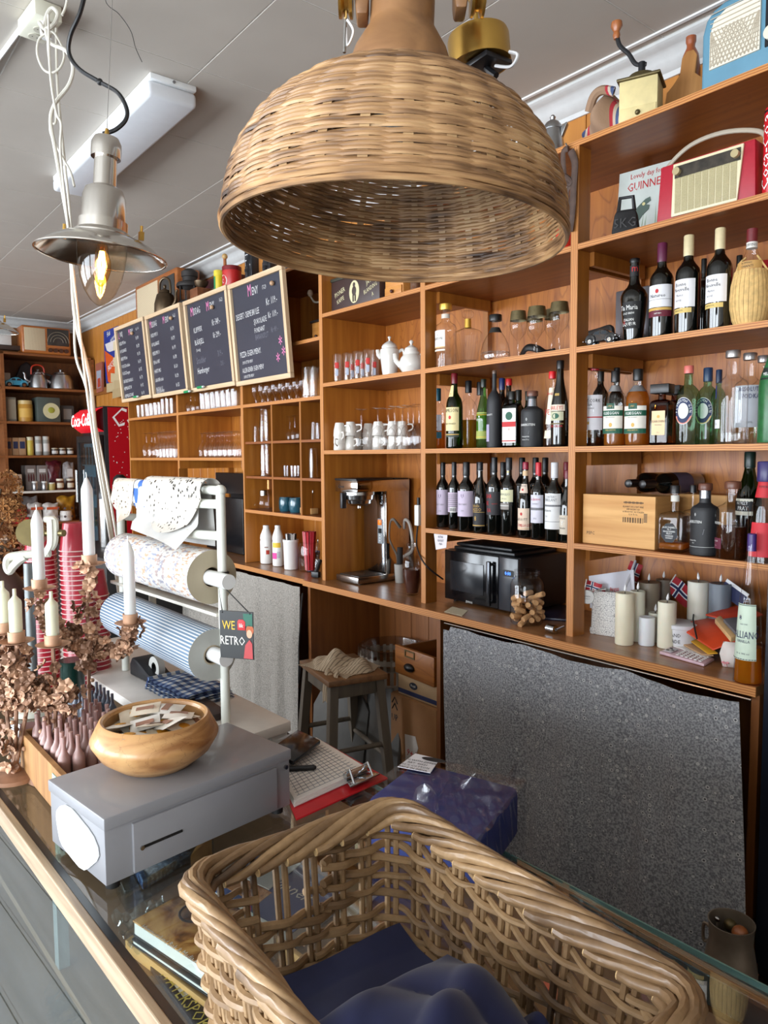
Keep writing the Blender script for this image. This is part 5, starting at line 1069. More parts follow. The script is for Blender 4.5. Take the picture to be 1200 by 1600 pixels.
menu('largest looking menu board on the right with pink flowers and desserts',*PTS[3],[('M',-.10,.235,.085,1),('ENY',-.05,.225,.058,0,.6),('17-20',.07,.225,.03,0),('DESSERT: CREME BRULEE',X0,.105,.044,0,.52),('Kr. 119.-',.10,.14,.050,0),('SJOKOLADE',-.06,.045,.040,0),('Kr. 119.-',.11,.065,.044,0),('FONDANT',-.06,.0,.036,0),('BANANSPLIT',-.055,-.04,.038,2),('Kr 89.-',.13,-.02,.040,2),('PIZZA: EGEN MENY.',X0+.01,-.12,.042,0),('SPØR ETTER MENY',X0+.03,-.17,.022,0),('ALLERGENER: EGEN MENY',X0+.02,-.215,.036,0,.55),('SPØR ETTER MENY',X0+.03,-.255,.022,0)]+[('*',x,z,.11,1,.8) for x,z in((.20,-.09),(.16,-.18),(.225,-.15))],(.20,.225))
for i,(px,py) in enumerate(((212,620),(292,612),(313,605))):
    p=PY(px,py,2.157);pn_=thing('chalk_pen','green chalk pen on the ledge of the '+('leftmost','second','third')[i]+' menu board','pen',p)
    MB().cyl((-.04,0,0),(.035,0,0),.009,n=10).build('pen_body',flat((24,140,84),.4),pn_);MB().cyl((.035,0,0),(.055,0,0),.008,.006,10).build('pen_cap',flat((200,210,206),.4),pn_)
# ================================================================ things on the long top boards
zt=2.681;RW=wood('radio_wood',(176,104,44),(136,72,26),'X',1.2,coat=.6)
def radio(label,x0,x1,Y,z,H,body,grille,dialc,rz=0,flip=False,depth=.2,gm=None):
    W=x1-x0;t=thing('radio',label,'radio',((x0+x1)/2,Y,z),rz)
    MB().box((0,depth/2,H/2+.004),(W,depth,H-.004)).build('case',body,t,bevel=.018,seg=3)
    MB().box((-W*.18*(1 if not flip else-1),-.002,H*.56),(W*.52,.008,H*.72)).build('grille_cloth',grille,t,bevel=.004)
    dl=MB().box((W*.30*(1 if not flip else-1),-.002,H*.60),(W*.32,.008,H*.60)).build('dial_panel',dialc,t,bevel=.004)
    for i in range(3):MB().cyl((W*(.20+.10*i)*(1 if not flip else-1),-.018,H*.14),(W*(.20+.10*i)*(1 if not flip else-1),.0,H*.14),H*.06,n=14).build('knob',flat((40,28,22),.3),t)
    for s in(-1,1):MB().box((s*W*.38,depth*.5,.002),(.03,depth*.7,.006)).build('foot',flat((30,26,24)),t)
    return t
CLOTH=stripes('radio_cloth',(206,190,160),(184,164,132),140,'Z',.5,.9)
p0,p1=spot(213,2.42,zt),spot(276,2.42,zt)
radio('wooden valve radio with beige cloth front behind the leftmost boards',p0.x,p1.x+.02,2.42,zt,hz(244,432,2.42)-zt,RW,CLOTH,flat((50,48,46)))
BRZ=mat('dull_bronze',(92,76,58),.38,.8,noise=.15,scale=20);IRON=mat('dark_iron',(46,42,40),.6,.3)
def kettle(label,px,Y,z,w,H,m,rz=0,spout=1,bail=None,arch=True):
    t=thing('kettle',label,'kettle',spot(px,Y,z),rz);r=w/2
    MB().lathe([(r*.95,0),(r,.006),(r*.96,H*.35),(r*.74,H*.58),(r*.55,H*.62),(r*.5,H*.66)],24).build('kettle_body',m,t)
    MB().lathe([(r*.56,H*.63),(r*.5,H*.69),(r*.15,H*.73),(r*.1,H*.76),(r*.16,H*.80),(r*.1,H*.84),(0,H*.84)],20).build('lid',m,t)
    MB().tube(SP([(spout*r*.8,0,H*.25),(spout*r*1.3,0,H*.38),(spout*r*1.4,0,H*.60),(spout*r*1.55,0,H*.66)]),[r*.2-.0042*r*i*1.6 for i in range(19)],10).build('spout',m,t)
    if arch:MB().tube(SP([(-r*.7,0,H*.6),(-r*.6,0,H*.92),(0,0,H*1.02),(r*.6,0,H*.92),(r*.7,0,H*.6)]),H*.022+.003,8).build('handle',bail or m,t)
    else:MB().tube(SP([(-r*.8,0,H*.55),(-r*1.4,0,H*.6),(-r*1.5,0,H*.4),(-r*.95,0,H*.2)]),H*.03+.003,8).build('handle',bail or m,t)
    return t
kettle('dull bronze kettle with curved spout in front of the dark lantern',259,2.30,zt,.17,hz(258,440,2.34)-zt,BRZ,R(20))
ln=thing('ship_lantern','old dark round ship lantern behind the bronze kettle','lantern',spot(298,2.46,zt));k=mpp(ln.location);r=21*k;H=hz(298,419,2.46)-zt
MB().lathe([(r*.9,0),(r*.95,.02),(r*.95,H*.3),(r*.8,H*.34)],22).build('tank',IRON,ln);MB().lathe([(r*.72,H*.33),(r*.72,H*.62)],20).build('lens',GL['clear'],ln)
MB().lathe([(r,H*.62),(r*1.02,H*.66),(r*.95,H*.70),(r*.55,H*.74),(r*.55,H*.82),(r*.62,H*.83),(r*.62,H*.93),(r*.3,H*.99),(0,H)],22).build('hood',IRON,ln)
for a in range(4):MB().cyl((r*.78*cos(a*1.57),r*.78*sin(a*1.57),H*.32),(r*.78*cos(a*1.57),r*.78*sin(a*1.57),H*.64),.006,n=6).build('guard_rod',IRON,ln)
c2=thing('coffee_mill','dark wooden coffee mill with brass bowl in front of the lantern','coffee mill',spot(303,2.32,zt));k=mpp(c2.location);W=28*k;H=hz(303,450,2.32)-zt
box('mill_body',c2,(0,W/2,H/2),(W,W,H),wood('dark_mill',(130,76,40),(96,54,28),'X',1.4),bevel=.004);MB().lathe([(W*.15,H),(W*.36,H+.03),(W*.42,H+.055),(W*.38,H+.055),(0,H+.02)],18).build('brass_bowl',BRZ,c2,loc=(0,W*.5,0));box('drawer',c2,(0,-.003,H*.35),(W*.7,.006,H*.4),wood('dark_mill',(130,76,40),(96,54,28),'X'),bevel=.002)
p0,p1=spot(319,2.47,zt),spot(352,2.47,zt)
dr_=thing('radio','dark maroon radio with slatted grille behind the yellow tin','radio',((p0.x+p1.x)/2,2.47,zt));W,H=p1.x-p0.x+.06,hz(335,432,2.47)-zt;box('case',dr_,(0,.08,H/2),(W,.16,H),flat((70,22,30),.35),bevel=.012)
for i in range(7):box('grille_slat',dr_,(-W*.1,-.003,H*.2+i*H*.075),(W*.62,.008,H*.03),flat((150,146,140),.4))
def can(name,label,px,Y,z,wpx,yt,body,lid,text=None,tcol='white',extra=None):
    t=thing(name,label,'tin',spot(px,Y,z),R(30));k=mpp(t.location);r=wpx/2*k;H=hz(px,yt,Y)-z
    MB().lathe([(r*.97,0),(r,.003),(r,H*.86)],26).build('can_body',flat(body,.35),t);MB().lathe([(r*1.03,H*.84),(r*1.03,H-.004),(r*.97,H),(0,H)],26).build('can_lid',flat(lid,.35),t)
    if text:
        m=MB()
        for s,f,q,a in text:txt_round(m,s,q,r+.0012,H*f,a,.8)
        m.build('lettering',INK[tcol],t,sm=False)['kind']='stuff'
    if extra:extra(t,r,H)
    return t
can('yellow_tin','yellow tin with green print beside the red tin',343,2.36,zt,16,423,(222,196,40),(226,206,70),[('TE',.3,.04,-40)],'green',lambda t,r,H:MB().patch(r+.0006,H*.35,H*.8,-70,-10).build('green_print',flat((36,130,76)),t))
def badge(t,r,H):
    m=MB()
    for rr in(.040,.034):
        n=26;m.mat(0 if rr>.036 else 1);m.add([(sin(R(-35)+rr*cos(6.283*i/n)/r)*(r+.0008+(.04-rr)*.1),-cos(R(-35)+rr*cos(6.283*i/n)/r)*(r+.0008+(.04-rr)*.1),H*.45+rr*sin(6.283*i/n)) for i in range(n)],[tuple(range(n))])
    m.build('round_badge',[flat((226,214,206)),flat((176,34,34))],t,sm=False)
can('red_tin','round red tin with white badge and dark red lid on the top board',363,2.33,zt,30,417,(188,36,34),(120,22,30),[('C',.45,.04,-35),('KAFFE',.18,.03,-30)],'white',badge)
mu=thing('wooden_pestle','slim wooden pestle standing behind the round red tin','pestle',spot(353,2.44,zt));H=hz(353,396,2.44)-zt;MB().lathe([(.014,0),(.012,H*.5),(.011,H*.9)],12).build('shaft',RW,mu);MB().sph((0,0,H-.018),.02,14,10).build('knob',wood('peg2',(206,170,110),(180,140,84),'Z'),mu)
for i,(x0,x1,yt,Y,lb) in enumerate(((377,400,387,2.36,'black and white printed tall tin, left of two above the boards'),(405,428,392,2.38,'black and white printed tall tin, right of two above the boards'),(432,456,400,2.40,'plain dark tall tin beside the printed pair'))):
    p=spot((x0+x1)/2,Y,zt);k=mpp(p);W=(x1-x0)*k*.8;H=hz((x0+x1)/2,yt,Y)-zt;t=thing('tall_tin',lb,'tin',p,R(8));box('tin_body',t,(0,W*.4,H/2),(W,W*.8,H),flat((30,30,34),.4),bevel=.004)
    if i<2:
        lo=box('white_print',t,(-.004,-.0006,H*.5),(W*.66,.001,H*.72),flat((206,206,208)));m=MB();rn=random.Random(i)
        for j in range(22):m.box((rn.uniform(-.27,.27)*W,-.0014,H*(.2+.6*rn.random())),(rn.uniform(.01,.04),.0006,rn.uniform(.01,.05)))
        txt_mb(m,'Tc',.05,FACE((0,-.0016,H*.78)),.9);m.build('dark_print',flat((30,30,34)),lo,sm=False)['kind']='stuff'
# inside the bay behind the right board: coffee mill with crank
c3=thing('coffee_mill','small coffee mill with curved crank behind the right menu board','coffee mill',spot(497,2.36,2.261));H=.11
box('mill_body',c3,(0,.06,H/2),(.12,.12,H),MILL,bevel=.003);box('cap_plate',c3,(0,.06,H+.007),(.14,.14,.012),flat((44,38,36),.4),bevel=.002);box('drawer',c3,(0,-.003,.03),(.1,.006,.045),MILL,bevel=.002)
MB().sph((0,-.014,.03),.009,10,8).build('knob',flat((60,34,26),.3),c3);MB().lathe([(.04,0),(.045,.03),(.02,.06)],16).build('hopper',flat((70,66,62),.4),c3,loc=(0,.06,H+.013))
MB().tube(SP([(0,.06,H+.07),(-.03,.05,H+.12),(-.09,.04,H+.13),(-.12,.03,H+.17)]),.006,8).build('crank',flat((150,140,126),.3),c3);MB().lathe([(.01,0),(.018,.015),(.012,.035),(0,.04)],14).build('crank_knob',flat((150,130,110),.4),c3,loc=(-.12,.03,H+.165))
# right hand top board
zt=zTOP+.001
cp=thing('aluminium_coffee_pot','shiny aluminium coffee pot on the top board behind the lamp','pot',spot(863,2.34,zt),R(20));k=mpp(cp.location);r=21*k;H=hz(863,181,2.34)-zt
ALU=mat('aluminium',(186,188,190),.28,1,noise=.03)
MB().lathe([(r*.98,0),(r,.006),(r*.92,H*.3),(r*.72,H*.62),(r*.7,H*.68)],24).build('pot_body',ALU,cp);MB().lathe([(r*.74,H*.68),(r*.74,H*.74),(r*.5,H*.84),(r*.18,H*.9),(r*.22,H*.96),(r*.12,H),(0,H)],22).build('lid',ALU,cp)
MB().prism([(r*.7,H*.42),(r*1.2,H*.74),(r*1.15,H*.78),(r*.68,H*.7)],-.012,.012,ROT(R(90),4,'X')).build('spout',ALU,cp,bevel=.004);MB().tube(SP([(-r*.72,0,H*.64),(-r*1.3,0,H*.75),(-r*1.45,0,H*.5),(-r*.9,0,H*.2)]),.007,8).build('handle',ALU,cp)
sk=thing('grain_sack','folded beige grain sack with red and blue stripes beside the coffee grinder','sack',spot(944,2.36,zt));k=mpp(sk.location);W=70*k;H=hz(955,142,2.36)-zt
def sackmat(name):
    if name in _M:return _M[name]
    N=NT(name);sx=N.n('ShaderNodeSeparateXYZ');N.l(N.coord(),sx.inputs[0]);no=N.n('ShaderNodeTexNoise',Scale=120.0);N.l(N.coord(),no.inputs['Vector'])
    mu=N.n('ShaderNodeMath',operation='MULTIPLY');mu.inputs[1].default_value=7.5;N.l(sx.outputs['X'],mu.inputs[0]);fr=N.n('ShaderNodeMath',operation='FRACT');N.l(mu.outputs[0],fr.inputs[0])
    b,r_,bl,w_=lin((152,122,98)),lin((176,52,62)),lin((72,86,124)),lin((196,180,164))
    N.l(N.ramp(fr.outputs[0],[(0,b),(.30,r_),(.36,w_),(.42,bl),(.50,w_),(.54,r_),(.60,b)],'CONSTANT'),N.b.inputs['Base Color']);N.set(Roughness=.95);N.bump(no.outputs[0],.4);_M[name]=N.m;return N.m
MB().grid(lambda u,v:((u-.5)*W*(1-.35*v*v)+.008*sin(7*v+3*u),(.045-.045*cos(u*3.14))*.2-.05*sin(v*3.14)*(1-.3*sin(9*u))+.02*sin(6*u+2*v),H*v*(1-.55*abs(u-.62)**1.3*1.6)+.001),26,16).grid(lambda u,v:((u-.5)*W*(1-.35*v*v)+.008*sin(7*v+3*u),.07*sin(v*3.14)*.9+.012*sin(5*u)+.004,H*v*(1-.55*abs(u-.62)**1.3*1.6)+.001),26,16).build('sack_cloth',sackmat('grain_sack_cloth'),sk)
MB().tube(SP([(-W*.2,-.05,H*.62),(-W*.05,-.055,H*.86),(W*.15,-.05,H*.93),(W*.38,-.03,H*.86)]),.016,8).build('rolled_hem',sackmat('grain_sack_cloth'),sk)
cg=thing('coffee_grinder','cream painted coffee grinder with black crank and wooden knob','coffee grinder',spot(1001,2.35,zt),R(22));k=mpp(cg.location);W=.125;H=hz(990,139,2.35)-zt
CRM=mat('cream_paint',(218,200,146),.45,noise=.05);BRS=mat('dark_brass',(100,88,58),.4,.6,noise=.1)
box('grinder_body',cg,(0,0,H*.5),(W,W*.9,H),CRM,bevel=.002);dw_=box('drawer',cg,(0,-W*.455,H*.20),(W*.94,.006,H*.34),CRM,bevel=.001);MB().sph((0,-W*.49,H*.22),.009,12,8).build('knob',BRS,dw_)
box('top_plate',cg,(0,0,H+.005),(W*1.14,W*1.04,.009),BRS,bevel=.003);MB().lathe([(W*.42,0),(W*.34,.02),(W*.14,.03)],20).build('hopper_dome',BRS,cg,loc=(0,0,H+.01))
Bk=mat('black_cast',(26,26,28),.5,.2);MB().cyl((0,0,H+.03),(0,0,H+.075),.012,n=12).build('crank_nut',Bk,cg)
MB().tube(SP([(.015,0,H+.066),(-.02,0,H+.075),(-.045,0,H+.115),(-.075,0,H+.150),(-.085,0,H+.185)]),.0075,8,flat=.7).build('crank',Bk,cg);MB().lathe([(.009,0),(.013,.012),(.010,.024),(.020,.042),(.018,.056),(0,.062)],16).build('crank_knob',wood('knob_wood',(178,106,54),(140,76,36),'Z',2,coat=.5),cg,loc=(-.087,0,H+.175))
cb=thing('cutting_board','worn oak cutting board with handle leaning on the stoneware bottle','cutting board',spot(1063,2.48,zt),rot=(R(-7),R(4),R(12)));H=hz(1066,60,2.42)-zt
out=[(-.066,0),(.066,0),(.068,H*.58),(.045,H*.64),(.026,H*.70),(.026,H*.92),(.012,H),(-.012,H),(-.026,H*.92),(-.026,H*.72),(-.045,H*.60),(-.064,H*.52)]
MB().prism(out,-.009,.009,ROT(R(90),4,'X')).build('board',wood('oak_board',(188,134,76),(156,104,54),'Z',1.6,coat=0,rough=.65),cb,bevel=.003)
sb_=thing('stoneware_bottle','brown stoneware bottle behind the cutting board','bottle',spot(1076,2.58,zt));k=mpp(sb_.location);r,H=16*k,hz(1078,46,2.53)-zt
MB().lathe([(r*.95,0),(r,.01),(r,H*.68),(r*.8,H*.82),(r*.42,H*.90),(r*.42,H*.93),(r*.52,H*.95),(r*.52,H),(r*.3,H)],24).build('stoneware',mat('salt_glaze',(150,78,42),.35,noise=.1,scale=12,coat=.4),sb_)
br_=thing('blue_radio','old pale blue radio with cream lattice grille and black dial','radio',spot(1094,2.33,zt),0);p=br_.location;H=hz(1094,20,2.33)-zt;W=.50
BLUE=mat('sky_blue_paint',(92,138,160),.45,noise=.05,scale=12)
out=[(0,0),(W,0),(W,H),(.07,H),(.035,H-.012),(.012,H-.035),(0,H-.075)]
MB().prism(out,-.16,0,ROT(R(90),4,'X')).build('case',BLUE,br_,bevel=.012,ang=35,seg=3)
gx0,gx1,gz0,gz1=.03,.185,.085,H-.03
gr=MB().prism([(gx0,gz0),(gx1,gz0),(gx1,gz1),(gx0+.05,gz1),(gx0+.012,gz1-.02),(gx0,gz1-.06)],0,.006,ROT(R(90),4,'X')).build('grille_cloth',flat((222,214,196),.9),br_)
m=MB()
for i in range(13):
    for s in(-1,1):
        x=gx0+.012*i+.003;m.tube([(x,-.0075,gz0+.004),(min(gx1-.003,max(gx0+.003,x+s*.05)),-.0075,gz1-.05)],.0012,4)
for i in range(12):m.tube([(gx0+.002,-.0085,gz0+.01+i*.014),(gx1-.002,-.0085,gz0+.012+i*.014)],.0014,4)
m.build('lattice',flat((190,178,158)),gr)['kind']='stuff'
dl=MB().span((.20,-.005,.085),(W-.02,.004,H-.02)).build('dial_panel',flat((26,26,28),.3),br_);m=MB()
for i,s in enumerate(('Kalundborg','Oslo','London','Berlin','Wien')):txt_mb(m,s,.014,FACE((.245,-.0064,H-.05-.02*i)),.8)
m.build('lettering',INK['gold'],dl,sm=False)['kind']='stuff'
MB().cyl((.222,-.022,.115),(.222,-.004,.115),.020,n=20).build('knob',flat((220,212,190),.35),br_)
# ---- shelf below: tin sign, cow bell, red radio, drink can
zt=zA+.001
sg=thing('tin_sign','tin sign with red lettering and leaping fish behind the cow bell','sign',spot(1000,2.50,zt),rot=(R(-6),0,R(8)));H=hz(1000,258,2.50)-zt;W=.20;k=H/.30
MB().box((0,0,H/2),(W,.003,H)).build('sign_plate',flat((206,214,208),.4),sg,bevel=.001);m=MB();T=lambda x,z:FACE((x,-.0028,z))
m.mat(0);txt_mb(m,'Lovely day for a',.027*k,T(.015,H*.91),.78);txt_mb(m,'GUINNESS',.043*k,T(.015,H*.79),.78);m.build('red_lettering',INK['red'],sg,sm=False)['kind']='stuff'
fs=MB().prism([(-.052,-.06),(-.04,-.015),(-.015,.03),(.015,.055),(.032,.06),(.036,.045),(.018,.035),(.032,.030),(.03,.015),(.005,-.005),(-.015,-.035),(-.03,-.065)],0,.002,T(-.005,H*.42)).build('fish',flat((86,104,96),.5),sg);MB().lathe([(.006,0),(.006,.0024)],12,T=T(.005,H*.42+.038)).build('eye',flat((216,206,150)),fs)
m=MB();rn=random.Random(3)
for i in range(16):x=rn.uniform(-.09,.09);m.add([(x-.003,-.0024,.01),(x+.003,-.0024,.01),(x+rn.uniform(-.03,.03),-.0024,rn.uniform(.06,.17))],[(0,1,2)])
m.build('painted_reeds',flat((150,176,140)),sg,sm=False)['kind']='stuff'
cwb=thing('cow_bell','black cast iron cow bell with square handle','bell',spot(978,2.31,zt),R(25));k=mpp(cwb.location);W=46*k;H=hz(978,330,2.31)-zt
MB().lathe([(W*.5*1.3,.001),(W*.5*1.28,H*.2),(W*.40*1.3,H*.9),(W*.3*1.3,H)],4,rot=R(45),sq=(1,.72)).build('bell_body',mat('cast_iron',(34,33,34),.75,.2,noise=.1,bump=.5),cwb,bevel=.008,ang=30)
h=W*.22;MB().tube([(-h*1.25,0,H*.98),(-h,0,H+.045),(h,0,H+.045),(h*1.25,0,H*.98)],.007,8).build('handle',Bk,cwb)
m=MB();txt_mb(m,'5KG',.045,FACE((0,-W*.36,H*.42)),.9);m.build('cast_lettering',flat((54,52,52)),cwb,sm=False)['kind']='stuff'
rr_=thing('red_radio','red portable radio with cream grille and carrying handle','radio',spot(1022,2.285,zt),R(3));H=hz(1030,262,2.285)-zt;W=(spot(1180,2.285,zt).x-spot(1022,2.285,zt).x);RED=mat('red_leatherette',(170,30,48),.45,noise=.03,scale=80)
out=[(.006,0),(W-.006,0),(W-.012,H),(.018,H)]
MB().prism(out,-.10,0,ROT(R(90),4,'X')).build('case',RED,rr_,bevel=.008)
CREAM=mat('cream_plastic',(222,212,176),.4,noise=.02);fx0,fx1=W*.20,W*.86
fr_=MB().prism([(fx0-.004,.012),(fx1-.012,.012),(fx1+.004,H-.008),(fx0+.0,H-.008)],0,.008,ROT(R(90),4,'X')).build('front_panel',CREAM,rr_,bevel=.002)
m=MB()
for i in range(9):
    for j in range(26):m.box((fx0+.018+(fx1-fx0-.042)*i/8,-.0085,.022+j*(H*.60)/26),((fx1-fx0)/11.5,.003,.0032))
m.build('grille_slots',flat((176,164,124),.6),fr_,sm=False)['kind']='stuff'
dl=MB().span((fx0+.008,-.012,H*.70),(fx1-.004,-.007,H*.90)).build('dial_panel',mat('dial_dark',(54,48,40),.25,noise=.3,scale=40),fr_)
for x in(fx0+.018,fx1-.016):MB().cyl((x,-.026,H*.80),(x,-.010,H*.80),.012,n=18).build('knob',flat((176,160,120),.3),rr_)
MB().tube(SP([(.008,.05,H*.80),(.015,.05,H*1.05),(W*.28,.05,H*1.32),(W*.6,.05,H*1.36),(W*.92,.05,H*1.2),(W+.004,.05,H*.98),(W+.004,.05,H*.76)]),.0075,8,flat=.6).build('handle',flat((168,156,138),.4),rr_)
MB().box((W+.004,.05,H*.72),(.006,.016,.04)).build('brass_clip',mat('brass',(206,164,84),.3,.9,noise=.03),rr_)
dc=thing('drinks_can','tall red soft drink tin with white script at the right edge','tin',spot(1209,2.32,zt));k=mpp(dc.location);r,H=19*k,hz(1205,172,2.32)-zt
MB().lathe([(r*.9,0),(r,.008),(r,H-.012),(r*.93,H-.004),(r*.93,H)],26).build('can_body',flat((196,24,36),.3),dc);MB().lathe([(r*1.01,H-.014),(r*1.01,H-.008)],26).build('dark_rim',BLK,dc)
m=MB();txt_round(m,'Coca-Cola',.05,r+.0012,H*.5,-30,.9,True);m.build('lettering',INK['white'],dc,sm=False)['kind']='stuff'
# middle bay, shelf behind the lamp
can('red_canister','red canister almost hidden above the decanter shelf',710,2.36,zA+.001,26,428,(190,30,40),(200,40,46),None)
vx=thing('red_thermos','red and white bottle seen beside the hanging lamp','bottle',spot(880,2.36,zA+.001));MB().lathe([(.045,0),(.045,.17),(.02,.22)],20).build('red_body',flat((206,46,30),.4),vx);MB().lathe([(.02,.22),(.02,.26)],14).build('white_cap',flat((220,218,214)),vx)
# hand forged iron hanging from the top board beside the post
hg=thing('forged_skate','rusty forged iron hook with clasp hanging from the top board','iron hook',PY(884,232,2.235));RUST=mat('rusty_iron',(84,66,58),.7,.3,noise=.15,bump=.4)
def hp(px,py):return PY(px,py,2.235)-hg.location
MB().tube(SP([hp(884,224),hp(886,230),hp(883,236)]),.003,6).build('nail_hook',STEEL,hg)
MB().tube(SP([hp(892,236),hp(898,255),hp(896,290),hp(894,330),hp(890,362)]),.014,8,flat=.45).build('long_blade',RUST,hg)
MB().tube(SP([hp(888,232),hp(880,238),hp(881,268),hp(884,284)]),.011,8,flat=.5).build('short_arm',RUST,hg)
MB().tube(SP([hp(869,268),hp(876,272),hp(884,276),hp(893,284),hp(890,288),hp(880,280)]),.010,8).build('clasp',RUST,hg)
MB().tube(SP([hp(893,288),hp(886,300),hp(888,316),hp(894,322)]),.009,8,flat=.5).build('lower_loop',RUST,hg)
# wall signs beside the boards
s1=thing('ice_cream_sign','curved blue and orange enamel sign on the wall beside the menu boards','sign',(0,0,0))
def wp(px,py,e=0):p=PY(px,py,2.655);p.y-=e;return p
def plate(name,par,pts,m,e0,e1):
    f=[wp(*q,e1) for q in pts];b=[wp(*q,e0) for q in pts];n=len(pts)
    return MB().add(f+b,[tuple(range(n)),tuple(reversed(range(n,2*n)))]+[(i,n+i,n+(i+1)%n,(i+1)%n) for i in range(n)]).build(name,m,par,sm=False)
plate('blue_field',s1,[(162,518),(184,509),(187,520),(186,560),(184,580),(178,604),(168,612),(165,590),(163,552)],flat((38,56,136),.35),-.02,.0)
plate('orange_field',s1,[(164,548),(183,562),(182,582),(175,602),(169,596),(166,570)],flat((206,84,34),.35),.0005,.003)
plate('white_figure',s1,[(165,538),(174,534),(182,530),(184,540),(178,548),(172,550),(168,548)],flat((214,206,206),.4),.0035,.006)
m=MB();txt_mb(m,'Frisk',.075,FR(wp(170,521,.002),(1,0,.15),(0,0,1)),.7,.2);txt_mb(m,'salonger',.06,FR(wp(176,529,.002),(1,0,.3),(0,0,1)),.7,.2);txt_mb(m,'FRISCO',.085,FR(wp(174,571,.005),(1,0,.35),(-.1,0,1)),.7);m.build('lettering',INK['white'],s1,sm=False)['kind']='stuff'
s2_=thing('small_sign','narrow faded red enamel sign on the boarded wall','sign',(0,0,0));plate('sign_plate',s2_,[(149,569),(159,565),(160,611),(151,614)],flat((150,84,66),.5),-.02,0);plate('pale_picture',s2_,[(151,580),(158,578),(158,605),(152,607)],flat((150,152,164),.5),.0005,.003);plate('red_figure',s2_,[(153,592),(157,590),(158,604),(153,606)],flat((160,60,44),.5),.0035,.005)
pc=thing('photo_cards','fan of old paper cards pinned beside the menu boards','cards',(0,0,0));rn=random.Random(6)
for i,(x,y) in enumerate(((186,540),(189,552),(187,566),(190,580),(184,592),(178,606),(190,602),(188,615))):
    w_,h_=8,7;a=rn.uniform(-2,2);plate('paper_card',pc,[(x-w_,y-h_+a),(x+w_,y-h_-a-2),(x+w_,y+h_-a-2),(x-w_,y+h_+a)],flat((208-i*6,192-i*7,160-i*8)),.006+.003*i,.008+.003*i)
# ================================================================ far left wall shelving and the drinks cooler
XF=-8.5;DARKW=wood('dark_shelf_wood',(140,84,40),(104,58,26),'Y',1.0)
lu=thing('shelf_unit','dark wooden grocery shelves on the far left wall','shelving',(0,0,0))
yL,yR=1.775,2.66
for y0,y1 in((yL-.03,yL),(yR,yR+.03)):MB().span((XL+.002,y0,0),(XF,y1,2.70)).build('upright',DARKW,lu,sm=False)
MB().span((XL+.002,yL,0),(XL+.015,yR,2.70)).build('back_panel',wood('dark_back',(128,76,36),(98,56,26),'Z',1.0,cathedral=.5),lu,sm=False)
zs=[PX(60,y,XF).z for y in(606,659,711.5,767,817)]
for z in zs+[2.72,.35]:MB().span((XL+.016,yL+.001,z-.025),(XF,yR-.001,z)).build('shelf',DARKW,lu,sm=False)
MB().span((XF+.001,yL,zs[3]-.022),(XF+.006,yR,zs[3]+.001)).build('white_edge_strip',flat((206,204,196)),lu,sm=False)
lu2=thing('shelf_unit','neighbouring dark shelves cut off at the left edge','shelving',(0,0,0))
MB().span((XL+.002,.9,0),(XL+.015,yL-.031,2.70)).build('back_panel',wood('dark_back',(128,76,36),(98,56,26),'Z'),lu2,sm=False)
for z in zs+[2.72]:MB().span((XL+.016,.9,z-.025),(XF,yL-.032,z)).build('shelf',DARKW,lu2,sm=False)
def LX(px,z,X=XF-.12):
    a,b=0.0,1600.0
    for _ in range(40):
        q=(a+b)/2
        if PX(px,q,X).z>z:a=q
        else:b=q
    p=PX(px,q,X);p.z=z+.001;return p
def lw(x0,x1,z,X=XF-.12):return abs(LX(x1,z,X).y-LX(x0,z,X).y)
def lh(px,yt,z,X=XF-.12):return PX(px,yt,X).z-z
def lbox(name,label,cat,x0,x1,yt,zi,col,dep=.1,X=XF-.12,extra=None,rough=.6,group=None):
    z=zi if zi>10 else zs[zi] if zi<5 else 2.72;p=LX((x0+x1)/2,z,X);w_,h_=lw(x0,x1,z,X),lh((x0+x1)/2,yt,z,X)
    t=thing(name,label,cat,p,R(90),group);MB().box((0,0,h_/2),(w_,dep,h_)).build('body',flat(col,rough),t,bevel=min(.008,w_*.1))
    if extra:extra(t,w_,h_,dep)
    return t
def patchbox(nm,fx,fz,fw,fh,col):return lambda t,w_,h_,d_:MB().box((fx*w_,-d_/2-.001,fz*h_),(fw*w_,.002,fh*h_)).build(nm,flat(col),t,sm=False)
def ljar(name,label,cat,x0,x1,yt,zi,col,lid=None,band=None,X=XF-.12,group=None,metal=0):
    z=zs[zi];p=LX((x0+x1)/2,z,X);r,h_=lw(x0,x1,z,X)/2,lh((x0+x1)/2,yt,z,X);t=thing(name,label,cat,p,R(90),group)
    MB().lathe([(r*.94,0),(r,.004),(r,h_*.8),(r*.9,h_*.84)],20).build('body',mat('tinplate',(160,160,162),.3,.8) if metal else flat(col,.4),t);MB().lathe([(r*.95,h_*.82),(r*.95,h_-.003),(r*.9,h_)],20).build('lid',flat(lid or(200,200,196),.4),t)
    if band:MB().patch(r+.001,h_*.2,h_*.62,-60,60).build('paper_label',flat(band),t)
    return t
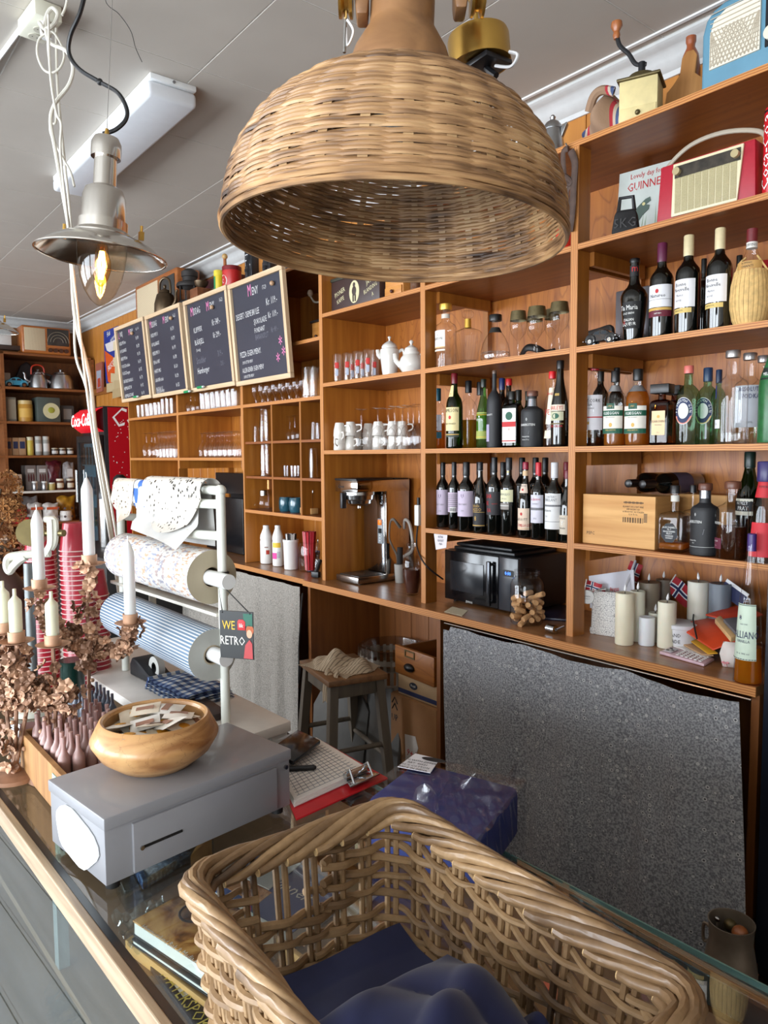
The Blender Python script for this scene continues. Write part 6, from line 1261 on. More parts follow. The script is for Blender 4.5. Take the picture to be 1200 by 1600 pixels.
# top: radio and model ship
z=2.721;a,b=LX(31,z),LX(107,z);W=b.y-a.y;H=lh(70,513,z)
t=thing('radio','long wooden table radio with beige cloth and round dark dial on the far shelf','radio',(a+b)/2,R(90));MB().box((0,0,H/2),(W,.22,H)).build('case',RW,t,bevel=.02,seg=3)
MB().box((-W*.24,-.11,H*.52),(W*.42,.008,H*.80)).build('grille_cloth',stripes('radio_cloth2',(206,190,160),(168,150,120),90,'X',.5,.9),t,bevel=.003);dl=MB().box((W*.235,-.11,H*.64),(W*.45,.008,H*.60)).build('dial_panel',flat((52,48,44),.3),t,bevel=.003)
for rr in(.11,.08,.05):MB().tube([(W*.235+rr*cos(3.14*i/16),-.116,H*.46+rr*sin(3.14*i/16)) for i in range(17)],.002,4).build('dial_ring',flat((150,140,120)),dl)
for i in range(4):MB().cyl((W*(.06+.11*i),-.13,H*.16),(W*(.06+.11*i),-.105,H*.16),.022,n=14).build('knob',flat((70,40,24),.3),t)
t=thing('model_ship','small pale model ship on the far top shelf','model',LX(10,z),R(90));MB().prism([(-.18,.03),(.12,.03),(.16,.08),(-.20,.07)],-.03,.03,ROT(R(90),4,'X')).build('hull',flat((60,44,36)),t,bevel=.004);MB().box((-.03,0,.13),(.16,.04,.10)).build('deck_house',flat((206,204,200)),t,bevel=.004);MB().box((.02,0,.21),(.07,.035,.06)).build('bridge',flat((206,204,200)),t,bevel=.004)
# shelf 1
toy_car('light blue toy car on the far left shelf',LX(25,zs[0]),lw(5,44,zs[0]),(60,150,180),R(90))
lbox('white_cup','white cup behind the blue toy car','cup',5,16,583,0,(206,200,190),.08,XF-.3)
t=thing('iron_shoe_last','dark upright iron shoe last behind the toy car','shoe last',LX(42,zs[0],XF-.34),R(90));MB().prism([(-.10,0),(.10,0),(.11,.14),(.06,.26),(.01,.31),(-.06,.26),(-.11,.14)],-.03,.03,ROT(R(90),4,'X')).build('last_body',flat((40,30,30),.6),t,bevel=.02,ang=20)
kt=kettle('small aluminium kettle with red handle on the far shelf',57,1,0,.19,.25,ALU,0,-1,flat((176,52,30),.4));kt.location=LX(60,zs[0]);kt.rotation_euler=(0,0,R(90))
kt=kettle('wide aluminium kettle with black knob on the far shelf',93,1,0,.26,.27,ALU,0,-1,flat((40,36,34)),False);kt.location=LX(96,zs[0]);kt.rotation_euler=(0,0,R(90))
# shelf 2
lbox('picture_tin','tall grey box with faded picture on the far shelf','box',8,25,621,1,(120,116,104),.1,extra=patchbox('faded_picture',.1,.5,.7,.8,(150,142,124)))
def gold(t,w_,h_,d_):pass
ljar('gold_tin','round golden tin with black print on the far shelf','tin',28,52,626,1,(190,140,56),(206,180,120),(214,170,80))
def ovt(t,w_,h_,d_):
    MB().lathe([(w_*.36,0),(w_*.36,.003)],26,T=FACE((w_*.1,-d_/2-.001,h_*.45))).build('cream_oval',flat((196,190,150)),t);MB().sph((w_*.1,-d_/2-.003,h_*.48),(w_*.16,.006,w_*.14),12,8).build('fruit_picture',flat((150,150,50)),t)
t=lbox('oval_tin','large oval grey green tin with fruit picture on the far shelf','tin',55,91,622,1,(70,78,74),.22,extra=ovt,rough=.35)
lbox('framed_picture','small dark framed picture on the far shelf','picture',95,116,634,1,(70,70,72),.03,extra=patchbox('pale_picture',0,.5,.6,.6,(140,138,134)))
# shelf 3
for i,(x0,x1) in enumerate(((9,18),(19,29),(29,40))):lbox('paper_bag',('left','middle','right')[i]+' of the three brown paper bags with navy label on the far shelf','bag',x0,x1,684,2,(176,140,104),.07,extra=patchbox('navy_label',0,.58,.72,.4,(40,48,84)))
ljar('jar','jar of yellow preserve with pale lid on the far shelf','jar',42,53,683,2,(200,180,80),(214,208,180))
for i,(x0,x1) in enumerate(((55,66),(67,78))):ljar('jar',('left','right')[i]+' of the two tall white labelled jars on the far shelf','jar',x0,x1,682,2,(150,150,144),(190,188,180),(206,204,200))
for i in range(3):ljar('jam_jar',('left','middle','right')[i]+' of the three low jars with white labels on the far shelf','jar',80+12*i,91+12*i,700,2,(66,52,44),(170,160,140),(206,204,200))
# shelf 4
for i,(x0,x1,yt) in enumerate(((13,24,738),(24,34,741))):lbox('milk_carton_box',('left','right')[i]+' of the two beige gabled boxes on the far shelf','box',x0,x1,yt,3,(190,170,150),.08,extra=patchbox('dark_spot',0,.6,.3,.14,(90,60,50)))
def sweets(t,w_,h_,d_):
    MB().box((0,-d_/2-.001,h_*.78),(w_*.6,.002,h_*.14)).build('white_label',flat((214,212,210)),t,sm=False)
    for k in(-.22,0,.22):MB().sph((k*w_,-d_/2-.003,h_*.5),(w_*.08,.004,h_*.16),8,8).build('dark_sweet',flat((96,44,44)),t)
for i,(x0,x1) in enumerate(((40,57),(58,75))):lbox('sweet_bag',('left','right')[i]+' of the two grey bags with white label and dark red sweets','bag',x0,x1,727,3,(136,126,122),.05,XF-.2,extra=sweets)
t=lbox('sweet_bag','shiny grey bag behind the two labelled grey bags','bag',34,50,727,3,(128,120,114),.04,XF-.3)
def crumple(name,label,cat,x0,x1,yt,zi,m,X=XF-.2,lift=0,extra=None,dep=.10):
    z=zs[zi];p=LX((x0+x1)/2,z,X);w_,h_=lw(x0,x1,z,X),lh((x0+x1)/2,yt,z,X)-lift;p.z+=lift;t=thing(name,label,cat,p,R(90));rn=random.Random(int(x0*7+yt))
    ph_=[rn.uniform(0,6) for _ in range(4)]
    def f(sgn):return lambda u,v:((u-.5)*w_*(1+.06*sin(5*v+ph_[0])),sgn*dep/2*sin(pi*u)**.5*sin(pi*v)**.5+.006*sin(14*u+ph_[1])*sin(11*v+ph_[2]),h_*v+.008*sin(9*u+ph_[3])*v)
    MB().grid(f(-1),12,12).grid(f(1),12,12).build('bag_film',m,t)
    if extra:extra(t,w_,h_,dep)
    return t
crumple('foil_bag','crumpled dark red cellophane bag of sweets on the far shelf','bag',73,97,720,3,mat('dark_red_foil',(84,26,34),.3,noise=.3,scale=40))
crumple('foil_bag','crumpled grey foil bag at the right end of the far shelf','bag',99,117,722,3,mat('grey_foil',(150,142,140),.35,noise=.2,scale=40),extra=patchbox('white_label',0,.6,.5,.3,(206,204,204)))
for i,(x0,x1) in enumerate(((50,60),(65,75))):ljar('small_tin',('left','right')[i]+' of the two plain small tins before the grey bags','tin',x0,x1,752,3,(150,150,150),metal=1,X=XF-.06)
for i,(x0,x1,yt,c_,l_) in enumerate(((76,87,754,(170,150,90),(200,196,180)),(88,100,748,(90,50,30),(206,196,176)),(104,116,748,(70,40,30),(200,190,170)))):ljar('honey_jar',('low yellow','brown','dark brown')[i]+' jar with pale lid before the foil bags','jar',x0,x1,yt,3,c_,l_,(200,190,170) if i else None,X=XF-.06)
# shelf 5
for i,(x0,x1,yt,dz) in enumerate(((17,30,808,0),(31,44,808,0),(24,41,800,.09))):
    t=lbox('red_tub',('left lower','right lower','upper')[i]+' small red plastic tub on the lowest far shelf','tub',x0,x1,yt if not dz else 808,4,(176,26,34),.10,XF-.06,extra=patchbox('gold_print',0,.5,.6,.3,(206,150,70)));t.location.z+=dz
CRISP=mat('crisp_bag',(206,200,194),.35,noise=.06,scale=20)
crumple('crisp_bag','white bag stacked behind the crisp bags','bag',33,60,776,4,mat('white_foil',(176,170,170),.35,noise=.15,scale=30),XF-.3,0,patchbox('orange_stripe',0,.55,.9,.1,(160,60,40)))
for i,(x0,x1) in enumerate(((43,66),(67,92))):crumple('crisp_bag',('left','right')[i]+' of the two white crisp bags with orange print','bag',x0,x1,786,4,CRISP,XF-.12,0,patchbox('orange_print',.1,.72,.8,.14,(196,84,44)))
crumple('yellow_bag','yellow crisp bag lying behind the patterned cup','bag',90,118,775,4,mat('yellow_foil',(196,140,40),.4,noise=.25,scale=20),XF-.3)
t=ljar('patterned_cup','white paper cup with dark heart pattern on the lowest far shelf','cup',94,113,798,4,(220,214,208),(220,214,208))
for i in range(8):MB().lathe([(.014,0),(.014,.002)],8,T=FR((.11*sin(R(-60+40*(i%4)))*1,-.112*cos(R(-60+40*(i%4))),.05+.09*(i//4)),(cos(R(-60+40*(i%4))),sin(R(-60+40*(i%4))),0),(0,0,1))).build('dark_heart',flat((70,50,50)),t)
# cooler
ck=thing('drinks_cooler','red glass door drinks cooler with curved lit sign','cooler',(0,0,0));xa,xb,ya,yb=-7.2,-6.6,2.09,2.68;ztop=PX(160,634,xb).z
CRED=mat('cooler_red',(176,16,32),.3,noise=0)
MB().span((xa,ya+.06,.08),(xb-.003,yb,ztop)).build('cabinet',BS,ck,bevel=.01)
MB().span((xb-.003,ya+.10,.12),(xb+.002,yb-.01,ztop-.01)).build('red_side_panel',CRED,ck,sm=False)
m=MB();TT=lambda y,z:FR((xb+.004,y,z),(0,1,0),(0,0,1));zz=lambda py:PX(190,py,xb).z
txt_mb(m,'Coca-Cola',.24,TT(2.64,zz(652)),.8,.25);txt_mb(m,'DRIKK',.075,TT(2.56,zz(698)),.9);txt_mb(m,'REIN',.07,TT(2.545,zz(708)),.9);txt_mb(m,'I',.22,TT(2.45,zz(720)),2.2);txt_mb(m,'COLA',.14,TT(2.60,zz(731)),.9)
rn=random.Random(8)
for i in range(40):m.lathe([(.004,0),(.004,.001)],6,T=TT(rn.uniform(2.22,2.62),rn.uniform(1.45,1.95)))
m.build('white_print',INK['white'],ck,sm=False)['kind']='stuff'
zs0,zs1=PX(150,674,xb).z,ztop-.01;n=10
SIGN=mat('lit_red_sign',(206,20,36),.3,noise=0,emit=.55)
sg2=MB().grid(lambda u,v:(xa+(xb-xa)*u,ya+.06-.10*sin(pi*v)**.7,zs0+(zs1-zs0)*v),4,10).span((xa,ya+.04,zs0),(xa+.004,ya+.06,zs1)).build('curved_sign',SIGN,ck,solid=.004)
m=MB();txt_mb(m,'Coca-Cola',.155,FACE(((xa+xb)/2,ya-.045,(zs0+zs1)/2)),.82,.25,2);m.build('sign_lettering',mat('lit_white',(255,250,245),.5,noise=0,emit=1.6),sg2,sm=False)['kind']='stuff'
zd1=zs0-.03
fr2=MB().span((xa,ya,.15),(xa+.05,ya+.055,zd1)).span((xb-.07,ya,.15),(xb,ya+.055,zd1)).span((xa+.05,ya,zd1-.06),(xb-.07,ya+.055,zd1)).span((xa+.05,ya,.15),(xb-.07,ya+.055,.21)).build('door_frame',BS,ck,bevel=.004);fr2['kind']='stuff'
MB().span((xa+.05,ya+.01,.21),(xb-.07,ya+.016,zd1-.06)).build('door_glass',glass('door_glass',(190,214,220),2.0),fr2,sm=False)
MB().span((xa+.052,ya+.052,.22),(xb-.072,ya+.058,zd1-.07)).build('lit_interior',mat('cooler_inside',(150,176,186),.6,noise=.15,scale=3,emit=.10),ck,sm=False)
for i,z in enumerate((1.55,1.28,1.0)):MB().span((xa+.055,ya+.03,z-.01),(xb-.075,ya+.05,z)).build('wire_shelf',flat((176,180,180),.4),ck,sm=False)
for i in range(5):
    for z,c_ in((1.551,(120,70,50)),(1.281,(90,120,130)),(1.001,(70,120,90))):MB().cyl((xa+.09+.09*i,ya+.04,z),(xa+.09+.09*i,ya+.04,z+.16),.009,n=8).build('drink_bottle',flat(c_,.3),ck)
MB().cyl((xa+.03,ya-.02,1.2),(xa+.03,ya-.02,1.5),.012,n=8).build('door_handle',STEEL,fr2)
for x in(xa+.06,xb-.06):
    for y in(ya+.12,yb-.06):MB().cyl((x,y,0),(x,y,.08),.02,n=8).build('foot',BLK,ck)
# black equipment beside the cooler
eq=thing('service_counter','dark low service counter behind the roll stand','cabinet',(0,0,0));e0=PZ(150,850,.93);MB().span((-6.22,1.62,0),(-5.02,2.15,.93)).build('dark_carcass',flat((26,24,24),.5),eq,bevel=.004)
def onz(px,z,Y):return spot(px,Y,z)
ap=thing('thermos_pump_pot','steel airpot with black pump head behind the cables','airpot',onz(167,.931,1.85));k=mpp(ap.location);r,H=11*k,hz(167,760,1.85)-.93
MB().lathe([(r*.98,.001),(r,.01),(r,H*.8)],22).build('steel_body',STEEL,ap);MB().lathe([(r*1.02,H*.79),(r*1.05,H*.86),(r*.9,H*.95),(r*.5,H),(0,H)],22).build('pump_head',BS,ap);MB().box((-r*1.1,-r*.3,H*.86),(r*.9,r*.5,.05)).build('spout',BS,ap,bevel=.01);MB().tube(SP([(-r,0,H*.9),(-r*1.2,0,H*.6),(-r*1.05,0,H*.3)]),.012,6).build('handle',BS,ap)
dm=thing('drinks_dispenser','black domed drinks dispenser head with white script','dispenser',onz(191,.931,2.0));k=mpp(dm.location);H=hz(191,742,2.0)-.93;r=12*k
MB().lathe([(r*.7,0),(r*.7,H*.7),(r,H*.76),(r,H*.88),(r*.85,H*.96),(r*.4,H),(0,H)],24).build('dispenser_body',BS,dm);m=MB();txt_round(m,'Coca-Cola',.07,r+.002,H*.84,60,.8);m.build('lettering',INK['white'],dm,sm=False)['kind']='stuff'
# ================================================================ below the worktop
def cloth_print(name):
    if name in _M:return _M[name]
    N=NT(name);v=N.coord((1,.15,1));vo=N.n('ShaderNodeTexVoronoi',Scale=38.0);vo.inputs['Randomness'].default_value=.85;N.l(v,vo.inputs['Vector'])
    r1=N.ramp(vo.outputs['Distance'],[(.10,lin((76,74,78))),(.15,lin((196,196,196))),(.22,lin((196,196,196))),(.30,lin((92,94,98)))])
    no=N.n('ShaderNodeTexNoise',Scale=160.0,Detail=2.0);N.l(v,no.inputs['Vector']);r2=N.ramp(no.outputs[0],[(.38,lin((112,113,118))),(.62,lin((168,169,172)))])
    sp=N.n('ShaderNodeSeparateColor');N.l(vo.outputs['Color'],sp.inputs[0]);gt=N.n('ShaderNodeMath',operation='GREATER_THAN');gt.inputs[1].default_value=.5;N.l(sp.outputs[0],gt.inputs[0])
    lt=N.n('ShaderNodeMath',operation='LESS_THAN');lt.inputs[1].default_value=.30;N.l(vo.outputs['Distance'],lt.inputs[0]);ml=N.n('ShaderNodeMath',operation='MULTIPLY');N.l(gt.outputs[0],ml.inputs[0]);N.l(lt.outputs[0],ml.inputs[1])
    mx=N.n('ShaderNodeMix',data_type='RGBA');N.l(ml.outputs[0],mx.inputs[0]);N.l(r2,mx.inputs[6]);N.l(r1,mx.inputs[7]);N.l(mx.outputs[2],N.b.inputs['Base Color']);N.set(Roughness=.95);_M[name]=N.m;return N.m
PRINT=cloth_print('grey_flower_cloth');WOVEN=mat('grey_woven',(150,144,136),.95,noise=.22,scale=150,bump=.3)
def curtain(label,x0,x1,Y,ztop,zbot,folds,m,seed,amp=.022,lean=0):
    rn=random.Random(seed);ph_=[rn.uniform(0,6.28) for _ in range(5)]
    def f(u,v):
        x=x0+(x1-x0)*u+lean*v*(1-u)*0;d=(.25+.75*v)
        return(x+lean*v*u,Y-amp*d*(sin(folds*6.28*u+ph_[0]+.8*sin(3*v+ph_[1]))+.5*sin(folds*2.7*6.28*u+ph_[2])*(1-.5*v))-.012*v,ztop(u)+(zbot-ztop(u))*v)
    return tag(MB().grid(f,110,34).build('curtain',m,solid=.0012),label,'curtain')
curtain('grey flower printed curtain hung under the right part of the worktop',-2.262,-1.0,2.135,lambda u:.895-.018*abs(sin(9*u))*u+(-.02 if u<.03 else 0),.015,3.2,PRINT,5,.026,.055)
curtain('grey woven curtain hung under the left part of the worktop',-6.0,-3.44,2.155,lambda u:.895,.02,11,WOVEN,9,.022)
sr=thing('curtain_rail','thin steel wire carrying the curtains under the worktop','rail',(0,0,0));MB().cyl((-2.27,2.150,.899),(-.97,2.150,.899),.003,n=6).build('wire',STEEL,sr)
# stool
STW=wood('grey_stool_paint',(118,108,94),(96,88,78),'Z',1.0,rough=.6,coat=0);sl=thing('stool','grey painted stool with worn wooden seat','stool',(-2.86,2.03,0),R(-13))
MB().box((0,0,.585),(.40,.30,.028)).build('seat',wood('worn_seat',(150,110,74),(116,82,52),'X',1.2,rough=.5),sl,bevel=.004)
for sx in(-1,1):
    MB().box((sx*.165,0,.535),(.02,.23,.06)).build('apron',STW,sl,bevel=.002)
    for sy in(-1,1):
        vs=[]
        for z,x,y in((0,.215,.155),(.569,.165,.115)):
            for dx,dy in((-1,-1),(1,-1),(1,1),(-1,1)):vs.append((sx*x+dx*.021,sy*y+dy*.021,z+.001))
        MB().add(vs,[(3,2,1,0),(4,5,6,7),(0,1,5,4),(1,2,6,5),(2,3,7,6),(3,0,4,7)]).build('leg',STW,sl,bevel=.002,sm=False)
for sy in(-1,1):MB().box((0,sy*.115,.535),(.30,.02,.06)).build('apron',STW,sl,bevel=.002);MB().cyl((-.19,sy*.14,.2),(.19,sy*.14,.2),.012,n=10).build('stretcher',STW,sl)
for sx in(-1,1):MB().cyl((sx*.19,-.13,.26),(sx*.19,.13,.26),.012,n=10).build('stretcher',STW,sl)
def ragf(u,v):
    x,y=(u-.5)*.34,(v-.5)*.25;d=math.hypot(x/.17,y/.125);return(x*(1-.1*sin(8*v)),y+.01*sin(11*u),.607+.065*max(0,1-d**1.6)*(.65+.35*sin(13*u+5*v))+.018*abs(sin(17*u-9*v))*max(0,1.1-d)-(.0 if d<1 else.004))
rg=thing('rag','crumpled striped cream cloth lying on the stool','cloth',(-2.87,2.03,0),R(10));RAG=stripes('rag_stripes',(196,178,152),(132,116,98),70,'X',.72,.95);MB().grid(ragf,40,30).build('cloth_heap',RAG,rg,solid=.003)
MB().grid(lambda u,v:(.02+.09*u+.03*v,-.12-.055*sin(1.4*v),.612-.14*v*v+.014*sin(9*u)),10,12).build('hanging_corner',RAG,rg,solid=.003)
# bin, boards, cartons
bn=thing('waste_bin','white perforated waste basket with clear bag behind the stool','bin',(-3.02,2.47,0));BIN=mat('bin_plastic',(176,168,158),.5,noise=.03)
NB=28
for i in range(NB):
    a=2*pi*i/NB;m=MB();vs=[]
    for z,r in((.03,.130),(.56,.172)):
        for da in(-.05,.05):vs+=[(r*cos(a+da),r*sin(a+da),z),((r-.004)*cos(a+da),(r-.004)*sin(a+da),z)]
    m.add(vs,[(0,2,6,4),(1,5,7,3),(0,4,5,1),(2,3,7,6)]).build('bin_bar',BIN,bn,sm=False)
for z,r in((.02,.13),(.15,.141),(.28,.152),(.41,.161),(.54,.171)):MB().lathe([(r-.003,z-.014),(r+.002,z-.012),(r+.002,z+.012),(r-.003,z+.014)],30,caps=False).build('bin_ring',BIN,bn)
MB().lathe([(0,.003),(.13,.003),(.13,.02),(0,.02)],26).build('bin_floor',BIN,bn)
MB().grid(lambda u,v:((.178+.006*sin(40*u)-.012*v*0)*cos(6.2832*u)*(1-.2*v*(v>.5)),(.178+.006*sin(40*u))*sin(6.2832*u)*(1-.2*v*(v>.5)),.50+.13*sin(pi*min(1,v*1.2)*.5)-.3*max(0,v-.55)),60,10).build('bin_bag',glass('clear_bag',(226,222,218),2.2,.15,.5),bn)
GB=mat('grey_board_paint',(92,90,86),.6,noise=.05)
for i,(x,y,rz,tilt,lb) in enumerate(((-3.10,2.17,R(12),R(-6),'grey painted board with rounded top leaning behind the stool, left one'),(-2.80,2.20,R(-8),R(-6),'grey painted board with pointed top leaning behind the stool, right one'))):
    t=thing('grey_board',lb,'board',(x,y,.012),rot=(tilt,0,rz));MB().prism([(-.19,0),(.17,0),(.19,.30),(.10,.42),(.0,.45),(-.12,.40),(-.2,.26)] if i==0 else[(-.17,0),(.17,0),(.17,.25),(.06,.47),(-.16,.40)],-.008,.008,ROT(R(90),4,'X')).build('board',GB,t,bevel=.002,ang=30)
def carton(label,x0,x1,y0,y1,z0,z1,col):
    t=thing('cardboard_box',label,'box',((x0+x1)/2,y0,z0));w_,d_,h_=x1-x0,y1-y0,z1-z0;m_=mat('card_%d_%d_%d'%col,col,.8,noise=.05,scale=9)
    MB().box((0,d_/2,h_/2),(w_,d_,h_)).build('carton',m_,t,bevel=.003);MB().box((0,d_*.28,h_+.0015),(w_*.99,d_*.5,.003)).build('top_flap',m_,t,sm=False);return t,w_,h_
t,w_,h_=carton('brown cardboard box with red fruit lettering standing by the curtain',-2.70,-2.375,2.20,2.50,.001,.475,(150,106,66));m=MB();txt_mb(m,'Frukta',.085,FR((-.06,-.0012,.13),(1,0,-.16),(0,0,1)),.9);m.sph((.115,-.001,.10),(.02,.001,.012),10,6);m.build('red_lettering',INK['red'],t,sm=False)['kind']='stuff'
lo=MB().prism([(-.04,.15),(.045,.13),(.05,.19),(.035,.20),(.05,.24),(.03,.29),(-.045,.28)],0,.001,FACE((-.01,-.0012,.02))).build('torn_label',flat((206,198,190)),t);m=MB();txt_mb(m,'9+4',.05,FACE((-.005,-.0032,.22)),.9,.2);m.build('handwriting',INK['red'],lo,sm=False)['kind']='stuff'
m=MB();txt_mb(m,'UP',.045,FACE((-.13,-.0012,.36)),.9)
for dz in(0,.03):m.tube([(-.15,-.001,.40+dz),(-.13,-.001,.43+dz),(-.11,-.001,.40+dz)],.003,4)
m.build('dark_print',INK['black'],t,sm=False)['kind']='stuff'
t,w_,h_=carton('low white and brown carton with blue stripe under the wooden drawer',-2.66,-2.375,2.215,2.48,.48,.575,(190,160,124));box('blue_stripe',t,(0,-.001,.02),(w_*.98,.002,.02),flat((44,52,90)));lo=MB().lathe([(.028,0),(.028,.001)],20,sq=(1,.6),T=FACE((-.03,-.0012,.06))).build('dark_oval_logo',flat((40,44,60)),t);m=MB();txt_mb(m,'Royal',.017,FACE((-.03,-.003,.06)),.9);m.build('lettering',INK['white'],lo,sm=False)['kind']='stuff'
dwr=thing('card_index_box','open oak card index drawer with cup handle and label holder','card index',(-2.535,2.205,.577),R(-4));OAK=wood('drawer_oak',(166,104,44),(132,76,30),'X',1.2,cathedral=.5);W,Dp,H=.30,.30,.135
box('drawer_front',dwr,(0,.010,H/2),(W,.018,H),OAK,bevel=.002)
for s in(-1,1):box('drawer_side',dwr,(s*(W/2-.010),.02+Dp/2,H/2-.005),(.012,Dp-.003,H-.012),wood('drawer_side_wood',(140,88,42),(110,66,30),'Y',1.0),sm=False)
box('drawer_back',dwr,(0,.02+Dp,H/2-.005),(W-.03,.01,H-.012),OAK,sm=False);box('drawer_bottom',dwr,(0,.02+Dp/2,.004),(W-.034,Dp-.014,.006),OAK,sm=False)
lhd=MB().box((-.03,-.001,H*.72),(.075,.004,.006)).box((-.03,-.001,H*.93),(.075,.004,.006)).box((-.0645,-.001,H*.825),(.006,.004,.022)).box((.0045,-.001,H*.825),(.006,.004,.022)).build('label_holder',BRS,dwr);lhd['kind']='stuff'
MB().sph((-.03,-.004,H*.36),(.036,.018,.02),16,10).build('cup_handle',mat('black_pull',(30,26,26),.35,.4),dwr)
# milk pail
mp=thing('milk_pail','old dented metal milk pail with stoppers inside on the floor','pail',V((PZ(1143,1440,.33).x,PZ(1143,1440,.33).y,.001)));k=mpp((mp.location.x,mp.location.y,.33));r=39*k;H=.33;OLD=mat('old_tin',(150,136,120),.45,.6,noise=.14,scale=14)
MB().lathe([(r*1.08,0),(r*1.12,.01),(r*1.12,H*.60),(r*.98,H*.76),(r*.90,H*.82),(r*.94,H*.97),(r*.98,H),(r*.93,H),(r*.86,H*.83),(r*1.0,H*.6),(r,.02),(0,.02)],32).build('pail_body',OLD,mp);MB().tube(SP([(-r*.95,0,H*.86),(-r*1.25,0,H*.86),(-r*1.25,0,H*.72),(-r*1.05,0,H*.72)]),.005,6).build('side_lug',OLD,mp)
for i,(x,y,h_,rr,lb) in enumerate(((-.012,.02,.30,.018,'brass stopper standing in the milk pail'),(.03,-.012,.315,.022,'wooden knob standing in the milk pail'),(-.035,-.01,.31,.008,'thin steel bolt standing in the milk pail'),(.0,-.04,.29,.014,'small glass stopper standing in the milk pail'))):
    t=thing('stopper',lb,'stopper',mp.location+V((x,y,.0215)));MB().cyl((0,0,0),(0,0,h_-rr*1.5),rr*.35,n=10).build('shank',OLD,t);MB().sph((0,0,h_-rr),rr,14,10).build('knob',(BRS,wood('knob_wood',(178,106,54),(140,76,36),'Z'),STEEL,GL['clear'])[i],t)
# loose cables in the dark gap
tag(MB().tube(SP([(-3.43,2.17,.86),(-3.425,2.15,.7),(-3.43,2.14,.55),(-3.40,2.12,.47),(-3.42,2.13,.36),(-3.43,2.15,.45)]),.004,6).build('black_cable',BLK),'thin black cable dangling beside the left curtain','cable')
# ================================================================ glass counter
CA=R(2.2);CT=V((cos(CA),sin(CA),0));CN=V((-sin(CA),cos(CA),0));ZT=.97
KM=ROT(CA,4,'Z') # counter frame: x along the counter, y away from the camera side
def K(x,y,z=ZT):return CT*x+CN*y+V((0,0,z))
ct=thing('display_counter','long glass topped shop counter with pale wood edge','counter',(0,0,0),CA)
cx0,cx1,cf,cbk=-3.6,.62,.324,.909
PALE=wood('pale_edge_wood',(196,172,142),(140,116,90),'X',2.2,rough=.5)
TOPG=glass('counter_glass',(247,250,249),1.7,.0,.15);SIDEG=glass('front_glass',(240,246,245),1.7,.0,.15)
MB().span((cx0,cf+.024,ZT-.008),(cx1,cbk-.002,ZT)).build('glass_top',TOPG,ct,sm=False)
MB().span((cx0,cf,ZT-.035),(cx1,cf+.013,ZT+.001)).build('front_rail',PALE,ct,sm=False,bevel=.002)
MB().span((cx0,cf+.0132,ZT-.02),(cx1,cf+.0235,ZT)).build('dark_gasket',flat((20,22,24),.3),ct,sm=False)
MB().span((cx0,cbk-.022,ZT-.05),(cx1,cbk,ZT-.009)).build('back_rail',mat('dark_aluminium',(60,66,68),.3,.8),ct,sm=False,bevel=.002)
MB().span((cx0,cbk-.0018,ZT-.008),(cx1,cbk+.001,ZT)).build('polished_edge',mat('glass_edge_green',(110,150,146),.1,.3,noise=0),ct,sm=False)
MB().span((cx0,cf+.006,.12),(cx1,cf+.012,ZT-.036)).build('front_glass',SIDEG,ct,sm=False)
INW=wood('counter_inner_wood',(150,116,84),(120,90,62),'X',1.0,rough=.6)
MB().span((cx0,cf+.013,.785),(cx1,cbk-.03,.80)).build('inner_shelf',INW,ct,sm=False)
MB().span((cx0,cf+.013,.42),(cx1,cbk-.03,.435)).build('inner_shelf',INW,ct,sm=False)
MB().span((cx0,cbk-.03,.05),(cx1,cbk-.01,ZT-.051)).build('back_panel',wood('counter_back',(110,74,46),(84,56,36),'X',1.0),ct,sm=False)
MB().span((cx0,cf,.0),(cx1,cbk-.031,.118)).build('plinth',flat((40,36,34),.6),ct,sm=False)
MB().span((cx0-.012,cf,.12),(cx0,cbk-.01,ZT-.009)).build('end_panel',SIDEG,ct,sm=False);MB().span((cx1,cf,.12),(cx1+.02,cbk-.01,ZT-.009)).build('end_panel',INW,ct,sm=False)
for x in(-2.3,-1.2,-.1):MB().span((x-.01,cf+.013,.80),(x+.01,cf+.03,ZT-.036)).build('front_post',flat((150,156,156),.3),ct,sm=False)
# ---- inside the counter, on the upper shelf
def I(px,py,z):return PZ(px,py,z)
def quadbox(name,label,cat,pts,z0,z1,m,parent=None,bevel=.002):
    vs=[V((p.x,p.y,z0)) for p in pts]+[V((p.x,p.y,z1)) for p in pts];n=len(pts)
    o=MB().add(vs,[tuple(reversed(range(n))),tuple(range(n,2*n))]+[(i,(i+1)%n,n+(i+1)%n,n+i) for i in range(n)]).build(name,m,parent,bevel=bevel)
    return tag(o,label,cat) if label else o
zi=.801
def book(label,pts,z0,th,cover,seed=0):
    t=thing('book',label,'book',(0,0,0));c_=sum(pts,V())/4
    ins=[c_+(p-c_)*.975 for p in pts]
    quadbox('page_block',None,None,ins,z0+.002,z0+th-.002,flat((222,220,214),.8),t,0);quadbox('front_cover',None,None,pts,z0+th-.003,z0+th,cover,t,.001);quadbox('back_cover',None,None,pts,z0,z0+.003,flat((30,28,30)),t,.001)
    return t
def photo_cover(name,cols,sc,dist=1.5):
    if name in _M:return _M[name]
    N=NT(name);t=N.n('ShaderNodeTexNoise',Scale=sc,Detail=3.0,Distortion=dist);N.l(N.coord(),t.inputs['Vector']);k=len(cols)
    N.l(N.ramp(t.outputs[0],[(.3+.4*i/(k-1),lin(c)) for i,c in enumerate(cols)]),N.b.inputs['Base Color']);N.set(Roughness=.25,Coat_Weight=.4);_M[name]=N.m;return N.m
zb_=.875
bp=[I(207,1437,zb_),I(331,1518,zb_),I(430,1452,zb_),I(312,1380,zb_)]
book('second hardback with white pages under the brown cover book',[p+V((.004,-.004,0)) for p in bp],.836,.011,flat((34,32,34)))
bk_=book('hardback with brown sepia cover showing round spectacles',bp,.848,.026,photo_cover('sepia_cover',[(46,28,20),(150,92,46),(206,150,88),(226,176,110)],14))
